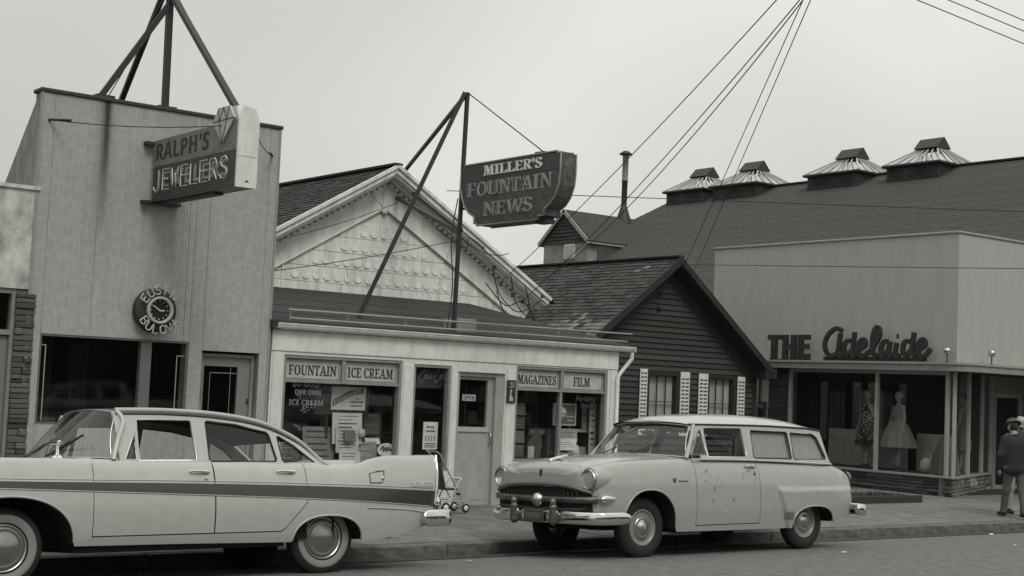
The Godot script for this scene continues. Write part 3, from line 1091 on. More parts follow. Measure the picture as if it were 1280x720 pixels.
func paper(called: String, lab: String, cat: String, x0: float, x1: float, y0: float, y1: float, z: float, tone: float, lean := 0.0, group := "", lines := 0, parent_color := 0.08) -> Node3D:
	var b := MB.new()
	var xf := Transform3D(Basis(Vector3.RIGHT, -lean), Vector3(x0, y0, z))
	tone = minf(tone * 1.5, 0.75)
	b.col(lin(tone)).cham(Vector3(0, 0, -0.006), Vector3(x1 - x0, y1 - y0, 0.006), 0.002, xf)
	var w := x1 - x0
	var h := y1 - y0
	for k in lines:
		var y := h * (0.9 - 0.8 * k / float(lines))
		var hh := h * rng.randf_range(0.015, 0.05)
		var xa := w * rng.randf_range(0.08, 0.2)
		var xb := w * rng.randf_range(0.6, 0.92)
		b.col(lin(parent_color * rng.randf_range(0.6, 1.8))).box(Vector3(xa, y - hh, 0.006), Vector3(xb, y, 0.0085), xf)
	var o := obj(called, b, M.paper)
	tag(o, lab, cat, group)
	return o


# a line of print too small to read: uneven upright marks
func print_line(b: MB, at: Vector3, w: float, h: float) -> void:
	var x := 0.0
	while x < w:
		var k := h * rng.randf_range(0.35, 0.75)
		b.box(at + Vector3(x, h * rng.randf_range(0.0, 0.15), 0), at + Vector3(minf(x + k, w), h * rng.randf_range(0.75, 1.0), 0.003))
		x += k + h * 0.2


func script_strokes(called: String, strokes: Array, w: float, depth: float, xf: Transform3D, m: Material, parent: Node3D) -> MeshInstance3D:
	var k := 0
	var o: MeshInstance3D
	for s in strokes:
		var b := MB.new()
		var pts := []
		for q in range(0, s.size(), 2):
			pts.append(Vector2(s[q], s[q + 1]))
		pts = curve(pts, 5)
		for poly in Geometry2D.offset_polyline(PackedVector2Array(pts), w / 2, Geometry2D.JOIN_ROUND, Geometry2D.END_ROUND):
			if not Geometry2D.is_polygon_clockwise(poly):
				b.prism(poly, depth + 0.0016 * k, xf)
		o = obj(called, b, m, parent)
		k += 1
	return o


func build_window_display(shop: Node3D) -> void:
	var b := MB.new()
	# counters behind the glass
	b.box(Vector3(9.40, 0.60, -18.3), Vector3(11.95, 0.66, -17.20))
	b.box(Vector3(13.30, 0.74, -18.3), Vector3(15.05, 0.80, -17.20))
	b.box(Vector3(9.40, 0.1, -17.30), Vector3(11.95, 0.60, -17.22))
	b.box(Vector3(13.30, 0.1, -17.30), Vector3(15.05, 0.74, -17.22))
	obj("window_ledge", b, M.interior_mid, shop)
	# dark framed newspaper placard with its slanting band
	var t := thing("placard_stand", "dark framed newspaper placard with a slanting band in the left shop window", "placard", Vector3(10.485, 0.66, -17.3))
	b = MB.new()
	b.cham(Vector3(9.99, 1.37, -17.33), Vector3(10.865, 1.84, -17.28), 0.012)
	b.box(Vector3(10.205, 0.66, -17.36), Vector3(10.245, 1.40, -17.33))
	b.box(Vector3(10.785, 0.66, -17.36), Vector3(10.825, 1.40, -17.33))
	obj("frame", b, M.steel_dark, t)
	b = MB.new()
	b.box(Vector3(10.245, 1.45, -17.28), Vector3(10.795, 1.77, -17.272))
	var pl := obj("placard", b, M.white, t)
	b = MB.new()
	b.prism(PackedVector2Array([Vector2(10.265, 1.49), Vector2(10.265, 1.58), Vector2(10.525, 1.72), Vector2(10.765, 1.76), Vector2(10.765, 1.69), Vector2(10.545, 1.64)]), 0.003, Transform3D(Basis(), Vector3(0, 0, -17.272)))
	obj("band", b, mat(0.12, 0.7), pl)
	var bx := Basis(Vector3(0, 0, 1), 0.42)
	letters("lettering", "EXAMINER", false, 0.46, 0.062, 0.002, Transform3D(bx, Vector3(10.300, 1.515, -17.2685)), M.panel, pl)
	b = MB.new()
	print_line(b, Vector3(10.635, 1.60, -17.2725), 0.05, 0.018)
	print_line(b, Vector3(10.545, 1.55, -17.2725), 0.21, 0.024)
	print_line(b, Vector3(10.555, 1.50, -17.2725), 0.19, 0.018)
	obj("print", b, M.letter_dark, pl)
	# newspapers on the rack under it
	paper("newspaper", "tall newspaper with black rules directly under the slanting-band placard", "newspaper", 10.27, 10.75, 0.98, 1.41, -17.24, 0.4, 0.08, "newspapers in the left window", 7)
	paper("newspaper", "middle newspaper on the rack, overlapping the tall one", "newspaper", 10.31, 10.68, 0.86, 1.20, -17.20, 0.33, 0.1, "newspapers in the left window", 6)
	paper("newspaper", "lowest newspaper on the rack, just above the parked sedan's boot", "newspaper", 10.36, 10.70, 0.68, 0.88, -17.17, 0.38, 0.1, "newspapers in the left window", 4)
	paper("display_card", "wide pale card with dark figures left of the newspaper rack", "card", 9.86, 10.36, 0.68, 1.21, -17.30, 0.15, 0.1, "", 5, 0.04)
	paper("display_box", "small grey box with a light label right of the newspaper rack", "box", 10.90, 11.20, 1.10, 1.41, -17.50, 0.09, 0.0, "", 2, 0.25)
	paper("magazine", "pale magazine lying tilted below the grey box", "magazine", 10.86, 11.10, 0.98, 1.08, -17.30, 0.45, 0.6, "", 3)
	paper("display_card", "low pale card at the right foot of the newspaper rack", "card", 10.66, 11.02, 0.66, 1.02, -17.24, 0.2, 0.15, "", 3)
	b = MB.new()
	b.lathe([[0.0, 0.0], [0.05, 0.01], [0.06, 0.06], [0.045, 0.12], [0.0, 0.13]], 12, Transform3D(Basis(), Vector3(10.72, 1.07, -17.22)))
	tag(obj("round_jar", b, M.panel), "small round white jar beside the middle newspaper", "jar")
	# oval sign
	t = thing("oval_sign", "white oval sign with dark script low in the left window", "sign", Vector3(11.02, 0.75, -17.14))
	b = MB.new()
	var ov := PackedVector2Array()
	for k in 24:
		ov.append(Vector2(cos(TAU * k / 24) * 0.15, sin(TAU * k / 24) * 0.095))
	b.prism(ov, 0.01, Transform3D(Basis(), Vector3(11.10, 0.91, -17.15)))
	obj("board", b, M.white, t)
	script_strokes("lettering", [[-.1, -.01, -.06, .04, -.05, -.03, -.01, .03, 0, -.03, .04, .03, .05, -.02, .1, .02]], 0.022, 0.004, Transform3D(Basis(), Vector3(11.10, 0.92, -17.139)), mat(0.06, 0.7), t)
	# gilt words on the glass
	t = thing("window_lettering", "thin gilt lettering on the upper left of the left window pane", "lettering", Vector3(9.75, 1.5, -17.08))
	letters("lettering", "OUR OWN", false, 0.40, 0.07, 0.002, Transform3D(Basis(), Vector3(9.56, 1.64, -17.082)), M.letter_gold, t)
	letters("lettering", "ICE CREAM", false, 0.52, 0.075, 0.002, Transform3D(Basis(), Vector3(9.48, 1.50, -17.082)), M.letter_gold, t)
	script_strokes("lettering", [[0, 0, .04, .05, .03, -.01, .08, .04, .09, 0, .14, .03], [.17, 0, .2, .05, .21, 0, .26, .04, .27, 0, .33, .03, .36, .0, .42, .05]], 0.014, 0.002, Transform3D(Basis(), Vector3(9.52, 1.75, -17.082)), M.letter_gold, t)
	# drink sign in the narrow window
	t = thing("drink_sign", "dark board with white script at the top of the narrow middle window", "sign", Vector3(11.860, 1.8, -17.2))
	b = MB.new()
	b.prism(PackedVector2Array([Vector2(11.580, 1.80), Vector2(11.600, 1.98), Vector2(11.750, 2.08), Vector2(12.150, 2.08), Vector2(12.110, 1.86), Vector2(11.980, 1.80)]), 0.02, Transform3D(Basis(), Vector3(0, 0, -17.22)))
	obj("board", b, mat(0.045, 0.5), t)
	var cs := [[.115, .15, .10, .17, .06, .17, .0, .08, .02, .0, .07, .0, .13, .06], [.15, .05, .13, .09, .15, .11, .18, .09, .17, .05, .15, .05], [.22, .10, .19, .09, .19, .05, .22, .05, .25, .09], [.29, .10, .26, .10, .255, .05, .28, .05, .30, .10, .30, .05, .33, .06], [.34, .085, .37, .085], [.49, .15, .47, .17, .43, .16, .38, .08, .40, .0, .44, .0, .49, .05], [.52, .05, .50, .08, .52, .11, .55, .09, .54, .05, .52, .05], [.56, .06, .60, .16, .585, .17, .57, .06, .60, .05], [.66, .10, .63, .10, .625, .05, .65, .05, .67, .10, .67, .05, .70, .06]]
	script_strokes("lettering", cs, 0.014, 0.004, Transform3D(Basis(Vector3(0.70, 0.03, 0), Vector3(0.1, 1, 0), Vector3.BACK), Vector3(11.630, 1.88, -17.20)), mat(0.30, 0.6), t)
	# bill stuck in the narrow window
	var o := paper("handbill", "white handbill with columns of figures low in the narrow middle window", "handbill", 11.699, 11.951, 0.923, 1.316, -17.13, 0.62, 0.0)
	b = MB.new()
	var hb := Vector3(11.7, 0.923, -17.13)
	print_line(b, hb + Vector3(0.06, 0.30, 0.004), 0.13, 0.04)
	print_line(b, hb + Vector3(0.04, 0.245, 0.004), 0.17, 0.035)
	for k in 4:
		var x := 0.035 + k * 0.05
		b.bar(hb + Vector3(x, 0.12, 0.007), hb + Vector3(x + 0.02, 0.20, 0.007), 0.012, 0.003, Vector3.BACK)
	for k in 3:
		b.box(hb + Vector3(0.03, 0.03 + k * 0.025, 0.004), hb + Vector3(0.22, 0.042 + k * 0.025, 0.008))
	obj("print", b, M.letter_dark, o)
	paper("merchandise_tray", "tray of small goods on the ledge behind the white handbill", "tray", 11.652, 12.212, 0.639, 0.832, -17.3, 0.10, 0.5, "", 6, 0.2)
	# right window
	t = thing("counter_sign", "grey rectangular sign with a white disc in the right shop window", "sign", Vector3(14.430, 0.895, -17.25))
	b = MB.new()
	b.cham(Vector3(14.200, 1.315, -17.27), Vector3(14.640, 1.645, -17.24), 0.01)
	var bd := obj("board", b, mat(0.10, 0.6), t)
	b = MB.new()
	frame_bars(b, 14.195, 14.645, 1.31, 1.65, 0.02, -17.272, -17.232)
	obj("rim", b, M.panel, bd)
	b = MB.new()
	b.lathe([[0.10, 0.0], [0.10, 0.006], [0.0, 0.006]], 24, Transform3D(Basis(Vector3.RIGHT, Vector3.BACK, Vector3.DOWN), Vector3(14.350, 1.495, -17.24)))
	obj("disc", b, M.white, bd)
	b = MB.new()
	print_line(b, Vector3(14.275, 1.482, -17.2345), 0.15, 0.026)
	obj("print", b, mat(0.12, 0.7), bd)
	b = MB.new()
	print_line(b, Vector3(14.460, 1.435, -17.2405), 0.15, 0.03)
	print_line(b, Vector3(14.470, 1.375, -17.2405), 0.14, 0.03)
	obj("print", b, M.panel, bd)
	b = MB.new()
	for x in [14.31, 14.55]:
		b.tube([Vector3(x, 1.33, -17.26), Vector3(x, 0.80, -17.30)], 0.008, 5)
	b.box(Vector3(14.22, 0.86, -17.33), Vector3(14.66, 0.89, -17.2))
	obj("rack", b, M.alu, t)
	paper("newspaper", "folded newspaper in the wire rack under the white-disc sign, upper one", "newspaper", 14.24, 14.66, 1.06, 1.26, -17.20, 0.26, 0.12, "papers under the disc sign", 5)
	paper("newspaper", "whiter folded newspaper in the wire rack under the white-disc sign, lower one", "newspaper", 14.24, 14.62, 0.93, 1.11, -17.16, 0.5, 0.12, "papers under the disc sign", 4)
	for k in 4:
		paper("magazine", ["magazine with a pale face on its cover at the left jamb, topmost", "dark magazine second from the top at the left jamb", "grey magazine third from the top at the left jamb", "lowest magazine at the left jamb of the right window"][k], "magazine", 13.46, 13.67, 0.82 + (3 - k) * 0.21, 1.0 + (3 - k) * 0.21, -17.28, [0.10, 0.05, 0.10, 0.06][k], 0.08, "magazines at the left jamb", 3, [0.4, 0.2, 0.25, 0.2][k])
	# a doll-like display figure made of card
	t = thing("display_figure", "standing card figure of a woman low in the right window, left of the rack", "figure", Vector3(13.890, 0.8, -17.3))
	b = MB.new()
	b.prism(PackedVector2Array([Vector2(-.13, 0), Vector2(-.16, .2), Vector2(-.10, .30), Vector2(-.04, .34), Vector2(0, .42), Vector2(.06, .42), Vector2(.11, .33), Vector2(.14, .2), Vector2(.10, .05), Vector2(.13, 0)]), 0.02, Transform3D(Basis(), Vector3(13.890, 0.80, -17.3)))
	obj("body", b, mat(0.14, 0.8, noise_tex(40, 0.06, 3, 0.35, 1.0, 128), Vector3.ONE * 3.0), t)
	b = MB.new()
	b.cham(Vector3(13.730, 0.80, -17.27), Vector3(13.850, 0.98, -17.25), 0.004)
	obj("card", b, M.panel, t)
	# shelves of small goods deep in the shop
	t = thing("goods_shelf", "shelf unit of boxes dimly seen at the back of the right window", "shelf", Vector3(14.2, 0.1, -18.6))
	b = MB.new()
	for y in [0.9, 1.25, 1.6]:
		b.box(Vector3(13.4, y, -18.8), Vector3(14.9, y + 0.03, -18.5))
	b.box(Vector3(13.4, 0.1, -18.8), Vector3(13.44, 1.9, -18.5))
	b.box(Vector3(14.86, 0.1, -18.8), Vector3(14.9, 1.9, -18.5))
	obj("frame", b, M.frame, t)
	for y in [0.93, 1.28, 1.63]:
		var x := 13.5
		while x < 14.75:
			var w := rng.randf_range(0.09, 0.2)
			b = MB.new()
			b.cham(Vector3(x, y, -18.75), Vector3(x + w - 0.015, y + rng.randf_range(0.12, 0.27), -18.53), 0.005)
			obj("box", b, [M.panel, M.frame, M.interior_mid, M.cream][rng.randi() % 4], t)
			x += w
	paper("wall_poster", "pale poster with dark writing at the upper right of the right window", "poster", 15.00, 15.13, 0.85, 1.68, -17.32, 0.3, 0.0, "", 7, 0.06)
	paper("wall_poster", "small pale card hung beside the tall poster in the right window", "poster", 14.92, 15.12, 1.25, 1.64, -17.42, 0.16, 0.0, "", 3, 0.06)
	b = MB.new()
	b.cham(Vector3(14.21, 0.80, -17.5), Vector3(14.41, 1.26, -17.36), 0.03)
	tag(obj("display_can", b, mat(0.07, 0.4)), "dark upright canister between the card figure and the wire rack", "canister")
	b = MB.new()
	b.box(Vector3(13.88, 1.14, -17.47), Vector3(14.24, 1.25, -17.44))
	o = obj("name_board", b, mat(0.07, 0.6))
	tag(o, "low dark name board with a pale line above the card figure", "sign")
	b = MB.new()
	print_line(b, Vector3(13.91, 1.17, -17.441), 0.28, 0.05)
	obj("print", b, M.frame, o)
	b = MB.new()
	b.cham(Vector3(14.70, 1.20, -17.62), Vector3(15.12, 1.25, -17.42), 0.005)
	tag(obj("glass_shelf", b, M.panel), "pale narrow shelf right of the wire rack in the right window", "shelf")
	paper("price_card", "white price card leaning at the right foot of the right window", "card", 14.55, 14.80, 0.80, 1.00, -17.30, 0.42, 0.15, "", 3)
	paper("merchandise_tray", "row of small packets on the ledge at the foot of the right window", "tray", 14.70, 15.05, 0.80, 0.98, -17.40, 0.16, 0.3, "", 5, 0.3)
	paper("display_card", "dark card with pale marks behind the middle newspaper", "card", 9.50, 9.85, 0.68, 1.02, -17.40, 0.06, 0.0, "", 4, 0.3)
	paper("magazine", "dark bracket-like magazine clipped across the middle newspaper", "magazine", 10.42, 10.60, 1.02, 1.18, -17.15, 0.1, 0.25, "", 4)
	paper("display_box", "tall dark box at the far right of the left window", "box", 11.20, 11.36, 0.66, 1.30, -17.70, 0.05, 0.0, "", 3, 0.2)
	t = thing("window_lettering", "dark script lettering across the top right pane under FILM", "lettering", Vector3(14.6, 1.7, -17.08))
	script_strokes("lettering", [[0, 0, .03, .10, .05, .02, .09, .07, .10, .0, .15, .06], [.17, 0, .20, .08, .22, .0, .27, .07, .28, 0, .33, .06, .36, .0, .42, .08]], 0.026, 0.002, Transform3D(Basis(), Vector3(14.50, 1.70, -17.082)), M.letter_dark, t)
	script_strokes("lettering", [[0, 0, .05, .06, .06, .0, .12, .05, .13, 0, .2, .05, .24, .0, .32, .05]], 0.022, 0.002, Transform3D(Basis(), Vector3(14.60, 1.60, -17.082)), M.letter_dark, t)


func build_news_mast() -> void:
	var t := thing("rooftop_mast", "tall dark mast with a long slanting brace on the low tarred roof", "mast", Vector3(12.2, 2.64, -17.2))
	var top := Vector3(12.22, 6.18, -17.15)
	var b := MB.new()
	b.bar(Vector3(12.20, 2.64, -17.2), top, 0.05, 0.05)
	obj("mast", b, M.steel_dark, t)
	b = MB.new()
	b.bar(Vector3(11.06, 2.79, -18.0), top + Vector3(-0.02, 0.0, -0.04), 0.085, 0.06)
	obj("brace", b, M.steel_dark, t)
	b = MB.new()
	b.bar(Vector3(13.82, 5.62, -21.15), top + Vector3(0, -0.03, -0.04), 0.055, 0.045)
	obj("brace", b, M.steel_dark, t)
	b = MB.new()
	b.bar(Vector3(13.70, 5.10, -21.2), Vector3(12.22, 4.10, -17.2), 0.07, 0.06)
	obj("strut", b, M.steel_dark, t)
	b = MB.new()
	b.bar(Vector3(14.0, 5.25, -21.2), Vector3(12.24, 4.14, -17.2), 0.07, 0.06)
	obj("strut", b, M.steel_dark, t)
	b = MB.new()
	b.tube([top, Vector3(12.32, 5.13, -15.42)], 0.009, 5)
	obj("stay_wire", b, M.wire, t)
	b = MB.new()
	b.tube(curve([Vector3(12.17, 4.6, -17.2), Vector3(12.10, 4.0, -17.22), Vector3(12.16, 3.3, -17.22), Vector3(12.08, 2.68, -17.2)], 6), 0.009, 5)
	obj("cable", b, M.wire, t)
	b = MB.new()
	b.cham(Vector3(12.26, 2.60, -17.55), Vector3(12.62, 2.84, -17.2), 0.01)
	tag(obj("roof_box", b, M.concrete_trim), "pale square box on the tarred roof at the foot of the tall mast", "box")


func build_news_sign() -> void:
	var t := thing("projecting_sign", "dark stepped neon sign hung from the tall mast over the fountain shop", "sign", Vector3(12.32, 4.2, -16.0))
	var out := PackedVector2Array()
	for p in [[-17.09, 5.01], [-17.09, 5.08], [-14.95, 5.08], [-14.94, 5.05], [-14.88, 5.05], [-14.88, 4.78], [-14.90, 4.62], [-14.97, 4.47], [-15.07, 4.37], [-15.19, 4.31], [-15.19, 4.22], [-15.32, 4.22], [-15.32, 4.17], [-16.74, 4.17], [-16.74, 4.20], [-16.80, 4.20], [-16.81, 4.30], [-16.95, 4.37], [-17.05, 4.46], [-17.13, 4.60], [-17.17, 4.78], [-17.17, 5.01]]:
		out.append(Vector2(p[0], p[1]))
	var x0 := 12.20
	var x1 := 12.46
	var b := MB.new()
	b.prism(out, x1 - x0, Transform3D(Basis(Vector3(0, 0, 1), Vector3.UP, Vector3(-1, 0, 0)), Vector3(x1, 0, 0)))
	obj("case", b, mat(0.15, 0.6, noise_tex(33, 0.02, 5, 0.5, 1.0, 256), Vector3.ONE * 1.4), t)
	for s in [0, 1]:
		var d := Vector3.BACK if s == 0 else Vector3.FORWARD
		var fx := x0 if s == 0 else x1
		var sg := -1.0 if s == 0 else 1.0
		var mk := func(off: float, at_y: float, at_z: float) -> Transform3D:
			return facing(d, Vector3(fx + sg * off, at_y, at_z))
		b = MB.new()
		var inset := PackedVector2Array()
		for p in Geometry2D.offset_polygon(out, -0.022)[0]:
			inset.append(Vector2(p.x + 16.0, p.y) if s == 0 else Vector2(-p.x - 16.0, p.y))
		b.prism(inset, 0.006, mk.call(0.0, 0.0, -16.0))
		var f := obj("face", b, mat(0.085, 0.55, noise_tex(34, 0.015, 5, 0.6, 1.0, 256), Vector3.ONE * 1.2), t)
		b = MB.new()
		var zz := -17.14 if s == 0 else -14.91
		b.box(Vector3(0, 0, 0), Vector3(2.22, 0.215, 0.003), mk.call(0.006, 4.83, zz))
		obj("upper_band", b, mat(0.04, 0.55), f)
		# raised bead round the edge
		b = MB.new()
		var loop := []
		for p in out:
			loop.append(Vector3(fx + sg * 0.008, p.y, p.x))
		b.tube(loop, 0.014, 5, true)
		obj("bead", b, M.frame, f)
		var a0 := -16.60 if s == 0 else -15.27
		letters("lettering", "MILLER'S", true, 1.33, 0.145, 0.02, mk.call(0.009, 4.88, a0), M.white, f)
		a0 = -17.0 if s == 0 else -15.02
		letters("lettering", "FOUNTAIN", true, 1.96, 0.205, 0.006, mk.call(0.006, 4.595, a0), mat(0.27, 0.6), f)
		neon("neon_letter", "FOUNTAIN", 1.90, 0.18, 0.006, mk.call(0.045, 4.605, a0 + (0.05 if s == 0 else -0.05)), M.frame, f)
		a0 = -16.58 if s == 0 else -15.44
		letters("lettering", "NEWS", true, 1.12, 0.20, 0.006, mk.call(0.006, 4.295, a0), mat(0.27, 0.6), f)
		neon("neon_letter", "NEWS", 1.08, 0.18, 0.006, mk.call(0.045, 4.305, a0 + (0.05 if s == 0 else -0.05)), M.frame, f)
	for y in [4.45, 4.95]:
		b = MB.new()
		b.tube([Vector3(12.22, y, -17.17), Vector3(12.3, y, -17.1)], 0.02, 6)
		obj("bracket", b, M.steel_dark, t)
	b = MB.new()
	b.cham(Vector3(12.26, 5.08, -15.55), Vector3(12.38, 5.13, -15.35), 0.01)
	obj("hanger", b, M.steel_dark, t)
	b = MB.new()
	b.box(Vector3(12.25, 4.12, -15.45), Vector3(12.40, 4.17, -15.2))
	obj("junction_box", b, M.steel_dark, t)


# the old gabled house the shop is built on to
func build_gable_house() -> void:
	var zf := -21.3
	var ax := 13.48
	var ay := 5.60
	var hw := 3.62
	var slope := 0.585
	var t := thing("gabled_house", "white wooden gable end with fish-scale shingles behind the fountain shop", "building", Vector3(ax, 0.1, zf))
	var b := MB.new()
	b.box(Vector3(10.3, 0.05, -34), Vector3(10.5, 3.6, zf - 0.1))
	b.box(Vector3(16.45, 0.05, -34), Vector3(16.65, 3.6, zf - 0.1))
	obj("side_wall", b, M.white_old, t)
	# backing wall of the gable
	b = MB.new()
	b.prism(PackedVector2Array([Vector2(ax - 3.2, 0.05), Vector2(ax + 3.23, 0.05), Vector2(ax + 3.23, ay - 3.23 * slope - 0.12), Vector2(ax, ay - 0.12), Vector2(ax - 3.2, ay - 3.2 * slope - 0.12)]), 0.1, Transform3D(Basis(), Vector3(0, 0, zf - 0.1)))
	obj("wall", b, M.white_old, t)
	b = MB.new()
	b.prism(PackedVector2Array([Vector2(ax - 3.2, 0.05), Vector2(ax + 3.23, 0.05), Vector2(ax + 3.23, ay - 3.23 * slope - 0.12), Vector2(ax, ay - 0.12), Vector2(ax - 3.2, ay - 3.2 * slope - 0.12)]), 0.1, Transform3D(Basis(), Vector3(0, 0, -34)))
	obj("rear_wall", b, M.white_old, t)
	# boards, each with a row of scalloped tips under it
	var y := 3.22
	var course := 0
	while y < 5.15:
		var h := 0.272
		var half := (4.92 - (y + h)) / slope
		if half < 0.15:
			break
		var xa := maxf(10.35, ax - half - 0.3)
		var xb := minf(16.55, ax + half + 0.3)
		var cuts := [xa]
		var x := xa
		while x < xb - 1.2:
			x += rng.randf_range(1.3, 2.2)
			if x < xb - 0.4:
				cuts.append(x)
		cuts.append(xb)
		for k in cuts.size() - 1:
			b = MB.new()
			b.cham(Vector3(cuts[k] + 0.003, y + 0.005, zf), Vector3(cuts[k + 1] - 0.003, y + h - 0.003, zf + 0.014 + rng.randf_range(0, 0.006)), 0.004)
			obj("board", b, M.white_old, t)
		# scallops: half-round shingle tips standing proud
		b = MB.new()
		x = maxf(ax - half, 10.7) + 0.20 + 0.09 * (course % 2)
		while x < minf(ax + half, 16.5) - 0.12:
			var sp := PackedVector2Array()
			var w := 0.066
			var lift := rng.randf_range(0.0, 0.012)
			for k in 9:
				var a := PI + PI * k / 8.0
				sp.append(Vector2(x + cos(a) * w, y + 0.120 + sin(a) * 0.055))
			sp.append(Vector2(x + w, y + 0.150))
			sp.append(Vector2(x - w, y + 0.150))
			b.prism(sp, 0.010 + lift * 0.5, Transform3D(Basis(Vector3.RIGHT, -0.10), Vector3(0, 0.0, zf + 0.026 + y * 0.0998)))
			x += 0.205
		if b.n:
			stuff(obj("scallop_shingles", b, M.white_old, t))
		y += h
		course += 1
	# frieze boards under the rake, mouldings, dentils
	for s in [-1.0, 1.0]:
		var d := Vector3(s, -slope, 0).normalized()
		var nrm := Vector3(s * slope, 1, 0).normalized()
		var start := Vector3(ax, ay, zf)
		var ln := 4.1
		var strip := func(off0: float, off1: float, z0: float, z1: float, from: float, to: float) -> MB:
			var q := MB.new()
			z1 += 0.004 * s
			var xf := Transform3D(Basis(d, nrm, d.cross(nrm)), start) if d.cross(nrm).z > 0 else Transform3D(Basis(d, nrm, d.cross(nrm)), start)
			var za := z0 if d.cross(nrm).z > 0 else -z1
			var zb := z1 if d.cross(nrm).z > 0 else -z0
			q.cham(Vector3(from, -off1, za), Vector3(to, -off0, zb), 0.006, xf)
			return q
		obj("frieze_board", strip.call(0.24, 0.60, 0.026, 0.050 + 0.003 * s, 0.0, ln - 0.1), M.white_old, t)
		obj("frieze_moulding", strip.call(0.59, 0.62, 0.026, 0.068 + 0.003 * s, 0.28, ln - 0.2), M.white_old, t)
		obj("bed_moulding", strip.call(0.15, 0.20, 0.0, 0.20, 0.06, ln), M.white_old, t)
		obj("soffit_board", strip.call(0.11, 0.15, -0.1, 0.36, 0.03, ln), M.white_old, t)
		obj("rake_board", strip.call(0.0, 0.11, 0.34, 0.40, 0.0, ln), M.white_old, t)
		obj("crown_moulding", strip.call(-0.035, 0.03, 0.40, 0.44, 0.0, ln), M.white_old, t)
		var k := 0
		var u := 0.22
		while u < ln - 0.1:
			var c: Vector3 = start + d * u - nrm * 0.205
			b = MB.new()
			b.cham(Vector3(-0.03, -0.05, 0.0), Vector3(0.03, 0.0, 0.13), 0.004, Transform3D(Basis(d * s, nrm, Vector3.BACK), c))
			obj("dentil", b, M.white_old, t)
			u += 0.125
			k += 1
		# roof slope: shingle courses on a deck
		b = MB.new()
		var p0 := start + nrm * 0.0 + Vector3(0, 0.0, 0.42)
		shingle_slope(b, p0 - d * 0.02, d, Vector3.FORWARD, 4.25, 12.5 if s > 0 else 12.5, nrm, 0.14, 0.20, 0.026, 0.055, [])
		var rf := obj("roof", b, M.shingle, t)
		stuff(rf)
	b = MB.new()
	b.bar(Vector3(ax, ay + 0.035, zf + 0.44), Vector3(ax, ay + 0.035, -33.8), 0.16, 0.04)
	obj("ridge_cap", b, M.tar, t)
	b = MB.new()
	b.cham(Vector3(ax - 0.05, ay - 0.80, zf + 0.04), Vector3(ax + 0.05, ay - 0.22, zf + 0.075), 0.01)
	obj("king_post", b, M.white_old, t)
	b = MB.new()
	b.bar(Vector3(11.55, 3.0, zf + 0.03), Vector3(11.55, 4.35, zf + 0.03), 0.03, 0.02)
	obj("conduit", b, M.white_old, t)


# rows of single shingles from p down along d, spreading along e; bright is a list of [u, v, radius] patches
func shingle_slope(b: MB, p: Vector3, d: Vector3, e: Vector3, down: float, wide: float, nrm: Vector3, exposure: float, sw: float, lo: float, hi: float, bright: Array) -> void:
	var rowsn := int(ceil(down / exposure))
	for r in rowsn:
		var u0 := r * exposure
		var u1 := minf(u0 + exposure * 1.08, down)
		var x := -rng.randf_range(0.0, sw)
		while x < wide:
			var w := sw * rng.randf_range(0.6, 1.35)
			var a := maxf(x, 0.0)
			var c := minf(x + w - 0.006, wide)
			if c - a > 0.02:
				var tone := rng.randf_range(lo, hi)
				for q in bright:
					if Vector2(u0 - q[0], (a + c) / 2 - q[1]).length() < q[2] * rng.randf_range(0.5, 1.1) and rng.randf() < 0.75:
						tone = rng.randf_range(0.13, 0.30)
				var th := rng.randf_range(0.012, 0.022)
				var du := rng.randf_range(-0.012, 0.010)
				b.col(lin(tone))
				var tl := p + d * u0 + e * a + nrm * 0.002
				var tr := p + d * u0 + e * c + nrm * 0.002
				var bl := p + d * (u1 + du) + e * a + nrm * th
				var br := p + d * (u1 + du) + e * c + nrm * th
				b.quad(tl, tr, br, bl)
				b.quad(bl, br, br - nrm * th, bl - nrm * th)
			x += w


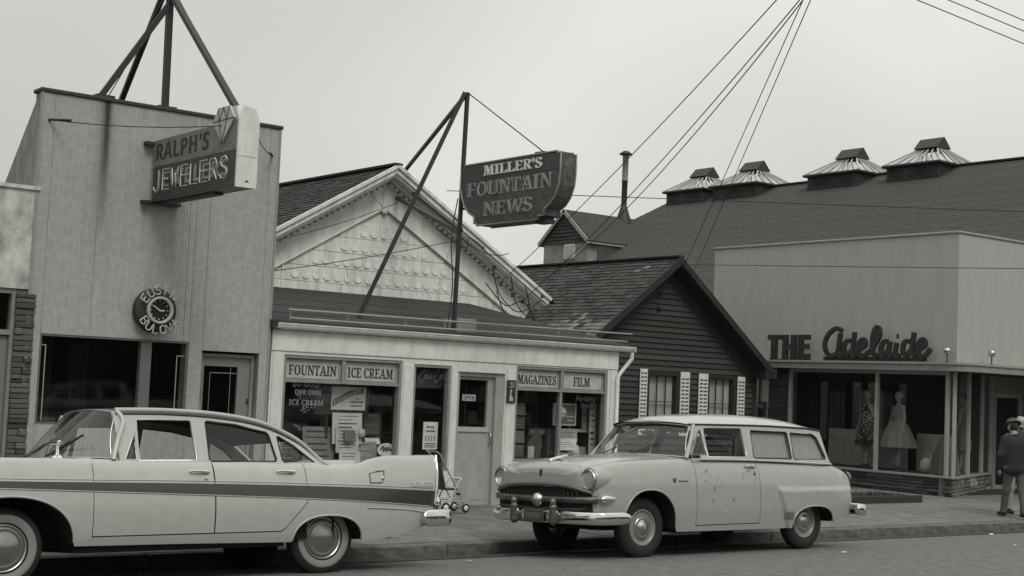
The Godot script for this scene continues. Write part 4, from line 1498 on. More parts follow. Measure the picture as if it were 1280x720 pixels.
# ---------------------------------------------------------------- the dark cottage
func build_cottage() -> void:
	var ax := 20.58
	var ay := 4.68
	var zw := -21.5
	var sl := 0.766
	var t := thing("cottage", "dark clapboard cottage with a steep shingled roof and white patterned shutters", "house", Vector3(ax, 0.12, zw))
	var wins := [R(20.17, 1.05, 20.92, 2.24), R(21.90, 1.05, 22.60, 2.24)]
	var b := MB.new()
	b.prism(PackedVector2Array([Vector2(17.88, 0.05), Vector2(20.17, 0.05), Vector2(20.17, 4.2), Vector2(17.88, ay - (ax - 17.88) * sl - 0.2)]), 0.06, Transform3D(Basis(), Vector3(0, 0, zw - 0.08)))
	b.prism(PackedVector2Array([Vector2(22.60, 0.05), Vector2(23.28, 0.05), Vector2(23.28, ay - (23.28 - ax) * sl - 0.2), Vector2(22.60, ay - (22.60 - ax) * sl - 0.2)]), 0.06, Transform3D(Basis(), Vector3(0, 0, zw - 0.08)))
	b.box(Vector3(20.17, 2.24, zw - 0.08), Vector3(22.60, 3.0, zw - 0.02))
	b.box(Vector3(20.17, 0.05, zw - 0.08), Vector3(22.60, 1.05, zw - 0.02))
	b.box(Vector3(20.92, 1.05, zw - 0.08), Vector3(21.90, 2.24, zw - 0.02))
	b.prism(PackedVector2Array([Vector2(20.17, 3.0), Vector2(22.60, 3.0), Vector2(22.2, 3.3), Vector2(ax, ay - 0.2), Vector2(20.17, 4.2)]), 0.06, Transform3D(Basis(), Vector3(0, 0, zw - 0.08)))
	b.box(Vector3(17.88, 0.05, -27.6), Vector3(17.98, 2.5, zw - 0.08))
	b.box(Vector3(23.18, 0.05, -27.6), Vector3(23.28, 2.5, zw - 0.08))
	b.prism(PackedVector2Array([Vector2(17.88, 0.05), Vector2(23.28, 0.05), Vector2(23.28, 2.5), Vector2(ax, ay - 0.2), Vector2(17.88, 2.5)]), 0.1, Transform3D(Basis(), Vector3(0, 0, -27.6)))
	obj("wall", b, mat(0.02, 0.9), t)
	# clapboards one by one
	var y := 0.15
	while y < 4.35:
		var h := 0.115
		var half := minf(2.69, (ay - 0.22 - y) / sl)
		var spans := [[ax - half if half < 2.69 else 17.89, ax + half if half < 2.69 else 23.27]]
		for w in wins:
			if y + h > w.position.y - 0.05 and y < w.end.y + 0.05:
				var nsp := []
				for s in spans:
					if s[0] < w.position.x - 0.08 and s[1] > w.end.x + 0.08:
						nsp.append([s[0], w.position.x - 0.08])
						nsp.append([w.end.x + 0.08, s[1]])
					else:
						nsp.append(s)
				spans = nsp
		for s in spans:
			var x: float = s[0]
			while x < s[1] - 0.02:
				var e: float = minf(s[1], x + rng.randf_range(2.6, 4.6))
				if s[1] - e < 0.3:
					e = s[1]
				b = MB.new()
				b.col(lin(rng.randf_range(0.042, 0.068)))
				var z := zw - 0.02
				var o := rng.randf_range(0.0, 0.004)
				var p := [Vector3(x, y, z + 0.040 + o), Vector3(x, y + h + 0.012, z + 0.006), Vector3(e - 0.004, y + h + 0.012, z + 0.006), Vector3(e - 0.004, y, z + 0.040 + o)]
				b.quad(p[0], p[1], p[2], p[3])
				b.quad(Vector3(x, y, z), p[0], p[3], Vector3(e - 0.004, y, z))
				b.quad(Vector3(x, y, z), Vector3(x, y + h, z), p[1], p[0])
				b.quad(p[3], p[2], Vector3(e - 0.004, y + h, z), Vector3(e - 0.004, y, z))
				obj("clapboard", b, M.dark_wood, t)
				x = e
		y += h
	b = MB.new()
	b.col(lin(0.03))
	b.cham(Vector3(17.80, 0.1, zw - 0.02), Vector3(17.93, 2.5, zw + 0.03), 0.004)
	b.cham(Vector3(23.22, 0.1, zw - 0.02), Vector3(23.34, 2.5, zw + 0.03), 0.004)
	obj("corner_board", b, M.dark_wood, t)
	for w in wins:
		b = MB.new()
		b.col(lin(0.028))
		var x0: float = w.position.x
		var x1: float = w.end.x
		frame_bars(b, x0 - 0.08, x1 + 0.08, 1.0, 2.32, 0.075, zw - 0.05, zw + 0.035)
		var f := obj("window", b, M.dark_wood, t)
		b = MB.new()
		b.col(lin(0.03))
		for k in [1, 2]:
			var x := lerpf(x0 + 0.01, x1 - 0.01, k / 3.0)
			b.box(Vector3(x - 0.008, 1.07, zw - 0.04), Vector3(x + 0.008, 2.25, zw - 0.015))
		b.box(Vector3(x0 + 0.01, 1.704, zw - 0.04), Vector3(x1 - 0.01, 1.72, zw - 0.016))
		obj("glazing_bar", b, M.dark_wood, f)
		for k in 3:
			for j in 2:
				b = MB.new()
				var xa := lerpf(x0 + 0.01, x1 - 0.01, k / 3.0) + 0.012
				var xb := lerpf(x0 + 0.01, x1 - 0.01, (k + 1) / 3.0) - 0.012
				b.quad(Vector3(xa, 1.1 if j == 0 else 1.725, zw - 0.03), Vector3(xa, 1.70 if j == 0 else 2.23, zw - 0.03), Vector3(xb, 1.70 if j == 0 else 2.23, zw - 0.03), Vector3(xb, 1.1 if j == 0 else 1.725, zw - 0.03))
				obj("pane", b, M.shop_glass, f)
		b = MB.new().smooth(1)
		var rows := []
		for j in 2:
			var row := PackedVector3Array()
			for k in 41:
				var x := lerpf(x0, x1, k / 40.0)
				row.append(Vector3(x, 1.05 if j == 0 else 2.24, zw - 0.10 + 0.014 * sin(k * 1.9)))
			rows.append(row)
		b.grid(rows)
		obj("curtain", b, M.curtain, f)
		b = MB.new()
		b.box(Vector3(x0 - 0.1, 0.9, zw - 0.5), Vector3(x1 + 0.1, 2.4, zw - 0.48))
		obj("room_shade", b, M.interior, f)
	# shutters: white boards pierced by two columns of slanting slots
	for s in [[19.88, 20.08, 1.02, 2.36], [21.02, 21.28, 1.02, 2.34], [21.55, 21.82, 1.02, 2.33], [22.72, 22.94, 1.02, 2.31]]:
		b = MB.new()
		b.cham(Vector3(s[0], s[2], zw + 0.035), Vector3(s[1], s[3], zw + 0.062), 0.004)
		var sh := obj("shutter", b, M.white, t)
		b = MB.new()
		var yy: float = s[2] + 0.06
		while yy < s[3] - 0.10:
			for c in 2:
				var w: float = (s[1] - s[0] - 0.05) / 2.0
				var xa: float = s[0] + 0.02 + c * (w + 0.01)
				var hh := 0.042
				b.prism(PackedVector2Array([Vector2(xa, yy), Vector2(xa + w, yy + 0.012), Vector2(xa + w * 0.8, yy + hh), Vector2(xa + w * 0.1, yy + hh - 0.006)]), 0.004, Transform3D(Basis(), Vector3(0, 0, zw + 0.060)))
			yy += 0.078
		stuff(obj("pierced_slots", b, mat(0.05, 0.9), sh))
	# roof, rakes and the deep soffit
	for s in [-1.0, 1.0]:
		var d := Vector3(s, -sl, 0).normalized()
		var nrm := Vector3(s * sl, 1, 0).normalized()
		var st := Vector3(ax, ay, -21.12)
		b = MB.new()
		var cr := d.cross(nrm).z
		var xf := Transform3D(Basis(d, nrm, Vector3(0, 0, cr)), st)
		var zr := func(a: float, c: float) -> Array:
			return [minf(a * cr, c * cr), maxf(a * cr, c * cr)]
		var z1: Array = zr.call(-6.6, 0.0)
		b.box(Vector3(0.0, -0.07, z1[0]), Vector3(3.70, -0.02, z1[1]), xf)
		obj("roof_deck", b, mat(0.025, 0.9), t)
		b = MB.new()
		shingle_slope(b, st + nrm * -0.02, d, Vector3.FORWARD, 3.74, 6.6, nrm, 0.125, 0.16, 0.025, 0.085, [[2.75, 0.5, 0.75], [2.4, 1.3, 0.5], [3.0, 1.7, 0.7], [2.7, 2.6, 0.5], [0.3, 0.9, 0.22]] if s < 0 else [])
		stuff(obj("roof_shingles", b, M.shingle, t))
		b = MB.new()
		b.col(lin(0.027))
		var zf: Array = zr.call(0.0, 0.05 + 0.003 * s)
		b.cham(Vector3(-0.03, -0.14, zf[0]), Vector3(3.74, 0.0, zf[1]), 0.008, xf)
		obj("barge_board", b, M.dark_wood, t)
		b = MB.new()
		b.col(lin(0.02))
		zf = zr.call(-0.40, 0.002 * s)
		b.box(Vector3(0.0, -0.16, zf[0]), Vector3(3.70, -0.075, zf[1]), xf)
		obj("soffit", b, M.dark_wood, t)
		b = MB.new()
		b.col(lin(0.032))
		zf = zr.call(-0.40, -0.36 + 0.002 * s)
		b.cham(Vector3(0.05, -0.40, zf[0]), Vector3(3.5, -0.16, zf[1]), 0.006, xf)
		obj("frieze_board", b, M.dark_wood, t)
	b = MB.new()
	b.bar(Vector3(ax, ay + 0.01, -21.1), Vector3(ax, ay + 0.01, -27.7), 0.18, 0.03)
	obj("ridge_cap", b, M.tar, t)
	b = MB.new()
	b.col(lin(0.03)).cham(Vector3(23.2, 2.28, -21.5), Vector3(23.55, 2.50, -21.08), 0.01)
	obj("eave_return", b, M.dark_wood, t)
	b = MB.new()
	b.lathe([[0.0, 0.0], [0.05, 0.0], [0.06, 0.03], [0.035, 0.07], [0.0, 0.09]], 10, Transform3D(Basis(Vector3.RIGHT, Vector3.BACK, Vector3.DOWN), Vector3(20.36, 3.62, zw + 0.01)))
	b.lathe([[0.0, 0.0], [0.03, 0.0], [0.03, 0.05], [0.0, 0.06]], 8, Transform3D(Basis(Vector3.RIGHT, Vector3.BACK, Vector3.DOWN), Vector3(20.38, 3.92, zw + 0.01)))
	obj("insulator", b, M.iron, t)
	# low bed with a dark edging in front
	var bed := thing("flower_bed", "low dark planted bed with a board edge in front of the dress shop's stone base", "flower bed", Vector3(20.6, 0.08, -16.7))
	b = MB.new()
	b.cham(Vector3(17.4, 0.05, -16.46), Vector3(22.36, 0.22, -16.40), 0.012)
	b.cham(Vector3(22.30, 0.05, -17.5), Vector3(22.36, 0.20, -16.46), 0.012)
	obj("edging", b, mat(0.028, 0.9, null), bed)
	b = MB.new()
	b.box(Vector3(17.4, 0.05, -17.5), Vector3(22.30, 0.17, -16.46))
	obj("soil", b, M.soil, bed)
	var leaf := MB.new()
	for k in 2600:
		var p := Vector3(rng.randf_range(17.5, 22.25), 0.16, rng.randf_range(-17.45, -16.48))
		var a := rng.randf() * TAU
		var l := rng.randf_range(0.03, 0.08)
		var dx := Vector3(cos(a), 0, sin(a))
		var tip := p + dx * l * 0.8 + Vector3.UP * l * rng.randf_range(0.5, 1.5)
		leaf.col(lin(rng.randf_range(0.03, 0.075)))
		leaf.tri(p - dx.cross(Vector3.UP) * 0.012, tip, p + dx.cross(Vector3.UP) * 0.012)
	stuff(obj("ground_cover", leaf, M.vcol_soft, bed))


# ---------------------------------------------------------------- the dress shop
func build_dress_shop() -> void:
	var xw := 24.15
	var t := thing("dress_shop", "pale stucco corner shop with stone base, show windows and a projecting canopy", "building", Vector3(26.0, 0.1, -19.0))
	var b := MB.new()
	b.box(Vector3(xw, 2.70, -23.65), Vector3(28.3, 5.28, -19.4))
	b.box(Vector3(xw, 2.70, -19.4), Vector3(36.0, 5.28, -17.0))
	obj("upper_wall", b, M.stucco, t)
	b = MB.new()
	b.cham(Vector3(xw - 0.03, 5.28, -23.68), Vector3(28.33, 5.33, -19.4), 0.012)
	b.cham(Vector3(xw - 0.03, 5.28, -19.4), Vector3(36.0, 5.33, -16.97), 0.012)
	obj("coping", b, M.concrete_trim, t)
	b = MB.new()
	b.box(Vector3(xw + 0.2, 0.1, -23.6), Vector3(xw + 0.3, 2.7, -21.9))
	b.box(Vector3(xw, 0.05, -23.6), Vector3(xw + 0.25, 2.70, -21.86))
	obj("rear_wall", b, M.stucco, t)
	# stone pier and base, course by course
	var pier := obj("stone_pier", MB.new().box(Vector3(xw + 0.03, 0.05, -21.86), Vector3(xw + 0.3, 2.70, -21.30)), M.mortar, t)
	var y := 0.06
	while y < 2.5:
		var h := rng.randf_range(0.05, 0.09)
		var z := -21.86
		while z < -21.32:
			var l := rng.randf_range(0.18, 0.4)
			var e := minf(z + l, -21.30)
			b = MB.new()
			b.col(lin(rng.randf_range(0.045, 0.10)))
			b.cham(Vector3(xw - rng.randf_range(0.0, 0.02), y + 0.003, z + 0.003), Vector3(xw + 0.05, y + h - 0.003, e - 0.003), 0.008)
			obj("stone", b, M.stone, pier)
			z = e
		y += h
	var base := obj("stone_base", MB.new().box(Vector3(xw + 0.03, 0.0, -21.30), Vector3(xw + 0.3, 0.45, -17.10)), M.mortar, t)
	y = 0.06
	while y < 0.44:
		var h := rng.randf_range(0.045, 0.085)
		if y + h > 0.40:
			h = 0.45 - y
		var z := -21.30
		while z < -17.06:
			var e := minf(z + rng.randf_range(0.25, 0.75), -17.04)
			b = MB.new()
			b.col(lin(rng.randf_range(0.055, 0.125)))
			b.cham(Vector3(xw - rng.randf_range(0.0, 0.03), y + 0.004, z + 0.003), Vector3(xw + 0.05, y + h - 0.004, e - 0.003), 0.01)
			obj("stone", b, M.stone, base)
			z = e
		y += h
	# angled base of the entry window, lighter rough stone
	var c0 := Vector3(xw + 0.02, 0, -17.02)
	var c1 := Vector3(27.4, 0, -18.35)
	var d := (c1 - c0).normalized()
	var ln := (c1 - c0).length()
	var xf := facing(d, c0)
	var ab := obj("angled_stone_base", MB.new().box(Vector3(0.05, 0.0, -0.3), Vector3(ln, 0.45, -0.03), xf), M.mortar, t)
	y = 0.06
	while y < 0.44:
		var h := rng.randf_range(0.06, 0.10)
		if y + h > 0.38:
			h = 0.45 - y
		var u := 0.0
		while u < ln - 0.02:
			var e := minf(u + rng.randf_range(0.12, 0.38), ln)
			b = MB.new()
			b.col(lin(0.42 if rng.randf() < 0.08 else rng.randf_range(0.12, 0.23)))
			b.cham(Vector3(u + 0.003, y + 0.004, -0.05), Vector3(e - 0.003, y + h - 0.004, rng.randf_range(0.0, 0.025)), 0.01, xf)
			obj("stone", b, M.stone, ab)
			u = e
		y += h
	b = MB.new()
	b.cham(Vector3(xw - 0.05, 0.45, -21.34), Vector3(xw + 0.2, 0.50, -17.0), 0.01)
	b.cham(Vector3(-0.02, 0.451, -0.2), Vector3(ln, 0.499, 0.05), 0.01, xf)
	obj("sill", b, M.frame, t)
	# posts and glass
	for z in [-21.28, -18.95, -17.24]:
		b = MB.new()
		b.cham(Vector3(xw - 0.01, 0.5, z), Vector3(xw + 0.07, 2.56, z + 0.075), 0.006)
		obj("post", b, M.cream, t)
	b = MB.new()
	b.box(Vector3(xw, 2.48, -21.205), Vector3(xw + 0.06, 2.56, -18.95))
	b.box(Vector3(xw, 2.48, -18.875), Vector3(xw + 0.06, 2.56, -17.24))
	obj("window_head", b, M.cream, t)
	for u in [0.02, 1.28, 2.52, 3.38]:
		b = MB.new()
		b.cham(Vector3(u, 0.5, -0.06), Vector3(u + 0.06, 2.56, 0.01), 0.006, xf)
		obj("post", b, M.cream, t)
	for z in [[-21.205, -18.95], [-18.875, -17.24]]:
		b = MB.new()
		b.quad(Vector3(xw + 0.03, 0.5, z[0]), Vector3(xw + 0.03, 2.48, z[0]), Vector3(xw + 0.03, 2.48, z[1]), Vector3(xw + 0.03, 0.5, z[1]))
		obj("window", b, M.shop_glass, t)
	for u in [[0.08, 1.28], [1.34, 2.52], [2.58, 3.38]]:
		b = MB.new()
		b.quad(xf * Vector3(u[0], 0.5, -0.025), xf * Vector3(u[0], 2.56, -0.025), xf * Vector3(u[1], 2.56, -0.025), xf * Vector3(u[1], 0.5, -0.025))
		obj("window", b, M.shop_glass, t)
	# entry: back wall with door, and the further shop front out of frame
	b = MB.new()
	b.box(Vector3(27.4, 0.1, -18.6), Vector3(27.6, 2.7, -18.4))
	b.box(Vector3(28.7, 0.1, -18.6), Vector3(29.0, 2.7, -18.4))
	b.box(Vector3(27.6, 2.2, -18.6), Vector3(28.7, 2.7, -18.4))
	b.box(Vector3(29.0, 0.1, -18.5), Vector3(29.15, 2.7, -17.0))
	holed(b, 29.15, 36.0, 0.1, 2.7, [R(29.5, 0.5, 35.6, 2.5)], -17.0, -17.15)
	b.box(Vector3(35.85, 0.1, -19.4), Vector3(36.0, 2.7, -17.15))
	obj("entry_wall", b, M.frame, t)
	pane("window", 29.5, 35.6, 0.5, 2.5, -17.08, t)
	b = MB.new()
	frame_bars(b, 27.62, 28.68, 0.12, 2.2, 0.09, -18.52, -18.46)
	var dr := obj("door", b, M.cream, t)
	pane("window", 27.71, 28.59, 0.21, 2.11, -18.49, dr)
	# the room: show-window floor, black backdrop, ceiling
	b = MB.new()
	b.box(Vector3(xw + 0.22, 0.42, -21.3), Vector3(25.4, 0.5, -17.6))
	b.prism(PackedVector2Array([Vector2(24.4, -17.35), Vector2(27.3, -18.6), Vector2(27.3, -19.2), Vector2(24.4, -19.0)]), 0.08, Transform3D(Basis(Vector3.RIGHT, Vector3.BACK, Vector3.DOWN), Vector3(0, 0.49, 0)))
	obj("window_floor", b, M.interior_mid, t)
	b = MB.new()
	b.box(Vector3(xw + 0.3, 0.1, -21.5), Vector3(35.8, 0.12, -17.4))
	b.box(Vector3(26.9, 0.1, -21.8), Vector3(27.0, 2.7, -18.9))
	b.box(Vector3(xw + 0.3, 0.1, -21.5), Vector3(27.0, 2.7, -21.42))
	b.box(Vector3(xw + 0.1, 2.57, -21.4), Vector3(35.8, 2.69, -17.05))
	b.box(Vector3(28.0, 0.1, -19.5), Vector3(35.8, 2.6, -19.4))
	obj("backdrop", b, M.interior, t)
	for z in [-20.75, -20.3, -18.45, -18.15]:
		b = MB.new()
		b.box(Vector3(25.9, 0.5, z), Vector3(25.95, 2.15 if z < -20 else 2.56, z + 0.16))
		obj("display_upright", b, M.frame, t)
	for z in [[-18.75, -17.8], [-21.1, -19.0]]:
		b = MB.new()
		b.cham(Vector3(25.3, 0.5, z[0]), Vector3(25.36, 1.28, z[1]), 0.01)
		obj("display_screen", b, M.cream, t)
	# canopy: a flat slab round the corner with a stepped fascia
	var top := PackedVector2Array([Vector2(23.86, -22.15), Vector2(23.86, -16.95), Vector2(23.89, -16.80), Vector2(23.97, -16.68), Vector2(24.10, -16.62), Vector2(24.25, -16.60), Vector2(36.0, -16.60), Vector2(36.0, -17.0), Vector2(24.15, -17.0), Vector2(24.15, -22.15)])
	var lay := Transform3D(Basis(Vector3.RIGHT, Vector3.BACK, Vector3.DOWN), Vector3(0, 2.68, 0))
	b = MB.new()
	b.prism(top, 0.125, lay)
	obj("canopy", b, M.frame, t)
	var lip := PackedVector2Array()
	for p in Geometry2D.offset_polygon(top, 0.03)[0]:
		lip.append(Vector2(p.x, p.y))
	b = MB.new()
	b.prism(lip, 0.045, Transform3D(lay.basis, Vector3(0, 2.726, 0)))
	obj("canopy_lip", b, M.concrete_trim, t)
	# letters standing on the canopy
	var sg := thing("canopy_lettering", "large dark standing letters THE and a script word on the canopy", "lettering", Vector3(23.86, 2.73, -19.5))
	var lx := facing(Vector3.BACK, Vector3(23.90, 2.75, -17.0))
	var dark := mat(0.03, 0.6, noise_tex(35, 0.03, 4, 0.6, 1.0, 128), Vector3.ONE * 2)
	b = MB.new()
	b.prism(PackedVector2Array([Vector2(-4.56, 0), Vector2(-4.40, 0), Vector2(-4.40, .41), Vector2(-4.27, .41), Vector2(-4.27, .52), Vector2(-4.66, .52), Vector2(-4.66, .41), Vector2(-4.56, .41)]), 0.06, lx)
	obj("letter", b, dark, sg)
	b = MB.new()
	b.prism(PackedVector2Array([Vector2(-4.23, 0), Vector2(-4.09, 0), Vector2(-4.09, .20), Vector2(-4.00, .20), Vector2(-4.00, 0), Vector2(-3.86, 0), Vector2(-3.86, .52), Vector2(-4.00, .52), Vector2(-4.00, .32), Vector2(-4.09, .32), Vector2(-4.09, .52), Vector2(-4.23, .52)]), 0.06, lx)
	obj("letter", b, dark, sg)
	b = MB.new()
	b.prism(PackedVector2Array([Vector2(-3.80, 0), Vector2(-3.47, 0), Vector2(-3.47, .11), Vector2(-3.66, .11), Vector2(-3.66, .21), Vector2(-3.50, .21), Vector2(-3.50, .32), Vector2(-3.66, .32), Vector2(-3.66, .41), Vector2(-3.47, .41), Vector2(-3.47, .52), Vector2(-3.80, .52)]), 0.06, lx)
	obj("letter", b, dark, sg)
	var script := [
		[[2.61, 0.59, 2.77, 0.65, 2.98, 0.52, 3.07, 0.31, 2.99, 0.12, 2.83, 0.08, 2.70, 0.20, 2.66, 0.53], [2.66, 0.55, 2.69, 0.15, 2.57, 0.07]],
		[[2.36, 0.39, 2.50, 0.37, 2.56, 0.23, 2.48, 0.09, 2.36, 0.18], [2.28, 0.57, 2.32, 0.16, 2.21, 0.07]],
		[[2.18, 0.2, 2.01, 0.3, 2.05, 0.42, 2.17, 0.34, 2.2, 0.17, 2.08, 0.07, 1.90, 0.16]],
		[[1.89, 0.14, 1.66, 0.47, 1.66, 0.63, 1.74, 0.66, 1.81, 0.52, 1.83, 0.30, 1.79, 0.12, 1.66, 0.09]],
		[[1.43, 0.38, 1.55, 0.36, 1.61, 0.21, 1.53, 0.09, 1.42, 0.20], [1.38, 0.38, 1.41, 0.16, 1.30, 0.08]],
		[[1.22, 0.35, 1.25, 0.15, 1.13, 0.08], [1.21, 0.485, 1.195, 0.485]],
		[[0.9, 0.38, 1.03, 0.36, 1.07, 0.21, 0.99, 0.09, 0.88, 0.20], [0.80, 0.56, 0.85, 0.17, 0.74, 0.08]],
		[[0.72, 0.19, 0.54, 0.3, 0.58, 0.42, 0.69, 0.35, 0.71, 0.18, 0.61, 0.08, 0.50, 0.12, 0.41, 0.24]]]
	for s in script:
		for st in s:
			for q in range(0, st.size(), 2):
				st[q] = -st[q]
		script_strokes("letter", s, 0.092, 0.06, lx, dark, sg)
	b = MB.new()
	b.box(Vector3(-4.6, -0.024, 0.01), Vector3(-3.45, 0.0, 0.05), lx)
	b.box(Vector3(-3.1, -0.024, 0.01), Vector3(-0.5, 0.06, 0.03), lx)
	obj("letter_rail", b, dark, sg)
	# two bright globes on the canopy
	for k in 2:
		var p := [Vector3(23.98, 2.73, -17.10), Vector3(24.93, 2.73, -16.74)][k] as Vector3
		var g := thing("canopy_lamp", ["round globe on the canopy nearest the script letters, left of the corner", "round globe on the canopy right of the building corner"][k], "lamp", p, "canopy globes")
		b = MB.new()
		b.tube([p, p + Vector3(0, 0.15, 0)], 0.014, 6)
		b.lathe([[0.0, 0.0], [0.05, 0.0], [0.05, 0.012], [0.0, 0.014]], 10, Transform3D(Basis(), p))
		obj("stem", b, M.iron, g)
		b = MB.new()
		var prof := []
		for q in 11:
			var a := PI * q / 10.0
			prof.append([sin(a) * 0.075, 0.22 - cos(a) * 0.075])
		b.lathe(prof, 18, Transform3D(Basis(), p))
		obj("globe", b, M.chrome_dull, g)
	# wall light and drain pipe in the gap beside the cottage
	b = MB.new()
	b.tube([Vector3(xw - 0.03, 0.1, -22.1), Vector3(xw - 0.03, 2.6, -22.1)], 0.025, 8)
	tag(obj("drain_pipe", b, M.iron), "thin drain pipe in the gap between the cottage and the stone pier", "pipe")
	t = thing("electric_meter", "dark round meter low on the wall between the cottage and the stone pier", "meter", Vector3(xw - 0.02, 1.5, -21.98))
	b = MB.new()
	b.cham(Vector3(xw - 0.09, 1.50, -22.06), Vector3(xw, 1.80, -21.90), 0.01)
	obj("box", b, M.iron, t)
	b = MB.new()
	b.lathe([[0.0, 0.10], [0.05, 0.09], [0.07, 0.05], [0.07, 0.0]], 14, Transform3D(Basis(Vector3.BACK, Vector3.LEFT, Vector3.UP), Vector3(xw - 0.09, 1.66, -21.98)))
	obj("dial_cover", b, M.steel_dark, t)


# ---------------------------------------------------------------- the big hall behind
func build_hall() -> void:
	var rx := 38.0
	var ry := 9.35
	var sl := 0.48
	var z0 := -39.2
	var z1 := -19.7
	var t := thing("great_hall", "long hall with a vast dark grey roof rising behind the cottage and dress shop", "building", Vector3(rx, 0.1, -31.7))
	var b := MB.new()
	for z in [z0 + 0.2, z1 - 0.4]:
		b.prism(PackedVector2Array([Vector2(28.6, 0), Vector2(47.4, 0), Vector2(47.4, 4.7), Vector2(rx, ry - 0.16), Vector2(28.6, 4.7)]), 0.2, Transform3D(Basis(), Vector3(0, 0, z)))
	b.box(Vector3(28.6, 0, z0 + 0.4), Vector3(28.8, 4.7, z1 - 0.4))
	b.box(Vector3(47.2, 0, z0 + 0.4), Vector3(47.4, 4.7, z1 - 0.4))
	obj("wall", b, mat(0.22, 0.9), t)
	for s in [-1.0, 1.0]:
		var d := Vector3(s, -sl, 0).normalized()
		var n := Vector3(s * sl, 1, 0).normalized()
		b = MB.new()
		# lapped felt courses, each a little proud of the one below
		var l := 10.9
		var rows := 60
		for k in rows:
			var u0 := l * k / rows
			var u1 := l * (k + 1) / rows + 0.02
			var lift := n * rng.randf_range(0.006, 0.012)
			var p := Vector3(rx, ry, 0)
			var a := p + d * u0 + n * 0.004
			var c := p + d * u1 + lift
			b.quad(Vector3(a.x, a.y, z0), Vector3(a.x, a.y, z1), Vector3(c.x, c.y, z1), Vector3(c.x, c.y, z0))
			b.quad(Vector3(c.x, c.y, z0), Vector3(c.x, c.y, z1), Vector3(c.x, c.y, z1) - lift, Vector3(c.x, c.y, z0) - lift)
		obj("roof", b, M.hall_roof, t)
		b = MB.new()
		b.bar(Vector3(rx, ry - 0.12, z0 + 0.02), Vector3(rx, ry - 0.12, z0 + 0.02) + d * 10.9, 0.04, 0.2)
		b.bar(Vector3(rx, ry - 0.12, z1 - 0.02), Vector3(rx, ry - 0.12, z1 - 0.02) + d * 10.9, 0.04, 0.2)
		obj("barge_board", b, M.frame, t)
	b = MB.new()
	b.bar(Vector3(rx, ry + 0.03, z0), Vector3(rx, ry + 0.03, z1), 0.25, 0.05)
	obj("ridge_cap", b, M.tar, t)
	# roof lanterns along the ridge
	var zs := [[-38.85, -36.95], [-36.45, -34.35], [-32.05, -29.95], [-28.80, -26.85]]
	var say := ["farthest left roof lantern, next to the tall flue", "second roof lantern from the left, close to the farthest one", "third roof lantern from the left, alone on the ridge", "roof lantern farthest right and nearest, largest of the four"]
	for k in 4:
		var zc: float = (zs[k][0] + zs[k][1]) / 2
		var hw: float = (zs[k][1] - zs[k][0]) / 2
		var rt := thing("roof_lantern", say[k], "skylight", Vector3(rx, ry - 0.5, zc), "glazed lanterns on the hall ridge")
		b = MB.new()
		b.box(Vector3(rx - 1.0, ry - 0.56, zc - hw), Vector3(rx + 1.0, ry - 0.02 + 0.0, zc + hw))
		obj("curb", b, mat(0.045, 0.9, noise_tex(36, 0.02, 4, 0.5, 1.0, 128), Vector3.ONE * 0.5), rt)
		b = MB.new()
		b.cham(Vector3(rx - 1.14, ry - 0.02, zc - hw - 0.12), Vector3(rx + 1.14, ry + 0.06, zc + hw + 0.12), 0.02)
		obj("curb_rim", b, M.steel_dark, rt)
		var lo := [Vector3(rx - 1.08, ry + 0.06, zc - hw - 0.08), Vector3(rx - 1.08, ry + 0.06, zc + hw + 0.08), Vector3(rx + 1.08, ry + 0.06, zc + hw + 0.08), Vector3(rx + 1.08, ry + 0.06, zc - hw - 0.08)]
		var hi := [Vector3(rx - 0.22, ry + 0.62, zc - 0.36), Vector3(rx - 0.22, ry + 0.62, zc + 0.36), Vector3(rx + 0.22, ry + 0.62, zc + 0.36), Vector3(rx + 0.22, ry + 0.62, zc - 0.36)]
		for f in 4:
			b = MB.new()
			b.quad(lo[f], hi[f], hi[(f + 1) % 4], lo[(f + 1) % 4])
			obj("pane", b, M.glass, rt)
			for q in 5:
				var a: Vector3 = lo[f].lerp(lo[(f + 1) % 4], q / 5.0)
				var c: Vector3 = hi[f].lerp(hi[(f + 1) % 4], q / 5.0)
				b = MB.new()
				b.bar(a, c, 0.055 if q == 0 else 0.035, 0.05)
				obj("glazing_bar", b, M.panel, rt)
		b = MB.new()
		b.box(Vector3(rx - 0.24, ry + 0.58, zc - 0.38), Vector3(rx + 0.24, ry + 0.72, zc + 0.38))
		b.prism(PackedVector2Array([Vector2(-0.36, 0.64), Vector2(-0.33, 0.62), Vector2(0.33, 0.62), Vector2(0.36, 0.64), Vector2(0.03, 0.98), Vector2(-0.03, 0.98)]), 0.88, Transform3D(Basis(), Vector3(rx, ry, zc - 0.44)))
		obj("cap", b, M.steel_dark, rt)
	# cross wing on the near slope
	var wx := 31.0
	var wz := -37.58
	var wy := 8.0
	var ws := 0.84
	var w := thing("roof_dormer", "pale-walled cross gable on the hall roof, its shingled end above a small window", "dormer", Vector3(33.0, 6.0, wz))
	b = MB.new()
	b.box(Vector3(wx + 0.15, 5.8, wz - 1.15), Vector3(35.0, 6.9, wz - 1.05))
	b.box(Vector3(wx + 0.15, 5.8, wz + 1.05), Vector3(35.0, 6.9, wz + 1.15))
	b.box(Vector3(wx + 0.15, 5.8, wz - 1.05), Vector3(wx + 0.25, 6.9, wz + 1.05))
	obj("wall", b, mat(0.30, 0.8, noise_tex(37, 0.02, 4, 0.75, 1.0, 128), Vector3.ONE * 0.6), w)
	b = MB.new()
	b.box(Vector3(wx + 0.10, 6.30, wz + 0.0), Vector3(wx + 0.15, 6.80, wz + 0.55))
	var wn := obj("window", b, M.white, w)
	b = MB.new()
	b.box(Vector3(wx + 0.085, 6.35, wz + 0.05), Vector3(wx + 0.10, 6.75, wz + 0.5))
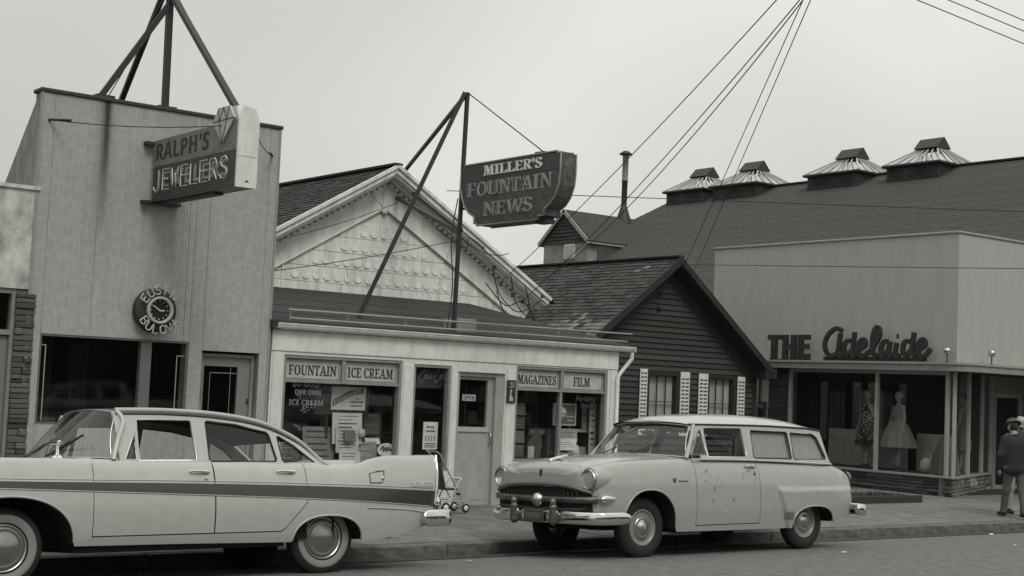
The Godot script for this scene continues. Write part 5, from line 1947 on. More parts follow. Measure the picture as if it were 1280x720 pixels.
	obj("pane", b, M.curtain, wn)
	b = MB.new()
	b.box(Vector3(wx + 0.6, 6.05, wz + 1.15), Vector3(33.6, 6.62, wz + 1.19))
	obj("louvre_panel", b, mat(0.07, 0.9), w)
	# shingled gable end in courses
	var y := 6.85
	while y < 7.9:
		var half := (wy - 0.05 - y) / ws
		var z := wz - half
		while z < wz + half - 0.02:
			var e := minf(z + rng.randf_range(0.5, 1.1), wz + half)
			b = MB.new()
			b.col(lin(rng.randf_range(0.035, 0.07)))
			var o := rng.randf_range(0.0, 0.01)
			b.quad(Vector3(wx + 0.08 - o, y, z), Vector3(wx + 0.12, y + 0.13, z), Vector3(wx + 0.12, y + 0.13, e), Vector3(wx + 0.08 - o, y, e))
			b.quad(Vector3(wx + 0.12, y, z), Vector3(wx + 0.08 - o, y, z), Vector3(wx + 0.08 - o, y, e), Vector3(wx + 0.12, y, e))
			obj("shingle", b, M.shingle, w)
			z = e
		y += 0.12
	for s in [-1.0, 1.0]:
		b = MB.new()
		var a := Vector3(wx, wy, wz)
		var d := Vector3(0, -ws, s).normalized()
		var n := Vector3(0, 1, s * ws).normalized()
		var l := 1.75
		b.quad(a, a + d * l, a + d * l + Vector3(5.2 - (1.35 if s > 0 else 1.35), 0, 0), a + Vector3(5.2, 0, 0))
		b.quad(a - n * 0.08, a + d * l - n * 0.08, a + d * l, a)
		b.quad(a + d * l, a + d * l - n * 0.08, a + d * l - n * 0.08 + Vector3(3.85, 0, 0), a + d * l + Vector3(3.85, 0, 0))
		obj("roof", b, M.hall_roof, w)
		b = MB.new()
		b.bar(a - n * 0.05 + Vector3(0.02, 0, 0), a + d * l - n * 0.05 + Vector3(0.02, 0, 0), 0.05, 0.12)
		b.bar(a + d * (l - 0.02) - n * 0.06, a + d * (l - 0.02) - n * 0.06 + Vector3(3.7, 0, 0), 0.05, 0.12)
		obj("barge_board", b, M.concrete_trim, w)
	b = MB.new()
	b.box(Vector3(wx + 0.12, 6.83, wz - 1.3), Vector3(wx + 0.2, 6.9, wz + 1.3))
	obj("bed_moulding", b, M.concrete_trim, w)
	# flue
	var fl := thing("flue_pipe", "tall thin metal flue with a conical foot and a flat cap, behind the dormer", "chimney", Vector3(33.75, 7.9, -37.58))
	var at := Transform3D(Basis(), Vector3(33.75, 7.9, -37.58))
	b = MB.new()
	b.lathe([[0.34, -0.35], [0.27, 0.0], [0.11, 0.50], [0.10, 0.52]], 16, at)
	obj("cone", b, M.steel_dark, fl)
	for q in [[0.50, 1.40, 0.10], [1.42, 2.30, 0.105]]:
		b = MB.new()
		b.lathe([[q[2], q[0]], [q[2], q[1]], [q[2] + 0.02, q[1] + 0.01], [q[2] + 0.02, q[1] - 0.02]], 16, at)
		obj("pipe", b, M.iron if q[0] < 1 else M.frame, fl)
	b = MB.new()
	b.lathe([[0.0, 2.34], [0.23, 2.34], [0.23, 2.37], [0.09, 2.47], [0.0, 2.47]], 16, at)
	b.lathe([[0.10, 2.25], [0.09, 2.36]], 8, at)
	obj("cap", b, M.steel_dark, fl)


# ---------------------------------------------------------------- overhead wires
func build_wires() -> void:
	var A := Vector3(5.3, 9.0, 3.5)
	var list := [
		[wire_pts(Vector3(15.74, 3.73, -20.85), Vector3(4.5, 9.3, 3.5), 0.5, 40), "service wire sagging to the white gable's rake, leftmost of the three from the street"],
		[wire_pts(Vector3(16.26, 3.43, -20.85), Vector3(3.75, 9.3, 3.5), 0.7, 40), "service wire sagging to the white gable's rake, middle of the three from the street"],
		[wire_pts(Vector3(16.73, 3.85, -20.85), Vector3(3.0, 9.3, 3.5), 1.1, 40), "service wire sagging to the eave end of the white gable, rightmost of the three"],
		[wire_pts(Vector3(20.62, 4.5, -21.05), Vector3(0.65, 9.0, 3.5), 0.03, 40), "steep wire coming down to the dark cottage's apex, left of the pair"],
		[wire_pts(Vector3(20.9, 4.42, -21.05), Vector3(0.50, 9.05, 3.5), 0.03, 40), "steep wire coming down to the dark cottage's apex, right of the pair"]]
	for w in list:
		var b := MB.new()
		b.tube(w[0], 0.0062, 5)
		tag(obj("overhead_wire", b, M.wire), w[1], "wire", "service wires from the street")
	var more := [
		[Vector3(14.57, 5.31, -20.95), Vector3(47.5, 5.20, 8.95), 0.02, 0.0075, "long level wire crossing in front of the big hall roof"],
		[Vector3(20.66, 4.52, -21.0), Vector3(33.5, 4.35, 8.95), 0.10, 0.007, "wire running from the cottage apex across the pale stucco wall"],
		[Vector3(27.6, 7.27, -13.05), Vector3(-14.0, 9.67, -13.05), 0.03, 0.008, "street wire in the top right corner, lowest of the three"],
		[Vector3(27.6, 7.50, -13.05), Vector3(-14.0, 9.75, -13.05), 0.03, 0.008, "street wire in the top right corner, middle of the three"],
		[Vector3(27.6, 7.66, -13.05), Vector3(-14.0, 9.98, -13.05), 0.03, 0.008, "street wire in the top right corner, topmost of the three"],
		[Vector3(41.0, 8.4, -31.0), Vector3(80.0, 19.5, -40.0), 0.2, 0.006, "faint far wire beyond the hall ridge, lower one"],
		[Vector3(41.0, 8.4, -29.0), Vector3(80.0, 20.6, -40.0), 0.2, 0.006, "faint far wire beyond the hall ridge, upper one"],
		[Vector3(9.1, 3.26, -17.2), Vector3(12.18, 3.98, -17.2), 0.03, 0.006, "thin wire crossing the scalloped gable from the grooved wall to the tall mast"],
		[Vector3(9.1, 3.66, -17.2), Vector3(13.60, 5.0, -21.0), 0.05, 0.006, "thin wire from the grooved wall up to the peak of the white gable"],
		[Vector3(12.24, 4.02, -17.15), Vector3(15.9, 4.3, -20.8), 0.12, 0.008, "wire from the tall mast to the right rake of the white gable"]]
	for w in more:
		var b := MB.new()
		b.tube(wire_pts(w[0], w[1], w[2], 30), w[3], 5)
		tag(obj("overhead_wire", b, M.wire), w[4], "wire")
	# the tangle of service loops at the gable's eave
	var t := thing("service_drop", "tangle of looped cables and insulators at the right eave of the white gable", "cables", Vector3(16.3, 3.4, -20.8))
	var loops := [
		[[15.6, 4.05, 15.75, 3.55, 16.2, 3.25, 16.75, 3.5], [15.4, 3.72, 15.9, 3.35, 16.3, 3.45, 16.6, 3.05], [16.05, 3.9, 16.15, 3.4, 16.5, 3.15, 17.0, 3.35]],
		[[15.7, 3.6, 15.85, 3.2, 16.25, 2.98, 16.6, 3.2], [16.3, 3.75, 16.45, 3.3, 16.42, 3.05, 16.7, 2.9], [14.3, 4.6, 14.9, 4.3, 15.0, 4.5, 15.4, 4.35]]]
	for g in loops:
		for l in g:
			var pts := []
			for q in range(0, l.size(), 2):
				pts.append(Vector3(l[q], l[q + 1], -20.84 + rng.randf_range(-0.05, 0.08)))
			var b := MB.new()
			b.tube(curve(pts, 6), 0.011, 5)
			obj("cable", b, M.wire, t)
	for p in [[15.78, 3.73], [16.3, 3.45], [16.75, 3.58], [16.05, 3.55], [15.62, 4.02]]:
		var b := MB.new()
		b.lathe([[0.0, 0.0], [0.035, 0.01], [0.02, 0.04], [0.035, 0.07], [0.0, 0.09]], 10, Transform3D(Basis(), Vector3(p[0], p[1] - 0.04, -20.82)))
		obj("insulator", b, M.iron, t)
	# scraps of paper blown along the road and gutter
	for q in [[13.9, -11.3, "small white paper scrap on the road in front of the wagon's front wheel"], [17.0, -11.0, "white paper scrap on the open road right of the wagon's middle"], [19.3, -12.9, "crumpled paper scrap in the gutter behind the wagon"], [9.2, -12.5, "paper scrap near the gutter just behind the sedan's rear wheel"]]:
		var b := MB.new()
		var y := road_y(q[1]) + 0.012
		var ring := []
		for k in 7:
			var a := TAU * k / 7.0
			ring.append(Vector3(q[0] + cos(a) * rng.randf_range(0.02, 0.045), y + rng.randf_range(0.0, 0.02), q[1] + sin(a) * rng.randf_range(0.02, 0.04)))
		for k in 7:
			b.tri(Vector3(q[0], y + 0.018, q[1]), ring[k], ring[(k + 1) % 7])
		tag(obj("paper_scrap", b, M.white), q[2], "litter", "paper scraps on the road")
	# poles that carry them, outside the frame
	for p in [[3.75, 5.1, "wooden utility pole on the far pavement, right of the other one there"], [0.6, 5.3, "wooden utility pole on the far pavement, left of the other one there"], [27.6, -13.95, "wooden utility pole at the kerb past the dress shop"], [-14.0, -13.95, "wooden utility pole at the kerb far left of the shops"]]:
		var pl := thing("utility_pole", p[2], "utility pole", Vector3(p[0], 0, p[1]), "poles along the street")
		var b := MB.new()
		b.tube([Vector3(p[0], -0.1, p[1]), Vector3(p[0], 10.0, p[1])], 0.15, 10, false, 0.10)
		obj("post", b, M.dark_pole, pl)
		b = MB.new()
		if p[1] > 0:
			b.cham(Vector3(p[0] - 0.9, 8.95, p[1] - 0.2), Vector3(p[0] + 0.9, 9.08, p[1] - 0.08), 0.01)
			b.tube([Vector3(p[0], 9.0, p[1] - 0.1), Vector3(p[0], 9.0, 3.5)], 0.02, 6)
			b.box(Vector3(p[0] - 0.5, 8.96, 3.45), Vector3(p[0] + 0.5, 9.02, 3.55))
		else:
			b.cham(Vector3(p[0] - 0.1, (9.6 if p[0] < 0 else 7.2), p[1] - 0.9), Vector3(p[0] + 0.1, (9.72 if p[0] < 0 else 7.3), p[1] + 0.95), 0.01)
		obj("cross_arm", b, M.dark_pole, pl)


# the other side of the street, seen only as reflections
func build_far_side() -> void:
	var x := -46.0
	var k := 0
	var says := ["plain dark shop row across the street, far left", "lower plain shop across the street behind the viewer", "tall plain shop across the street, behind and to the right", "long low shop across the street, far right", "last plain shop across the street at the far right end", "plain corner building across the street at the very far right"]
	while k < 6:
		var w: float = [18.0, 14.0, 17.0, 22.0, 19.0, 20.0][k]
		var h: float = [5.2, 4.2, 4.6, 4.4, 5.2, 4.8][k]
		var t := thing("shop_building", says[k], "building", Vector3(x + w / 2, 0, 12))
		var b := MB.new()
		b.box(Vector3(x, 0, 9.0), Vector3(x + w - 0.2, h, 19.0))
		obj("wall", b, [M.opposite, M.opposite_b][k % 2], t)
		var q := x + 1.0
		while q < x + w - 3.5:
			b = MB.new()
			b.box(Vector3(q, 0.7, 8.95), Vector3(q + 2.6, 2.5, 8.99))
			obj("window", b, M.black, t)
			q += 3.4
		b = MB.new()
		b.box(Vector3(x - 0.1, h, 8.9), Vector3(x + w - 0.1, h + 0.15, 19.1))
		obj("roof", b, M.tar, t)
		x += w
		k += 1


# ---------------------------------------------------------------- cars
# axes of a car: x from nose (-) to tail (+), y up, z out to the near side
func car_low(c: Dictionary, x: float) -> float:
	var v := tab(c.yb, x)
	for a in c.arches:
		var u: float = absf(x - a[0]) / a[1]
		if u < 1.0:
			v = maxf(v, tab(c.yb, a[0]) + (a[2] - tab(c.yb, a[0])) * pow(1.0 - pow(u, a[3]), 1.0 / a[3]))
	return v


func car_side(c: Dictionary, x: float, y: float) -> Vector3:
	var b := tab(c.yb, x)
	var s := tab(c.ys, x)
	var t := clampf((y - b) / (s - b), 0.0, 1.0)
	var z := tab(c.hw, x) * tab(c.prof, t)
	if c.has("bump"):
		z += c.bump.call(x, y)
	return Vector3(x + (c.lean.call(x, y) if c.has("lean") else 0.0), y, z)


func car_top(c: Dictionary, x: float, u: float) -> Vector3:
	var s := tab(c.ys, x)
	var m := tab(c.yc, x)
	var p := car_side(c, x, s)
	var y := m + (s - m) * pow(u, tab(c.e, x))
	y -= tab(c.val, x) * exp(-pow((u - 0.80) / 0.10, 2.0)) * (1.0 if u < 1.0 else 0.0)
	return Vector3(p.x + (0.0 if not c.has("lean") else c.lean.call(x, y) - c.lean.call(x, s)), y, p.z * u)


func car_shell(c: Dictionary, root: Node3D) -> Dictionary:
	var xs := []
	var x: float = c.x0
	while x < c.x1:
		xs.append(x)
		x += 0.006 if (x < c.x0 + 0.04 or x > c.x1 - 0.05) else 0.03
	xs.append(c.x1)
	for a in c.arches:
		for k in 25:
			xs.append(a[0] - a[1] * cos(PI * k / 24.0) * 0.9999)
	for d in c.doors:
		for e in [d[0], d[0] + 0.006, d[1], d[1] - 0.006]:
			xs.append(e)
	for e in c.cabin + [c.hood[0], c.hood[1], c.boot[0], c.boot[1], c.hood[1] - 0.01, c.boot[0] + 0.01]:
		xs.append(e)
	for k in c.get("fine", []):
		xs.append(k)
	xs.sort()
	var u := [xs[0]]
	for k in range(1, xs.size()):
		if xs[k] - u[-1] > 0.0012:
			u.append(xs[k])
	xs = u
	var body := MB.new().smooth(1)
	var hood := MB.new().smooth(1)
	var boot := MB.new().smooth(1)
	var doors := []
	for d in c.doors:
		doors.append([MB.new().smooth(1), MB.new().smooth(1)])
	var n1 := 3
	var n2: int = c.get("rows", 15)
	for i in xs.size() - 1:
		var xa: float = xs[i]
		var xb: float = xs[i + 1]
		var xm := (xa + xb) / 2
		var door := -1
		var gap := false
		for k in c.doors.size():
			if xm > c.doors[k][0] and xm < c.doors[k][1]:
				door = k
				gap = xm < c.doors[k][0] + 0.006 or xm > c.doors[k][1] - 0.006
		var in_cabin: bool = xm > c.cabin[0] and xm < c.cabin[1]
		var col := []
		for xx in [xa, xb]:
			var lo := car_low(c, xx)
			var sh := tab(c.ys, xx)
			var yd := clampf(tab(c.yd, xx), lo + 0.015, sh - 0.05)
			var pts := []
			for k in n1 + 1:
				pts.append(car_side(c, xx, lerpf(lo, yd, k / float(n1))))
			for k in n2 + 1:
				var t := k / float(n2)
				t = 1.0 - pow(1.0 - t, 1.25)
				var y0 := yd + (0.010 if door >= 0 else 0.0)
				pts.append(car_side(c, xx, lerpf(y0, sh, t)))
			var tp := []
			for k in 17:
				tp.append(car_top(c, xx, 1.0 - (k / 16.0)))
			col.append([pts, tp, lo])
		for s in [0, 1]:
			var f := Vector3(1, 1, 1 if s == 0 else -1)
			for k in n1 + n2 + 1:
				if k == n1:
					continue
				if gap and k > n1:
					continue
				var m: MB = body
				if door >= 0 and k > n1:
					m = doors[door][s]
				m.fq(col[0][0][k] * f, col[0][0][k + 1] * f, col[1][0][k + 1] * f, col[1][0][k] * f, s == 1)
			for k in 16:
				var m: MB = body
				if in_cabin:
					if k > 0:
						continue
				elif xm > c.hood[0] and xm < c.hood[1]:
					if k > 3:
						m = hood
					if xm > c.hood[1] - 0.01 and k > 3:
						continue
				elif xm > c.boot[0] and xm < c.boot[1]:
					if k > 3:
						m = boot
					if xm < c.boot[0] + 0.01 and k > 3:
						continue
				m.fq(col[0][1][k] * f, col[0][1][k + 1] * f, col[1][1][k + 1] * f, col[1][1][k] * f, s == 1)
	# nose and tail caps
	body.smooth(2)
	for e in [c.x0, c.x1]:
		var ring := []
		var lo := car_low(c, e)
		var sh := tab(c.ys, e)
		for k in 13:
			ring.append(car_side(c, e, lerpf(lo, sh, k / 12.0)))
		for k in range(1, 17):
			ring.append(car_top(c, e, 1.0 - k / 16.0))
		var full := ring.duplicate()
		for k in range(ring.size() - 2, -1, -1):
			full.append(ring[k] * Vector3(1, 1, -1))
		var mid := Vector3(e, (lo + sh) / 2, 0)
		for k in full.size():
			var a: Vector3 = full[k]
			var b: Vector3 = full[(k + 1) % full.size()]
			if e == c.x0:
				body.tri(mid, a, b)
			else:
				body.tri(mid, b, a)
	# rolled lips of the wheel openings
	for a in c.arches:
		for s in [1, -1]:
			var lip := []
			for k in 41:
				var xx: float = a[0] - a[1] * cos(PI * k / 40.0) * 0.999
				var p := car_side(c, xx, car_low(c, xx) + 0.004)
				lip.append(Vector3(p.x, p.y, (p.z - 0.004) * s))
			body.tube(lip, 0.011, 6)
	var out := {}
	out.body = obj("body", body, c.paint, root)
	out.hood = obj("bonnet", hood, c.paint, root)
	if boot.n:
		out.boot = obj("boot_lid", boot, c.paint, root)
	out.doors = []
	for k in doors.size():
		var pair := []
		for s in 2:
			pair.append(obj("door", doors[k][s], c.paint, root))
		out.doors.append(pair)
	# dark wheel housings, floor and inner door linings
	var w := MB.new()
	for a in c.arches:
		for s in [1, -1]:
			var pr := []
			for k in 25:
				var xx: float = a[0] - a[1] * cos(PI * k / 24.0) * 0.9999
				var y := car_low(c, xx) + 0.002
				var p := car_side(c, xx, y)
				pr.append([Vector3(p.x, y, (p.z - 0.012) * s), Vector3(p.x, y + 0.05, 0.45 * s)])
			for k in 24:
				w.quad(pr[k][0], pr[k + 1][0], pr[k + 1][1], pr[k][1])
			w.box(Vector3(a[0] - a[1] - 0.08, 0.31, 0.44 * s - 0.005), Vector3(a[0] + a[1] + 0.08, 0.84, 0.44 * s + 0.005))
			for e in [-1, 1]:
				w.box(Vector3(a[0] + e * (a[1] + 0.03) - 0.005, tab(c.yb, a[0] + e * (a[1] + 0.03)) + 0.02, minf(0.44 * s, 0.84 * s)), Vector3(a[0] + e * (a[1] + 0.03) + 0.005, 0.70, maxf(0.44 * s, 0.84 * s)))
	w.box(Vector3(c.arches[0][0] + c.arches[0][1] + 0.05, 0.27, -0.84), Vector3(c.arches[1][0] - c.arches[1][1] - 0.05, 0.33, 0.84))
	w.box(Vector3(c.x0 + 0.55, 0.30, -0.43), Vector3(c.x1 - 0.3, 0.42, 0.43))
	for s in [1, -1]:
		w.box(Vector3(c.doors[0][0] - 0.06, 0.33, minf(0.80 * s, 0.82 * s)), Vector3(c.doors[-1][1] + 0.06, tab(c.ys, 0.0) - 0.06, maxf(0.80 * s, 0.82 * s)))
		w.box(Vector3(c.doors[-1][1] + 0.05, 0.6, minf(0.72 * s, 0.74 * s)), Vector3(c.cabin[1], tab(c.ys, c.cabin[1]) - 0.1, maxf(0.72 * s, 0.74 * s)))
	w.box(Vector3(c.cabin[0] - 0.02, 0.33, -0.80), Vector3(c.cabin[0], tab(c.ys, c.cabin[0]) - 0.06, 0.80))
	w.box(Vector3(c.cabin[1] - 0.02, 0.33, -0.78), Vector3(c.cabin[1] + 0.0, tab(c.ys, c.cabin[1]) - 0.12, 0.78))
	obj("underbody", w, M.under, root)
	# dash
	w = MB.new()
	w.cham(Vector3(c.cabin[0], 0.78, -0.76), Vector3(c.cabin[0] + 0.22, tab(c.ys, c.cabin[0]) + 0.01, 0.76), 0.05)
	obj("dashboard", w, c.paint, root)
	return out


# side of the upper works: a sheet between belt and roof rail with window openings
func car_frame(c: Dictionary, root: Node3D, shell: Dictionary, wins: Array, fx0: float, fx1: float) -> void:
	var zg := func(x: float, y: float) -> float:
		var yb := tab(c.belt, x)
		var yr := tab(c.rail, x)
		return lerpf(tab(c.zb, x), tab(c.zr, x), clampf((y - yb) / maxf(yr - yb, 0.02), 0.0, 1.0))
	var xs := []
	var x := fx0
	while x < fx1:
		xs.append(x)
		x += 0.03
	xs.append(fx1)
	for w in wins:
		for p in w.poly:
			xs.append(p[0] - 0.0005)
			xs.append(p[0] + 0.0005)
	xs.sort()
	var ext := func(poly: Array, xx: float) -> Array:
		var lo := 1e9
		var hi := -1e9
		for k in poly.size():
			var a = poly[k]
			var b = poly[(k + 1) % poly.size()]
			if (a[0] - xx) * (b[0] - xx) <= 0.0 and absf(a[0] - b[0]) > 1e-6:
				var y: float = lerpf(a[1], b[1], (xx - a[0]) / (b[0] - a[0]))
				lo = minf(lo, y)
				hi = maxf(hi, y)
		return [lo, hi]
	for s in [1, -1]:
		var f := MB.new().smooth(1)
		var V := func(xx: float, y: float, inn: float) -> Vector3:
			return Vector3(xx, y, (zg.call(xx, y) - inn) * s)
		for i in xs.size() - 1:
			var a: float = clampf(xs[i], fx0, fx1)
			var b: float = clampf(xs[i + 1], fx0, fx1)
			if b - a < 1e-5:
				continue
			var cuts := [[[tab(c.belt, a), tab(c.belt, b)], [tab(c.rail, a), tab(c.rail, b)]]]
			for w in wins:
				var ea: Array = ext.call(w.poly, a)
				var eb: Array = ext.call(w.poly, b)
				if ea[1] > -1e8 and eb[1] > -1e8 and ext.call(w.poly, (a + b) / 2)[1] > -1e8:
					var top = cuts[-1][1]
					cuts[-1][1] = [ea[0], eb[0]]
					cuts.append([[ea[1], eb[1]], top])
					break
			for q in cuts:
				if q[1][0] < q[0][0] - 0.001 and q[1][1] < q[0][1] - 0.001:
					continue
				for inn in [0.0, 0.035]:
					f.fq(V.call(a, q[0][0], inn), V.call(a, q[1][0], inn), V.call(b, q[1][1], inn), V.call(b, q[0][1], inn), s == -1)
		f.flat()
		for w in wins:
			for k in w.poly.size():
				var a = w.poly[k]
				var b = w.poly[(k + 1) % w.poly.size()]
				f.quad(V.call(a[0], a[1], 0.0), V.call(b[0], b[1], 0.0), V.call(b[0], b[1], 0.035), V.call(a[0], a[1], 0.035))
		obj("window_pillars", f, c.pillar, root)
		# glass and its dark seal, on the door it belongs to
		for w in wins:
			var owner_part: Node3D = root
			if w.door >= 0:
				owner_part = shell.doors[w.door][0 if s == 1 else 1]
			var g := MB.new().smooth(1)
			var poly := PackedVector2Array()
			for p in w.poly:
				poly.append(Vector2(p[0], p[1]))
			var ix := Geometry2D.triangulate_polygon(poly)
			for k in range(0, ix.size(), 3):
				g.tri(V.call(poly[ix[k]].x, poly[ix[k]].y, 0.02), V.call(poly[ix[k + 1]].x, poly[ix[k + 1]].y, 0.02), V.call(poly[ix[k + 2]].x, poly[ix[k + 2]].y, 0.02))
			var pn := owner_part
			if not (w.open and s == 1):
				pn = obj("window", g, M.car_glass, owner_part)
			var loop := []
			for p in w.poly:
				loop.append(V.call(p[0], p[1], 0.006))
			g = MB.new()
			g.tube(loop, w.seal_r, 5, true)
			obj("window_seal", g, w.seal, pn)
			if w.get("blind", false) and s == 1:
				g = MB.new().smooth(1)
				for k in range(0, ix.size(), 3):
					g.tri(V.call(poly[ix[k]].x, poly[ix[k]].y, 0.05), V.call(poly[ix[k + 1]].x, poly[ix[k + 1]].y, 0.05), V.call(poly[ix[k + 2]].x, poly[ix[k + 2]].y, 0.05))
				obj("blind", g, M.blind, pn)


func car_roof(c: Dictionary, root: Node3D, called: String, m: Material, xa: float, xb: float, bow_a: float, bow_b: float, inset := 0.0, power := 2.6) -> MeshInstance3D:
	var b := MB.new().smooth(1)
	var rows := []
	for i in 41:
		var t := i / 40.0
		var row := PackedVector3Array()
		for j in 33:
			var v := -1.0 + j / 16.0
			var x := lerpf(xa - bow_a * (1.0 - v * v), xb + bow_b * (1.0 - v * v), t)
			var xc := clampf(x, c.rail[0][0], c.rail[-1][0])
			var zr := tab(c.zr, xc) - inset
			var ye := tab(c.rail, xc)
			var crown := tab(c.crown, x)
			row.append(Vector3(x, ye + crown * (1.0 - pow(absf(v), power)), zr * v))
		rows.append(row)
	b.grid(rows, false, true)
	return obj(called, b, m, root)


func windscreen(root: Node3D, bot: Array, top: Array, seal: Material, m: Material = null, called := "windscreen") -> MeshInstance3D:
	# bot/top: [x at the corner, bow, y, z half width]
	var b := MB.new().smooth(1)
	var rows := []
	for i in 9:
		var t := i / 8.0
		var row := PackedVector3Array()
		for j in 33:
			var v := -1.0 + j / 16.0
			var k := 1.0 - pow(absf(v), 2.4)
			var p := Vector3(bot[0] - bot[1] * k, bot[2] + bot[4] * k, bot[3] * v)
			var q := Vector3(top[0] - top[1] * k, top[2] + top[4] * k, top[3] * v)
			row.append(p.lerp(q, t) + Vector3(-0.03 * sin(PI * t) * signf(bot[1] + 0.001), 0, 0))
		rows.append(row)
	b.grid(rows)
	var g := obj(called, b, m if m else M.car_glass, root)
	b = MB.new()
	var loop := []
	for j in 33:
		loop.append(rows[0][j])
	for i in range(1, 9):
		loop.append(rows[i][32])
	for j in range(31, -1, -1):
		loop.append(rows[8][j])
	for i in range(7, 0, -1):
		loop.append(rows[i][0])
	b.tube(loop, 0.009, 6, true)
	obj("screen_moulding", b, seal, g)
	return g


func wheel(root: Node3D, x: float, z: float, r: float, side: float, white: bool, cap: String, lift := 0.0) -> void:
	var ax := Transform3D(Basis(Vector3.RIGHT, Vector3.BACK * side, Vector3.DOWN * side), Vector3(x, r - 0.006 + (lift if side < 0.0 else 0.0), z * side))
	var k := r / 0.345
	var b := MB.new()
	b.lathe([[0.20 * k, -0.07], [0.27 * k, -0.088], [0.32 * k, -0.075], [0.338 * k, -0.055], [0.344 * k, -0.052], [0.345 * k, 0.0], [0.344 * k, 0.052], [0.338 * k, 0.055], [0.322 * k, 0.073], [0.27 * k, 0.088], [0.222 * k, 0.076], [0.205 * k, 0.06]], 44, ax)
	var w := obj("wheel", b, M.rubber, root)
	for g in [-0.03, 0.0, 0.03]:
		b = MB.new()
		b.lathe([[0.3455 * k, g - 0.004], [0.3462 * k, g], [0.3455 * k, g + 0.004]], 44, ax)
		obj("tread_groove", b, M.under, w)
	if white:
		b = MB.new()
		b.lathe([[0.218 * k, 0.078], [0.232 * k, 0.082], [0.262 * k, 0.0895], [0.282 * k, 0.0880], [0.286 * k, 0.085]], 44, ax)
		obj("whitewall", b, M.white_rubber, w)
	b = MB.new()
	if cap == "dish":
		b.lathe([[0.207 * k, 0.064], [0.203 * k, 0.074], [0.196 * k, 0.076], [0.190 * k, 0.066], [0.178 * k, 0.060]], 40, ax)
		obj("rim", b, M.chrome_dull, w)
		b = MB.new()
		b.lathe([[0.186 * k, 0.058], [0.180 * k, 0.072], [0.165 * k, 0.078], [0.150 * k, 0.072], [0.135 * k, 0.074], [0.09 * k, 0.088], [0.045 * k, 0.098], [0.0, 0.102]], 40, ax)
		obj("hubcap", b, M.hub, w)
	else:
		b.lathe([[0.207 * k, 0.064], [0.200 * k, 0.072], [0.190 * k, 0.064], [0.176 * k, 0.045], [0.150 * k, 0.040], [0.13 * k, 0.052], [0.118 * k, 0.050]], 40, ax)
		obj("rim", b, M.ford_rim, w)
		b = MB.new()
		b.lathe([[0.128 * k, 0.046], [0.124 * k, 0.064], [0.108 * k, 0.072], [0.095 * k, 0.066], [0.082 * k, 0.068], [0.06 * k, 0.092], [0.03 * k, 0.100], [0.0, 0.101]], 36, ax)
		obj("hubcap", b, M.chrome_dull, w)
		b = MB.new()
		b.lathe([[0.035 * k, 0.101], [0.03 * k, 0.106], [0.0, 0.106]], 20, ax)
		obj("hub_emblem", b, M.ford_rim, w)


func handle(parent: Node3D, x: float, y: float, z: float) -> void:
	var b := MB.new()
	b.tube(curve([Vector3(x - 0.10, y + 0.004, z + 0.028), Vector3(x - 0.03, y + 0.004, z + 0.034), Vector3(x + 0.04, y, z + 0.026), Vector3(x + 0.09, y - 0.003, z + 0.012)], 4), 0.010, 6, false, 0.017)
	b.tube([Vector3(x - 0.09, y, z - 0.01), Vector3(x - 0.09, y + 0.003, z + 0.028)], 0.008, 6)
	b.cham(Vector3(x + 0.03, y - 0.016, z - 0.01), Vector3(x + 0.10, y + 0.016, z + 0.014), 0.007)
	obj("handle", b, M.chrome, parent)


func seats(root: Node3D, list: Array) -> void:
	for s in list:
		var b := MB.new()
		b.cham(Vector3(s[0], 0.36, -0.66), Vector3(s[0] + 0.52, 0.62, 0.66), 0.05)
		b.cham(Vector3(s[0] + 0.42, 0.55, -0.66), Vector3(s[0] + 0.58, s[1], 0.66), 0.06)
		obj("bench_seat", b, M.seat, root)


func steering(root: Node3D, x: float, y: float, z: float) -> void:
	var b := MB.new()
	var pts := []
	var bs := Basis(Vector3.BACK, 1.05)
	for k in 28:
		pts.append(Vector3(x, y, z) + bs * Vector3(cos(TAU * k / 28) * 0.2, 0, sin(TAU * k / 28) * 0.2))
	b.tube(pts, 0.011, 6, true)
	b.tube([pts[7], pts[21]], 0.008, 5)
	b.tube([Vector3(x, y, z), Vector3(x - 0.35, y - 0.25, z)], 0.02, 6)
	obj("steering_wheel", b, M.seat_light, root)


# strip laid on the side between two lines, standing a little proud
func side_strip(c: Dictionary, lo: Array, hi: Array, xa: float, xb: float, proud: float, s: int, rows := 2) -> MB:
	var b := MB.new().smooth(1)
	var n := int((xb - xa) / 0.04) + 2
	var prev := []
	for i in n + 1:
		var x := lerpf(xa, xb, i / float(n))
		var cur := []
		for k in rows + 1:
			var y := lerpf(tab(lo, x), tab(hi, x), k / float(rows))
			var p := car_side(c, x, y)
			cur.append(Vector3(p.x, p.y, (p.z + proud) * s))
		if i:
			for k in rows:
				b.fq(prev[k], prev[k + 1], cur[k + 1], cur[k], s == -1)
		prev = cur
	return b


func side_line(c: Dictionary, line: Array, xa: float, xb: float, r: float, s: int) -> MB:
	var b := MB.new()
	var n := int((xb - xa) / 0.06) + 2
	var pts := []
	for i in n + 1:
		var x := lerpf(xa, xb, i / float(n))
		var p := car_side(c, x, tab(line, x))
		pts.append(Vector3(p.x, p.y, (p.z + r * 0.3) * s))
	b.tube(pts, r, 6)
	return b


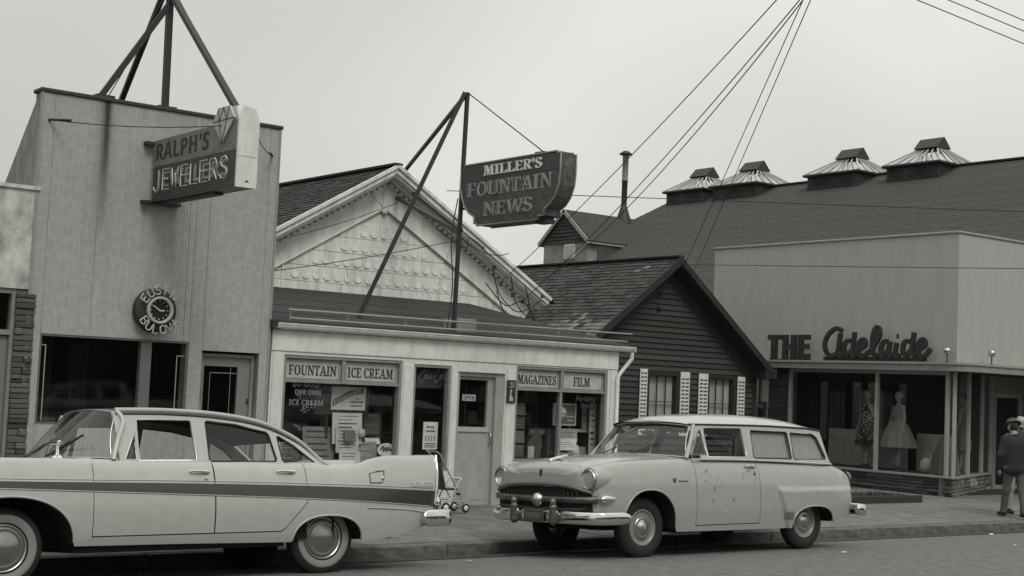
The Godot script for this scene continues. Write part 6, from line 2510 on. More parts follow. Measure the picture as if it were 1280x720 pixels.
func build_sedan() -> void:
	var t := thing("sedan", "white finned four-door sedan with a dark side stripe, parked at the left", "car", Vector3.ZERO, "", true)
	# stands on the sloping gutter, leaning to the kerb
	var basis := Basis(Vector3.RIGHT, -deg_to_rad(5.5))
	t.transform = Transform3D(basis, Vector3(5.70, 0.0, -12.147) - basis * Vector3(0, 0, 0.76))
	var c := {
		"x0": -2.46, "x1": 2.80, "paint": M.ply_paint, "pillar": M.ply_paint,
		"hw": [[-2.46, 0.66], [-2.45, 0.74], [-2.42, 0.82], [-2.36, 0.88], [-2.25, 0.91], [-2.0, 0.935], [-1.2, 0.955], [0.0, 0.96], [1.2, 0.955], [2.0, 0.94], [2.6, 0.915], [2.76, 0.90], [2.80, 0.88]],
		"ys": [[-2.46, 0.86], [-2.40, 0.93], [-2.25, 1.01], [-1.68, 1.085], [-0.9, 1.078], [-0.5, 1.06], [0.2, 1.05], [1.4, 1.03], [1.72, 1.022], [1.84, 1.042], [2.0, 1.092], [2.22, 1.125], [2.80, 1.135]],
		"yc": [[-2.46, 0.85], [-2.40, 0.91], [-2.25, 0.97], [-1.6, 1.07], [-1.05, 1.10], [1.7, 1.015], [2.0, 1.0], [2.4, 0.97], [2.7, 0.92], [2.80, 0.88]],
		"yb": [[-2.46, 0.42], [-2.0, 0.35], [-1.1, 0.335], [0.0, 0.325], [1.0, 0.308], [1.9, 0.30], [2.3, 0.335], [2.68, 0.41], [2.80, 0.45]],
		"e": [[-2.4, 2.6], [1.6, 2.6], [1.85, 5.0], [2.1, 8.0], [2.8, 9.0]], "val": [[-2.46, 0.0], [-2.2, 0.03], [-1.2, 0.01], [-1.0, 0.0]],
		"prof": [[0.0, 0.945], [0.12, 0.975], [0.4, 1.0], [0.65, 0.99], [0.82, 0.962], [0.93, 0.93], [0.98, 0.905], [1.0, 0.885]],
		"arches": [[-1.58, 0.56, 0.755, 2.2], [1.475, 0.385, 0.545, 2.3]], "yd": [[-0.9, 0.405], [0.95, 0.405], [1.1, 0.54], [1.24, 0.68]],
		"doors": [[-0.87, 0.275], [0.275, 1.235]], "cabin": [-0.98, 1.62], "hood": [-2.38, -1.02], "boot": [1.72, 2.76],
		"belt": [[-0.7, 1.03], [1.7, 1.00]], "rail": [[-0.60, 1.505], [-0.19, 1.512], [0.20, 1.502], [0.60, 1.468], [0.89, 1.412], [1.25, 1.265], [1.56, 1.035], [1.64, 1.0]],
		"zb": [[-0.7, 0.865], [1.7, 0.84]], "zr": [[-0.6, 0.66], [-0.2, 0.685], [0.9, 0.685], [1.6, 0.70]],
		"crown": [[-0.8, 0.03], [-0.5, 0.055], [0.3, 0.06], [1.0, 0.055], [1.64, 0.03]],
		"lean": func(x: float, y: float) -> float: return smoothstep(2.2, 2.8, x) * (y - 1.13) * 0.14,
	}
	var sh := car_shell(c, t)
	var sealed: Material = M.rubber
	car_frame(c, t, sh, [
		{"poly": [[-0.545, 1.075], [-0.437, 1.07], [-0.424, 1.31], [-0.452, 1.262]], "door": 0, "open": false, "seal": M.chrome, "seal_r": 0.008},
		{"poly": [[-0.395, 1.430], [-0.2, 1.437], [0.115, 1.438], [0.133, 1.42], [0.142, 1.085], [0.125, 1.067], [-0.413, 1.065]], "door": 0, "open": true, "seal": M.chrome_dull, "seal_r": 0.008},
		{"poly": [[0.274, 1.420], [0.29, 1.432], [0.592, 1.404], [0.905, 1.338], [0.93, 1.318], [0.968, 1.08], [0.955, 1.06], [0.29, 1.058], [0.268, 1.075]], "door": 1, "open": false, "seal": sealed, "seal_r": 0.010},
		{"poly": [[1.02, 1.300], [1.04, 1.30], [1.192, 1.215], [1.395, 1.055], [1.045, 1.052], [1.03, 1.07]], "door": -1, "open": false, "seal": sealed, "seal_r": 0.010}], -0.60, 1.64)
	car_roof(c, t, "roof", M.ply_roof, -0.56, 1.26, 0.10, 0.06, 0.03)
	var rw := car_roof(c, t, "rear_window", M.car_glass, 1.27, 1.60, -0.06, 0.14, 0.05, 3.0)
	for s in [1, -1]:
		# white rail above the doors, drip moulding and the chrome divider
		var rail := []
		var drip := []
		for k in 31:
			var x := lerpf(-0.58, 1.62, k / 30.0)
			rail.append(Vector3(x, tab(c.rail, x) + 0.012, (tab(c.zr, x) - 0.005) * s))
			drip.append(Vector3(x, tab(c.rail, x) - 0.022, (tab(c.zr, x) + 0.014) * s))
		var b := MB.new()
		b.tube(rail, 0.024, 8)
		obj("roof_rail", b, M.ply_paint, t)
		b = MB.new()
		b.tube(drip, 0.008, 5)
		obj("drip_moulding", b, M.iron, t)
		b = MB.new()
		var dv := []
		for k in 7:
			var v := k / 6.0 * 0.9
			dv.append(Vector3(1.265 + 0.06 * (1.0 - (1.0 - v) * (1.0 - v)), 1.272 + 0.05 * (1.0 - pow(1.0 - v, 2.6)), (0.69 - 0.69 * v) * s))
		b.tube(dv, 0.012, 6)
		obj("roof_divider", b, M.chrome, t)
		b = MB.new()
		b.tube(curve([Vector3(-0.66, 1.07, 0.85 * s), Vector3(-0.60, 1.25, 0.80 * s), Vector3(-0.52, 1.42, 0.71 * s), Vector3(-0.57, 1.515, 0.655 * s)], 5), 0.024, 8)
		obj("windscreen_pillar", b, M.ply_paint, t)
	windscreen(t, [-0.67, 0.42, 1.085, 0.83, 0.02], [-0.56, 0.11, 1.50, 0.645, 0.045], M.chrome_dull)
	# interior
	seats(t, [[-0.15, 1.02], [0.72, 1.0]])
	steering(t, -0.42, 1.03, 0.38)
	var b := MB.new()
	b.cham(Vector3(-0.60, 1.40, -0.09), Vector3(-0.57, 1.45, 0.09), 0.008)
	b.tube([Vector3(-0.6, 1.43, 0), Vector3(-0.62, 1.50, 0)], 0.008, 5)
	obj("mirror", b, M.iron, t)
	# stripe and its bright edges
	var lo := [[-2.36, 0.85], [-1.67, 0.825], [0.13, 0.755], [1.4, 0.70], [2.76, 0.615]]
	var hi := [[-2.36, 0.915], [-1.67, 0.888], [0.12, 0.858], [1.4, 0.825], [2.80, 0.770]]
	for s in [1, -1]:
		var st := obj("side_stripe", side_strip(c, lo, hi, -2.34, 2.795, 0.004, s), M.ply_dark, t)
		obj("moulding", side_line(c, hi, -2.36, 2.795, 0.006, s), M.chrome_dull, st)
		obj("moulding", side_line(c, lo, -2.36, 2.78, 0.006, s), M.chrome_dull, st)
		var hi2 := []
		for q in hi:
			hi2.append([q[0], q[1] + 0.022])
		obj("moulding", side_line(c, hi2, -2.3, 2.79, 0.005, s), M.chrome_dull, st)
		# sculpted crease ending above the bumper
		var cr := [[1.15, 0.655], [1.8, 0.62], [2.45, 0.585], [2.66, 0.56]]
		obj("body_crease", side_line(c, cr, 1.9, 2.66, 0.007, s), M.ply_paint, t)
	# fuel flap, badge letters
	var fl := [[2.0, 0.845], [2.13, 0.85]]
	b = side_strip(c, [[1.94, 0.858], [2.13, 0.858]], [[1.94, 0.948], [2.13, 0.965]], 1.95, 2.10, 0.006, 1)
	var flap := obj("fuel_flap", b, M.ply_paint, t)
	b = MB.new()
	var o := []
	for q in [[1.945, 0.855], [2.075, 0.855], [2.105, 0.905], [2.115, 0.972], [2.05, 0.968], [1.945, 0.945]]:
		var p := car_side(c, q[0], q[1])
		o.append(Vector3(p.x, p.y, p.z + 0.006))
	b.tube(o, 0.0045, 5, true)
	obj("flap_seam", b, M.rubber, flap)
	b = MB.new()
	var pf := car_side(c, 2.09, 0.90)
	b.lathe([[0.0, 0.0], [0.014, 0.0], [0.014, 0.02], [0.0, 0.024]], 10, Transform3D(Basis(Vector3.RIGHT, Vector3.BACK, Vector3.DOWN), pf))
	obj("catch", b, M.chrome, flap)
	var bp := car_side(c, 2.52, 0.83)
	letters("badge_letters", "PLYMOUTH", true, 0.27, 0.042, 0.012, Transform3D(Basis(Vector3(1, 0, -0.06).normalized(), Vector3(0, 1, -0.1).normalized(), Vector3(0.06, 0.1, 1).normalized()), Vector3(2.44, 0.815, bp.z + 0.006)), M.chrome, t)
	# handles and keyhole
	for s in 2:
		var q := 1 if s == 0 else -1
		for k in 2:
			var hx: float = [0.13, 1.02][k]
			if q == 1:
				handle(sh.doors[k][s], hx, 0.965, car_side(c, hx, 0.965).z)
			else:
				b = MB.new()
				b.cham(Vector3(hx - 0.1, 0.95, -car_side(c, hx, 0.96).z - 0.03), Vector3(hx + 0.1, 0.98, -car_side(c, hx, 0.96).z), 0.008)
				obj("handle", b, M.chrome, sh.doors[k][s])
	var kp := car_side(c, 0.19, 0.90)
	b = MB.new()
	b.lathe([[0.0, 0.0], [0.013, 0.0], [0.012, 0.012], [0.0, 0.014]], 10, Transform3D(Basis(Vector3.RIGHT, Vector3.BACK, Vector3.DOWN), kp))
	obj("keyhole", b, M.chrome_dull, sh.doors[0][0])
	# wing mirror on the cowl, wipers
	b = MB.new()
	b.lathe([[0.06, 0.0], [0.05, 0.02], [0.018, 0.03], [0.012, 0.13]], 12, Transform3D(Basis(), Vector3(-1.12, 1.082, 0.74)))
	b.cham(Vector3(-1.15, 1.20, 0.66), Vector3(-1.11, 1.235, 0.82), 0.012)
	obj("wing_mirror", b, M.chrome, t)
	b = MB.new()
	for z in [-0.35, 0.28]:
		b.tube([Vector3(-1.06, 1.11, z), Vector3(-0.93, 1.24, z + 0.25)], 0.008, 5)
		b.bar(Vector3(-1.01, 1.13, z + 0.02), Vector3(-0.88, 1.29, z + 0.42), 0.02, 0.012)
	obj("wiper", b, M.rubber, t)
	# tail: lamps, fin trim, bumper
	b = MB.new()
	b.tube([Vector3(2.815, 1.13, 0.80), Vector3(2.79, 0.97, 0.86), Vector3(2.765, 0.80, 0.885), Vector3(2.735, 0.64, 0.885)], 0.014, 6)
	b.tube([Vector3(2.815, 1.13, -0.80), Vector3(2.79, 0.97, -0.86), Vector3(2.765, 0.80, -0.885), Vector3(2.735, 0.64, -0.885)], 0.014, 6)
	obj("fin_trim", b, M.chrome, t)
	for s in [1, -1]:
		b = MB.new()
		b.cham(Vector3(2.76, 0.72, minf(0.70 * s, 0.85 * s)), Vector3(2.83, 1.05, maxf(0.70 * s, 0.85 * s)), 0.03)
		obj("tail_lamp", b, mat(0.07, 0.2), t)
		b = MB.new()
		b.lathe([[0.07, 0.0], [0.075, 0.05], [0.055, 0.09], [0.0, 0.10]], 16, Transform3D(Basis(Vector3.BACK, Vector3.RIGHT, Vector3.DOWN), Vector3(2.75, 0.655, 0.80 * s)))
		obj("reversing_lamp", b, M.chrome, t)
	bumper(t, "rear_bumper", [[2.56, 0.945], [2.70, 0.955], [2.84, 0.93], [2.93, 0.85], [2.98, 0.60], [3.0, 0.0]], 0.50, 0.085, 0.03)
	# front: bumper, headlamps, grille
	bumper(t, "front_bumper", [[-2.22, 0.95], [-2.40, 0.95], [-2.52, 0.90], [-2.60, 0.70], [-2.65, 0.0]], 0.50, 0.085, 0.03)
	headlamps(t, -2.50, 0.80, 0.70, 0.11)
	b = MB.new()
	for y in [0.60, 0.66, 0.72, 0.78]:
		b.box(Vector3(-2.50, y, -0.56), Vector3(-2.47, y + 0.03, 0.56))
	obj("grille", b, M.chrome, t)
	for x in [-1.57, 1.50]:
		for s in [1.0, -1.0]:
			wheel(t, x, 0.70, 0.338, s, true, "dish", 0.045)


# a bumper bar: plan points [x, z] from one end to the middle, mirrored; height centre y, half height h, thickness d
func bumper(root: Node3D, called: String, plan: Array, y: float, h: float, d: float) -> MeshInstance3D:
	var pts := []
	for p in plan:
		pts.append(Vector3(p[0], y, p[1]))
	for k in range(plan.size() - 2, -1, -1):
		pts.append(Vector3(plan[k][0], y, -plan[k][1]))
	pts = curve(pts, 6)
	var b := MB.new().smooth(1)
	var rows := []
	var n := pts.size()
	var sgn := signf(plan[-1][0])
	for i in n:
		var a: Vector3 = pts[maxi(i - 1, 0)]
		var e: Vector3 = pts[mini(i + 1, n - 1)]
		var dir := (e - a).normalized()
		var outw := Vector3(dir.z, 0, -dir.x)
		if outw.x * sgn < 0.0 and absf(dir.z) > 0.3:
			outw = -outw
		elif absf(dir.z) <= 0.3 and outw.z * signf(pts[i].z) < 0.0:
			outw = -outw
		var endk := minf(minf(i, n - 1 - i) / 3.0, 1.0)
		var hh := h * lerpf(0.55, 1.0, sqrt(endk))
		var row := PackedVector3Array()
		for k in 16:
			var t := TAU * k / 16.0
			var q := Vector3.UP * sin(t) * hh * (1.0 - 0.12 * cos(t) * cos(t)) + outw * (signf(cos(t)) * pow(absf(cos(t)), 0.7) * d)
			row.append(pts[i] + q)
		rows.append(row)
	b.grid(rows, true)
	b.flat()
	for e in [0, n - 1]:
		for k in 16:
			b.tri(pts[e], rows[e][k], rows[e][(k + 1) % 16])
	return obj(called, b, M.chrome, root)


func headlamps(root: Node3D, x: float, y: float, z: float, r: float) -> void:
	for s in [1, -1]:
		var ax := Transform3D(Basis(Vector3.BACK, Vector3.LEFT, Vector3.UP), Vector3(x, y, z * s))
		var b := MB.new()
		b.lathe([[r * 0.82, 0.0], [r * 0.9, 0.02], [r * 1.0, 0.025], [r * 1.1, 0.01], [r * 1.14, -0.03], [r * 1.16, -0.16]], 28, ax)
		var h := obj("headlight", b, M.chrome_dull, root)
		b = MB.new()
		b.lathe([[r * 0.84, 0.004], [r * 0.6, 0.016], [r * 0.3, 0.022], [0.0, 0.024]], 24, ax)
		obj("lens", b, M.lens_glass, h)
		b = MB.new()
		b.lathe([[r * 0.84, 0.0], [r * 0.6, -0.04], [r * 0.3, -0.06], [0.0, -0.065]], 24, ax)
		obj("reflector", b, M.chrome, h)


func build_wagon() -> void:
	var t := thing("station_wagon", "worn pale two-door station wagon with curtained rear windows, parked right of the sedan", "car", Vector3.ZERO, "", true)
	var basis := Basis(Vector3.UP, deg_to_rad(-0.0) + deg_to_rad(2.0)) * Basis(Vector3.RIGHT, -deg_to_rad(3.0))
	t.transform = Transform3D(basis, Vector3(12.77, 0.0, -12.12) - basis * Vector3(0, 0, 0.76))
	var c := {
		"rows": 26, "fine": range(70, 100).map(func(k: int) -> float: return k * 0.01),
		"x0": -2.32, "x1": 2.42, "paint": M.ford_paint, "pillar": M.ford_paint,
		"hw": [[-2.32, 0.50], [-2.315, 0.60], [-2.30, 0.69], [-2.26, 0.80], [-2.2, 0.86], [-2.1, 0.89], [-1.9, 0.905], [-1.5, 0.915], [-0.8, 0.928], [0.6, 0.93], [1.3, 0.925], [1.8, 0.90], [2.1, 0.87], [2.3, 0.82], [2.38, 0.76], [2.42, 0.66]],
		"ys": [[-2.32, 0.935], [-2.30, 0.965], [-2.25, 1.0], [-2.15, 1.03], [-2.0, 1.055], [-1.5, 1.095], [-0.8, 1.112], [0.0, 1.105], [0.8, 1.085], [1.85, 1.06], [2.05, 1.015], [2.25, 0.965], [2.36, 0.915], [2.42, 0.84]],
		"yc": [[-2.32, 0.95], [-2.30, 1.0], [-2.25, 1.045], [-2.18, 1.07], [-2.05, 1.09], [-1.8, 1.125], [-1.2, 1.16], [-0.8, 1.175], [1.9, 1.03], [2.1, 1.0], [2.3, 0.95], [2.38, 0.91], [2.42, 0.83]],
		"yb": [[-2.32, 0.50], [-2.1, 0.45], [-1.95, 0.40], [-1.6, 0.31], [-0.9, 0.285], [0.9, 0.275], [1.8, 0.33], [2.2, 0.40], [2.42, 0.45]],
		"e": [[-2.3, 2.4], [2.4, 2.4]], "val": [[-2.32, 0.01], [-2.1, 0.02], [-1.5, 0.02], [-0.95, 0.0]],
		"prof": [[0.0, 0.955], [0.1, 0.972], [0.35, 1.0], [0.6, 0.995], [0.8, 0.972], [0.92, 0.935], [0.98, 0.90], [1.0, 0.875]],
		"arches": [[-1.46, 0.42, 0.765, 2.3], [1.42, 0.42, 0.535, 2.4]], "yd": [[-0.8, 0.345], [0.5, 0.345]],
		"doors": [[-0.72, 0.405]], "cabin": [-0.76, 1.93], "hood": [-2.30, -0.80], "boot": [2.0, 2.40],
		"belt": [[-0.8, 1.10], [0.0, 1.095], [1.95, 1.04]], "rail": [[-0.56, 1.525], [0.5, 1.528], [1.4, 1.512], [1.86, 1.485], [1.97, 1.06]],
		"zb": [[-0.8, 0.86], [1.6, 0.85], [1.98, 0.80]], "zr": [[-0.56, 0.62], [-0.3, 0.68], [0.3, 0.70], [1.5, 0.70], [1.86, 0.66], [1.98, 0.74]],
		"crown": [[-0.75, 0.03], [-0.6, 0.055], [-0.4, 0.105], [0.0, 0.135], [0.7, 0.145], [1.3, 0.13], [1.65, 0.085], [1.86, 0.02]],
		"bump": func(x: float, y: float) -> float: return 0.034 * smoothstep(0.0, 0.022, x - (0.72 + (0.755 - y) * 0.42)) * (1.0 - smoothstep(0.742, 0.765, y)) * (1.0 - smoothstep(2.2, 2.4, x)),
	}
	var sh := car_shell(c, t)
	var r: Material = M.rubber
	car_frame(c, t, sh, [
		{"poly": [[-0.70, 1.165], [-0.431, 1.157], [-0.41, 1.455], [-0.43, 1.46]], "door": 0, "open": false, "seal": M.chrome_dull, "seal_r": 0.008},
		{"poly": [[-0.36, 1.472], [-0.3, 1.485], [0.27, 1.488], [0.288, 1.47], [0.262, 1.15], [0.24, 1.14], [-0.429, 1.14]], "door": 0, "open": true, "seal": M.chrome_dull, "seal_r": 0.008},
		{"poly": [[0.45, 1.448], [0.47, 1.462], [1.13, 1.45], [1.145, 1.44], [1.105, 1.13], [1.09, 1.12], [0.40, 1.128], [0.385, 1.14]], "door": -1, "open": false, "seal": r, "seal_r": 0.011, "blind": true},
		{"poly": [[1.205, 1.435], [1.22, 1.443], [1.62, 1.436], [1.70, 1.42], [1.76, 1.385], [1.83, 1.16], [1.825, 1.13], [1.80, 1.112], [1.165, 1.112], [1.15, 1.13]], "door": -1, "open": false, "seal": r, "seal_r": 0.011, "blind": true}], -0.56, 1.97)
	car_roof(c, t, "roof", M.ford_roof, -0.58, 1.86, 0.17, 0.06, -0.012)
	for s in [1, -1]:
		var drip := []
		for k in 21:
			var x := lerpf(-0.56, 1.86, k / 20.0)
			drip.append(Vector3(x, tab(c.rail, x) + 0.0, (tab(c.zr, x) + 0.012) * s))
		var b := MB.new()
		b.tube(drip, 0.010, 5)
		obj("drip_moulding", b, M.iron, t)
		b = MB.new()
		b.tube(curve([Vector3(-0.79, 1.12, 0.82 * s), Vector3(-0.62, 1.33, 0.735 * s), Vector3(-0.50, 1.49, 0.66 * s), Vector3(-0.50, 1.53, 0.64 * s)], 5), 0.027, 8)
		obj("windscreen_pillar", b, M.ford_paint, t)
		# bright belt line
		var bl := []
		for k in 21:
			var x := lerpf(-0.74, 1.92, k / 20.0)
			bl.append(Vector3(x, tab(c.belt, x) + 0.012, (tab(c.zb, x) + 0.006) * s))
		b = MB.new()
		b.tube(bl, 0.012, 6)
		obj("belt_moulding", b, M.alu, t)
	windscreen(t, [-0.77, 0.24, 1.135, 0.80, 0.035], [-0.53, 0.17, 1.505, 0.635, 0.04], M.chrome_dull)
	# tail end of the upper body
	windscreen(t, [1.96, -0.08, 1.06, 0.74, 0.0], [1.84, -0.06, 1.48, 0.64, 0.01], M.rubber, null, "rear_window")
	seats(t, [[-0.12, 1.05], [0.75, 1.02]])
	steering(t, -0.45, 1.08, 0.38)
	var b := MB.new()
	b.cham(Vector3(-0.62, 1.40, -0.09), Vector3(-0.59, 1.45, 0.09), 0.008)
	obj("mirror", b, M.iron, t)
	b = MB.new()
	for z in [-0.30, 0.22]:
		b.tube([Vector3(-1.05, 1.175, z), Vector3(-0.88, 1.30, z + 0.22)], 0.007, 5)
	obj("wiper", b, M.rubber, t)
	b = MB.new()
	b.tube([Vector3(-0.86, 1.23, 0.1), Vector3(-0.72, 1.42, 0.34)], 0.006, 5)
	obj("wiper", b, M.rubber, t)
	# quarter-panel gravel guard
	var lo := [[0.78, 0.40], [0.95, 0.375]]
	var hi := [[0.78, 0.485], [0.98, 0.47]]
	b = side_strip(c, [[0.79, 0.40], [0.99, 0.385]], [[0.79, 0.478], [0.99, 0.472]], 0.85, 0.985, 0.012, 1)
	var gg := obj("gravel_guard", b, M.chrome_dull, t)
	for k in 3:
		b = side_line(c, [[0.79, 0.412 + k * 0.022], [0.99, 0.402 + k * 0.022]], 0.86, 0.98, 0.005, 1)
		obj("rib", b, M.iron, gg)
	# flaking remains of door lettering
	b = MB.new()
	var marks := [[-0.58, 0.90, 0.055, 1], [-0.50, 0.93, 0.05, 1], [-0.42, 0.90, 0.04, 0], [-0.34, 0.83, 0.05, 1], [-0.24, 0.86, 0.035, 0], [-0.12, 0.87, 0.03, 0], [0.0, 0.89, 0.035, 0], [0.1, 0.92, 0.04, 1], [0.19, 0.93, 0.045, 1], [0.27, 0.95, 0.04, 1], [0.33, 0.94, 0.03, 1], [0.31, 0.84, 0.05, 1], [-0.44, 0.63, 0.02, 1], [-0.30, 0.62, 0.03, 0], [-0.22, 0.63, 0.02, 0], [-0.08, 0.635, 0.025, 1], [0.02, 0.635, 0.025, 0], [0.09, 0.62, 0.02, 0], [-0.48, 0.80, 0.03, 0], [-0.41, 0.77, 0.02, 1], [-0.2, 0.5, 0.015, 0]]
	for m in marks:
		for q in 7:
			var a := rng.randf() * TAU
			var px: float = m[0] + cos(a) * m[2] * rng.randf_range(0.5, 1.0)
			var py: float = m[1] + sin(a) * m[2] * rng.randf_range(0.7, 1.3)
			if m[3] == 0 and q > 3:
				continue
			var w := rng.randf_range(0.003, 0.008)
			var h := rng.randf_range(0.006, 0.022)
			b.col(lin(rng.randf_range(0.05, 0.16) if m[3] else rng.randf_range(0.42, 0.55)))
			var p0 := car_side(c, px - w, py)
			var p1 := car_side(c, px + w * 0.5, py + h)
			var p2 := car_side(c, px + w, py + h * 0.4)
			var p3 := car_side(c, px + w * 0.2, py - h * 0.6)
			var e := Vector3(0, 0, 0.0015)
			b.quad(p0 + e, p1 + e, p2 + e, p3 + e)
	stuff(obj("flaked_lettering", b, M.vcol, sh.doors[0][0]))
	handle(sh.doors[0][0], 0.26, 1.03, car_side(c, 0.26, 1.03).z)
	b = MB.new()
	b.cham(Vector3(0.16, 1.02, -car_side(c, 0.26, 1.03).z - 0.03), Vector3(0.36, 1.045, -car_side(c, 0.26, 1.03).z), 0.008)
	obj("handle", b, M.chrome, sh.doors[0][1])
	b = MB.new()
	var kp := car_side(c, 0.32, 0.94)
	b.lathe([[0.0, 0.0], [0.013, 0.0], [0.012, 0.012], [0.0, 0.014]], 10, Transform3D(Basis(Vector3.RIGHT, Vector3.BACK, Vector3.DOWN), kp))
	obj("keyhole", b, M.iron, sh.doors[0][0])
	# fender emblem: a small V and a name bar
	var ep := car_side(c, -1.08, 0.86)
	b = MB.new()
	b.bar(Vector3(-1.10, 0.895, ep.z + 0.004), Vector3(-1.08, 0.845, ep.z + 0.004), 0.012, 0.008, Vector3.BACK)
	b.bar(Vector3(-1.058, 0.895, ep.z + 0.004), Vector3(-1.08, 0.845, ep.z + 0.004), 0.012, 0.008, Vector3.BACK)
	b.bar(Vector3(-1.02, 0.865, ep.z + 0.005), Vector3(-0.86, 0.862, ep.z + 0.008), 0.008, 0.008, Vector3.BACK)
	obj("fender_emblem", b, M.iron, t)
	# tail lamps, bumper
	for s in [1, -1]:
		b = MB.new()
		b.lathe([[0.075, -0.06], [0.075, 0.0], [0.06, 0.03], [0.0, 0.045]], 18, Transform3D(Basis(Vector3.BACK, Vector3.RIGHT, Vector3.DOWN), Vector3(2.38, 0.885, 0.70 * s)))
		obj("tail_lamp", b, mat(0.10, 0.2), t)
	b = side_strip(c, [[2.15, 0.868], [2.3, 0.86]], [[2.15, 0.935], [2.3, 0.92]], 2.16, 2.27, 0.006, 1)
	obj("fuel_flap", b, M.ford_paint, t)
	bumper(t, "rear_bumper", [[2.28, 0.93], [2.42, 0.93], [2.50, 0.86], [2.55, 0.6], [2.58, 0.0]], 0.47, 0.075, 0.03)
	# ---- the front
	var nose := func(z: float, y: float, off: float) -> Vector3:
		# point on the nose at height y, width z: search the plan for the half width
		var f := tab(c.prof, clampf((y - 0.47) / 0.45, 0.0, 1.0))
		var x := -2.32
		var az := absf(z)
		if az > 0.50 * f:
			var a := -2.32
			var e := -1.6
			for k in 24:
				var m := (a + e) / 2
				if tab(c.hw, m) * f < az:
					a = m
				else:
					e = m
			x = a
		var n := Vector3(-1.0, 0, z * 0.9).normalized()
		return Vector3(x, y, z) + n * off
	b = MB.new().smooth(1)
	var rows := []
	for k in 6:
		var y: float = lerpf(0.50, 0.795, k / 5.0)
		var row := PackedVector3Array()
		for j in 33:
			var z := lerpf(-0.80, 0.80, j / 32.0)
			row.append(nose.call(z, y, 0.006))
		rows.append(row)
	b.grid(rows)
	obj("grille_opening", b, M.under, t)
	var lipline := func(y0: float, y1: float, w: float, off: float) -> Array:
		var pts := []
		for j in 41:
			var z := lerpf(-w, w, j / 40.0)
			var k := absf(z) / w
			pts.append(nose.call(z, lerpf(y0, y1, pow(k, 3.0)), off))
		return pts
	b = MB.new()
	b.tube(lipline.call(0.815, 0.735, 0.80, 0.014), 0.026, 8)
	obj("grille_hood_lip", b, M.chrome_worn, t)
	b = MB.new()
	b.tube(lipline.call(0.65, 0.665, 0.85, 0.012), 0.042, 10)
	var gr := obj("grille_bar", b, M.chrome_worn, t)
	b = MB.new()
	b.tube(lipline.call(0.54, 0.56, 0.72, 0.02), 0.02, 8)
	obj("lower_bar", b, M.iron, gr)
	b = MB.new()
	var prof := []
	for k in 10:
		var a := PI * k / 18.0
		prof.append([cos(a) * 0.085, sin(a) * 0.10])
	b.lathe(prof, 24, Transform3D(Basis(Vector3.BACK, Vector3.LEFT, Vector3.UP), Vector3(-2.335, 0.645, 0)))
	obj("spinner", b, M.chrome_dull, gr)
	b = MB.new()
	for z in [-0.62, -0.55, -0.48, -0.41, 0.41, 0.48, 0.55, 0.62]:
		b.tube([nose.call(z, 0.60, 0.02), nose.call(z, 0.75, 0.02)], 0.008, 5)
	obj("grille_rod", b, M.iron, gr)
	for s in [1, -1]:
		b = MB.new()
		var pd := Vector3(-0.95, 0.0, 0.12 * s).normalized()
		b.lathe([[0.0, -0.20], [0.022, -0.16], [0.042, -0.08], [0.050, 0.0], [0.046, 0.05], [0.03, 0.09], [0.0, 0.11]], 20, Transform3D(Basis(Vector3.UP.cross(pd), pd, Vector3.UP), Vector3(-2.12, 0.672, 0.885 * s)))
		obj("parking_lamp", b, M.chrome, t)
	headlamps(t, -2.275, 0.885, 0.755, 0.106)
	for s in [1, -1]:
		# painted hood round each headlamp that runs into the wing
		b = MB.new()
		b.lathe([[0.125, 0.0], [0.133, -0.006], [0.137, -0.05], [0.135, -0.16], [0.11, -0.30]], 28, Transform3D(Basis(Vector3.BACK, Vector3.LEFT, Vector3.UP), Vector3(-2.275, 0.885, 0.755 * s)))
		obj("headlight_pod", b, M.ford_paint, t)
	b = MB.new()
	b.cham(Vector3(-2.325, 0.905, -0.028), Vector3(-2.30, 0.985, 0.028), 0.012)
	obj("bonnet_crest", b, M.steel_dark, t)
	b = MB.new()
	b.lathe([[0.0, 0.0], [0.022, 0.05], [0.026, 0.16], [0.016, 0.30], [0.0, 0.36]], 12, Transform3D(Basis(Vector3.BACK, Vector3(1, 0.22, 0).normalized(), Vector3(-0.22, 1, 0).normalized()), Vector3(-2.22, 1.075, 0)))
	b.bar(Vector3(-2.06, 1.10, -0.10), Vector3(-2.06, 1.10, 0.10), 0.05, 0.012)
	obj("bonnet_ornament", b, M.chrome, t)
	var bm := bumper(t, "front_bumper", [[-1.84, 0.955], [-2.08, 0.95], [-2.24, 0.90], [-2.33, 0.70], [-2.365, 0.40], [-2.375, 0.0]], 0.46, 0.072, 0.03)
	for s in [1, -1]:
		b = MB.new()
		b.cham(Vector3(-2.47, 0.37, 0.34 * s - 0.055), Vector3(-2.37, 0.61, 0.34 * s + 0.055), 0.035)
		b.cham(Vector3(-2.465, 0.55, 0.34 * s - 0.045), Vector3(-2.385, 0.67, 0.34 * s + 0.045), 0.035)
		obj("overrider", b, M.chrome_worn, bm)
	b = MB.new()
	b.cham(Vector3(-2.43, 0.39, -0.17), Vector3(-2.415, 0.54, 0.17), 0.006)
	var np := obj("number_plate", b, mat(0.06, 0.6), t)
	b = MB.new()
	for k in 6:
		b.cham(Vector3(-2.434, 0.44, -0.13 + k * 0.044), Vector3(-2.429, 0.44 + rng.randf_range(0.05, 0.075), -0.103 + k * 0.044), 0.002)
	obj("worn_marks", b, mat(0.13, 0.7), np)
	for x in [-1.45, 1.42]:
		for s in [1.0, -1.0]:
			wheel(t, x, 0.70, 0.345, s, false, "cap")


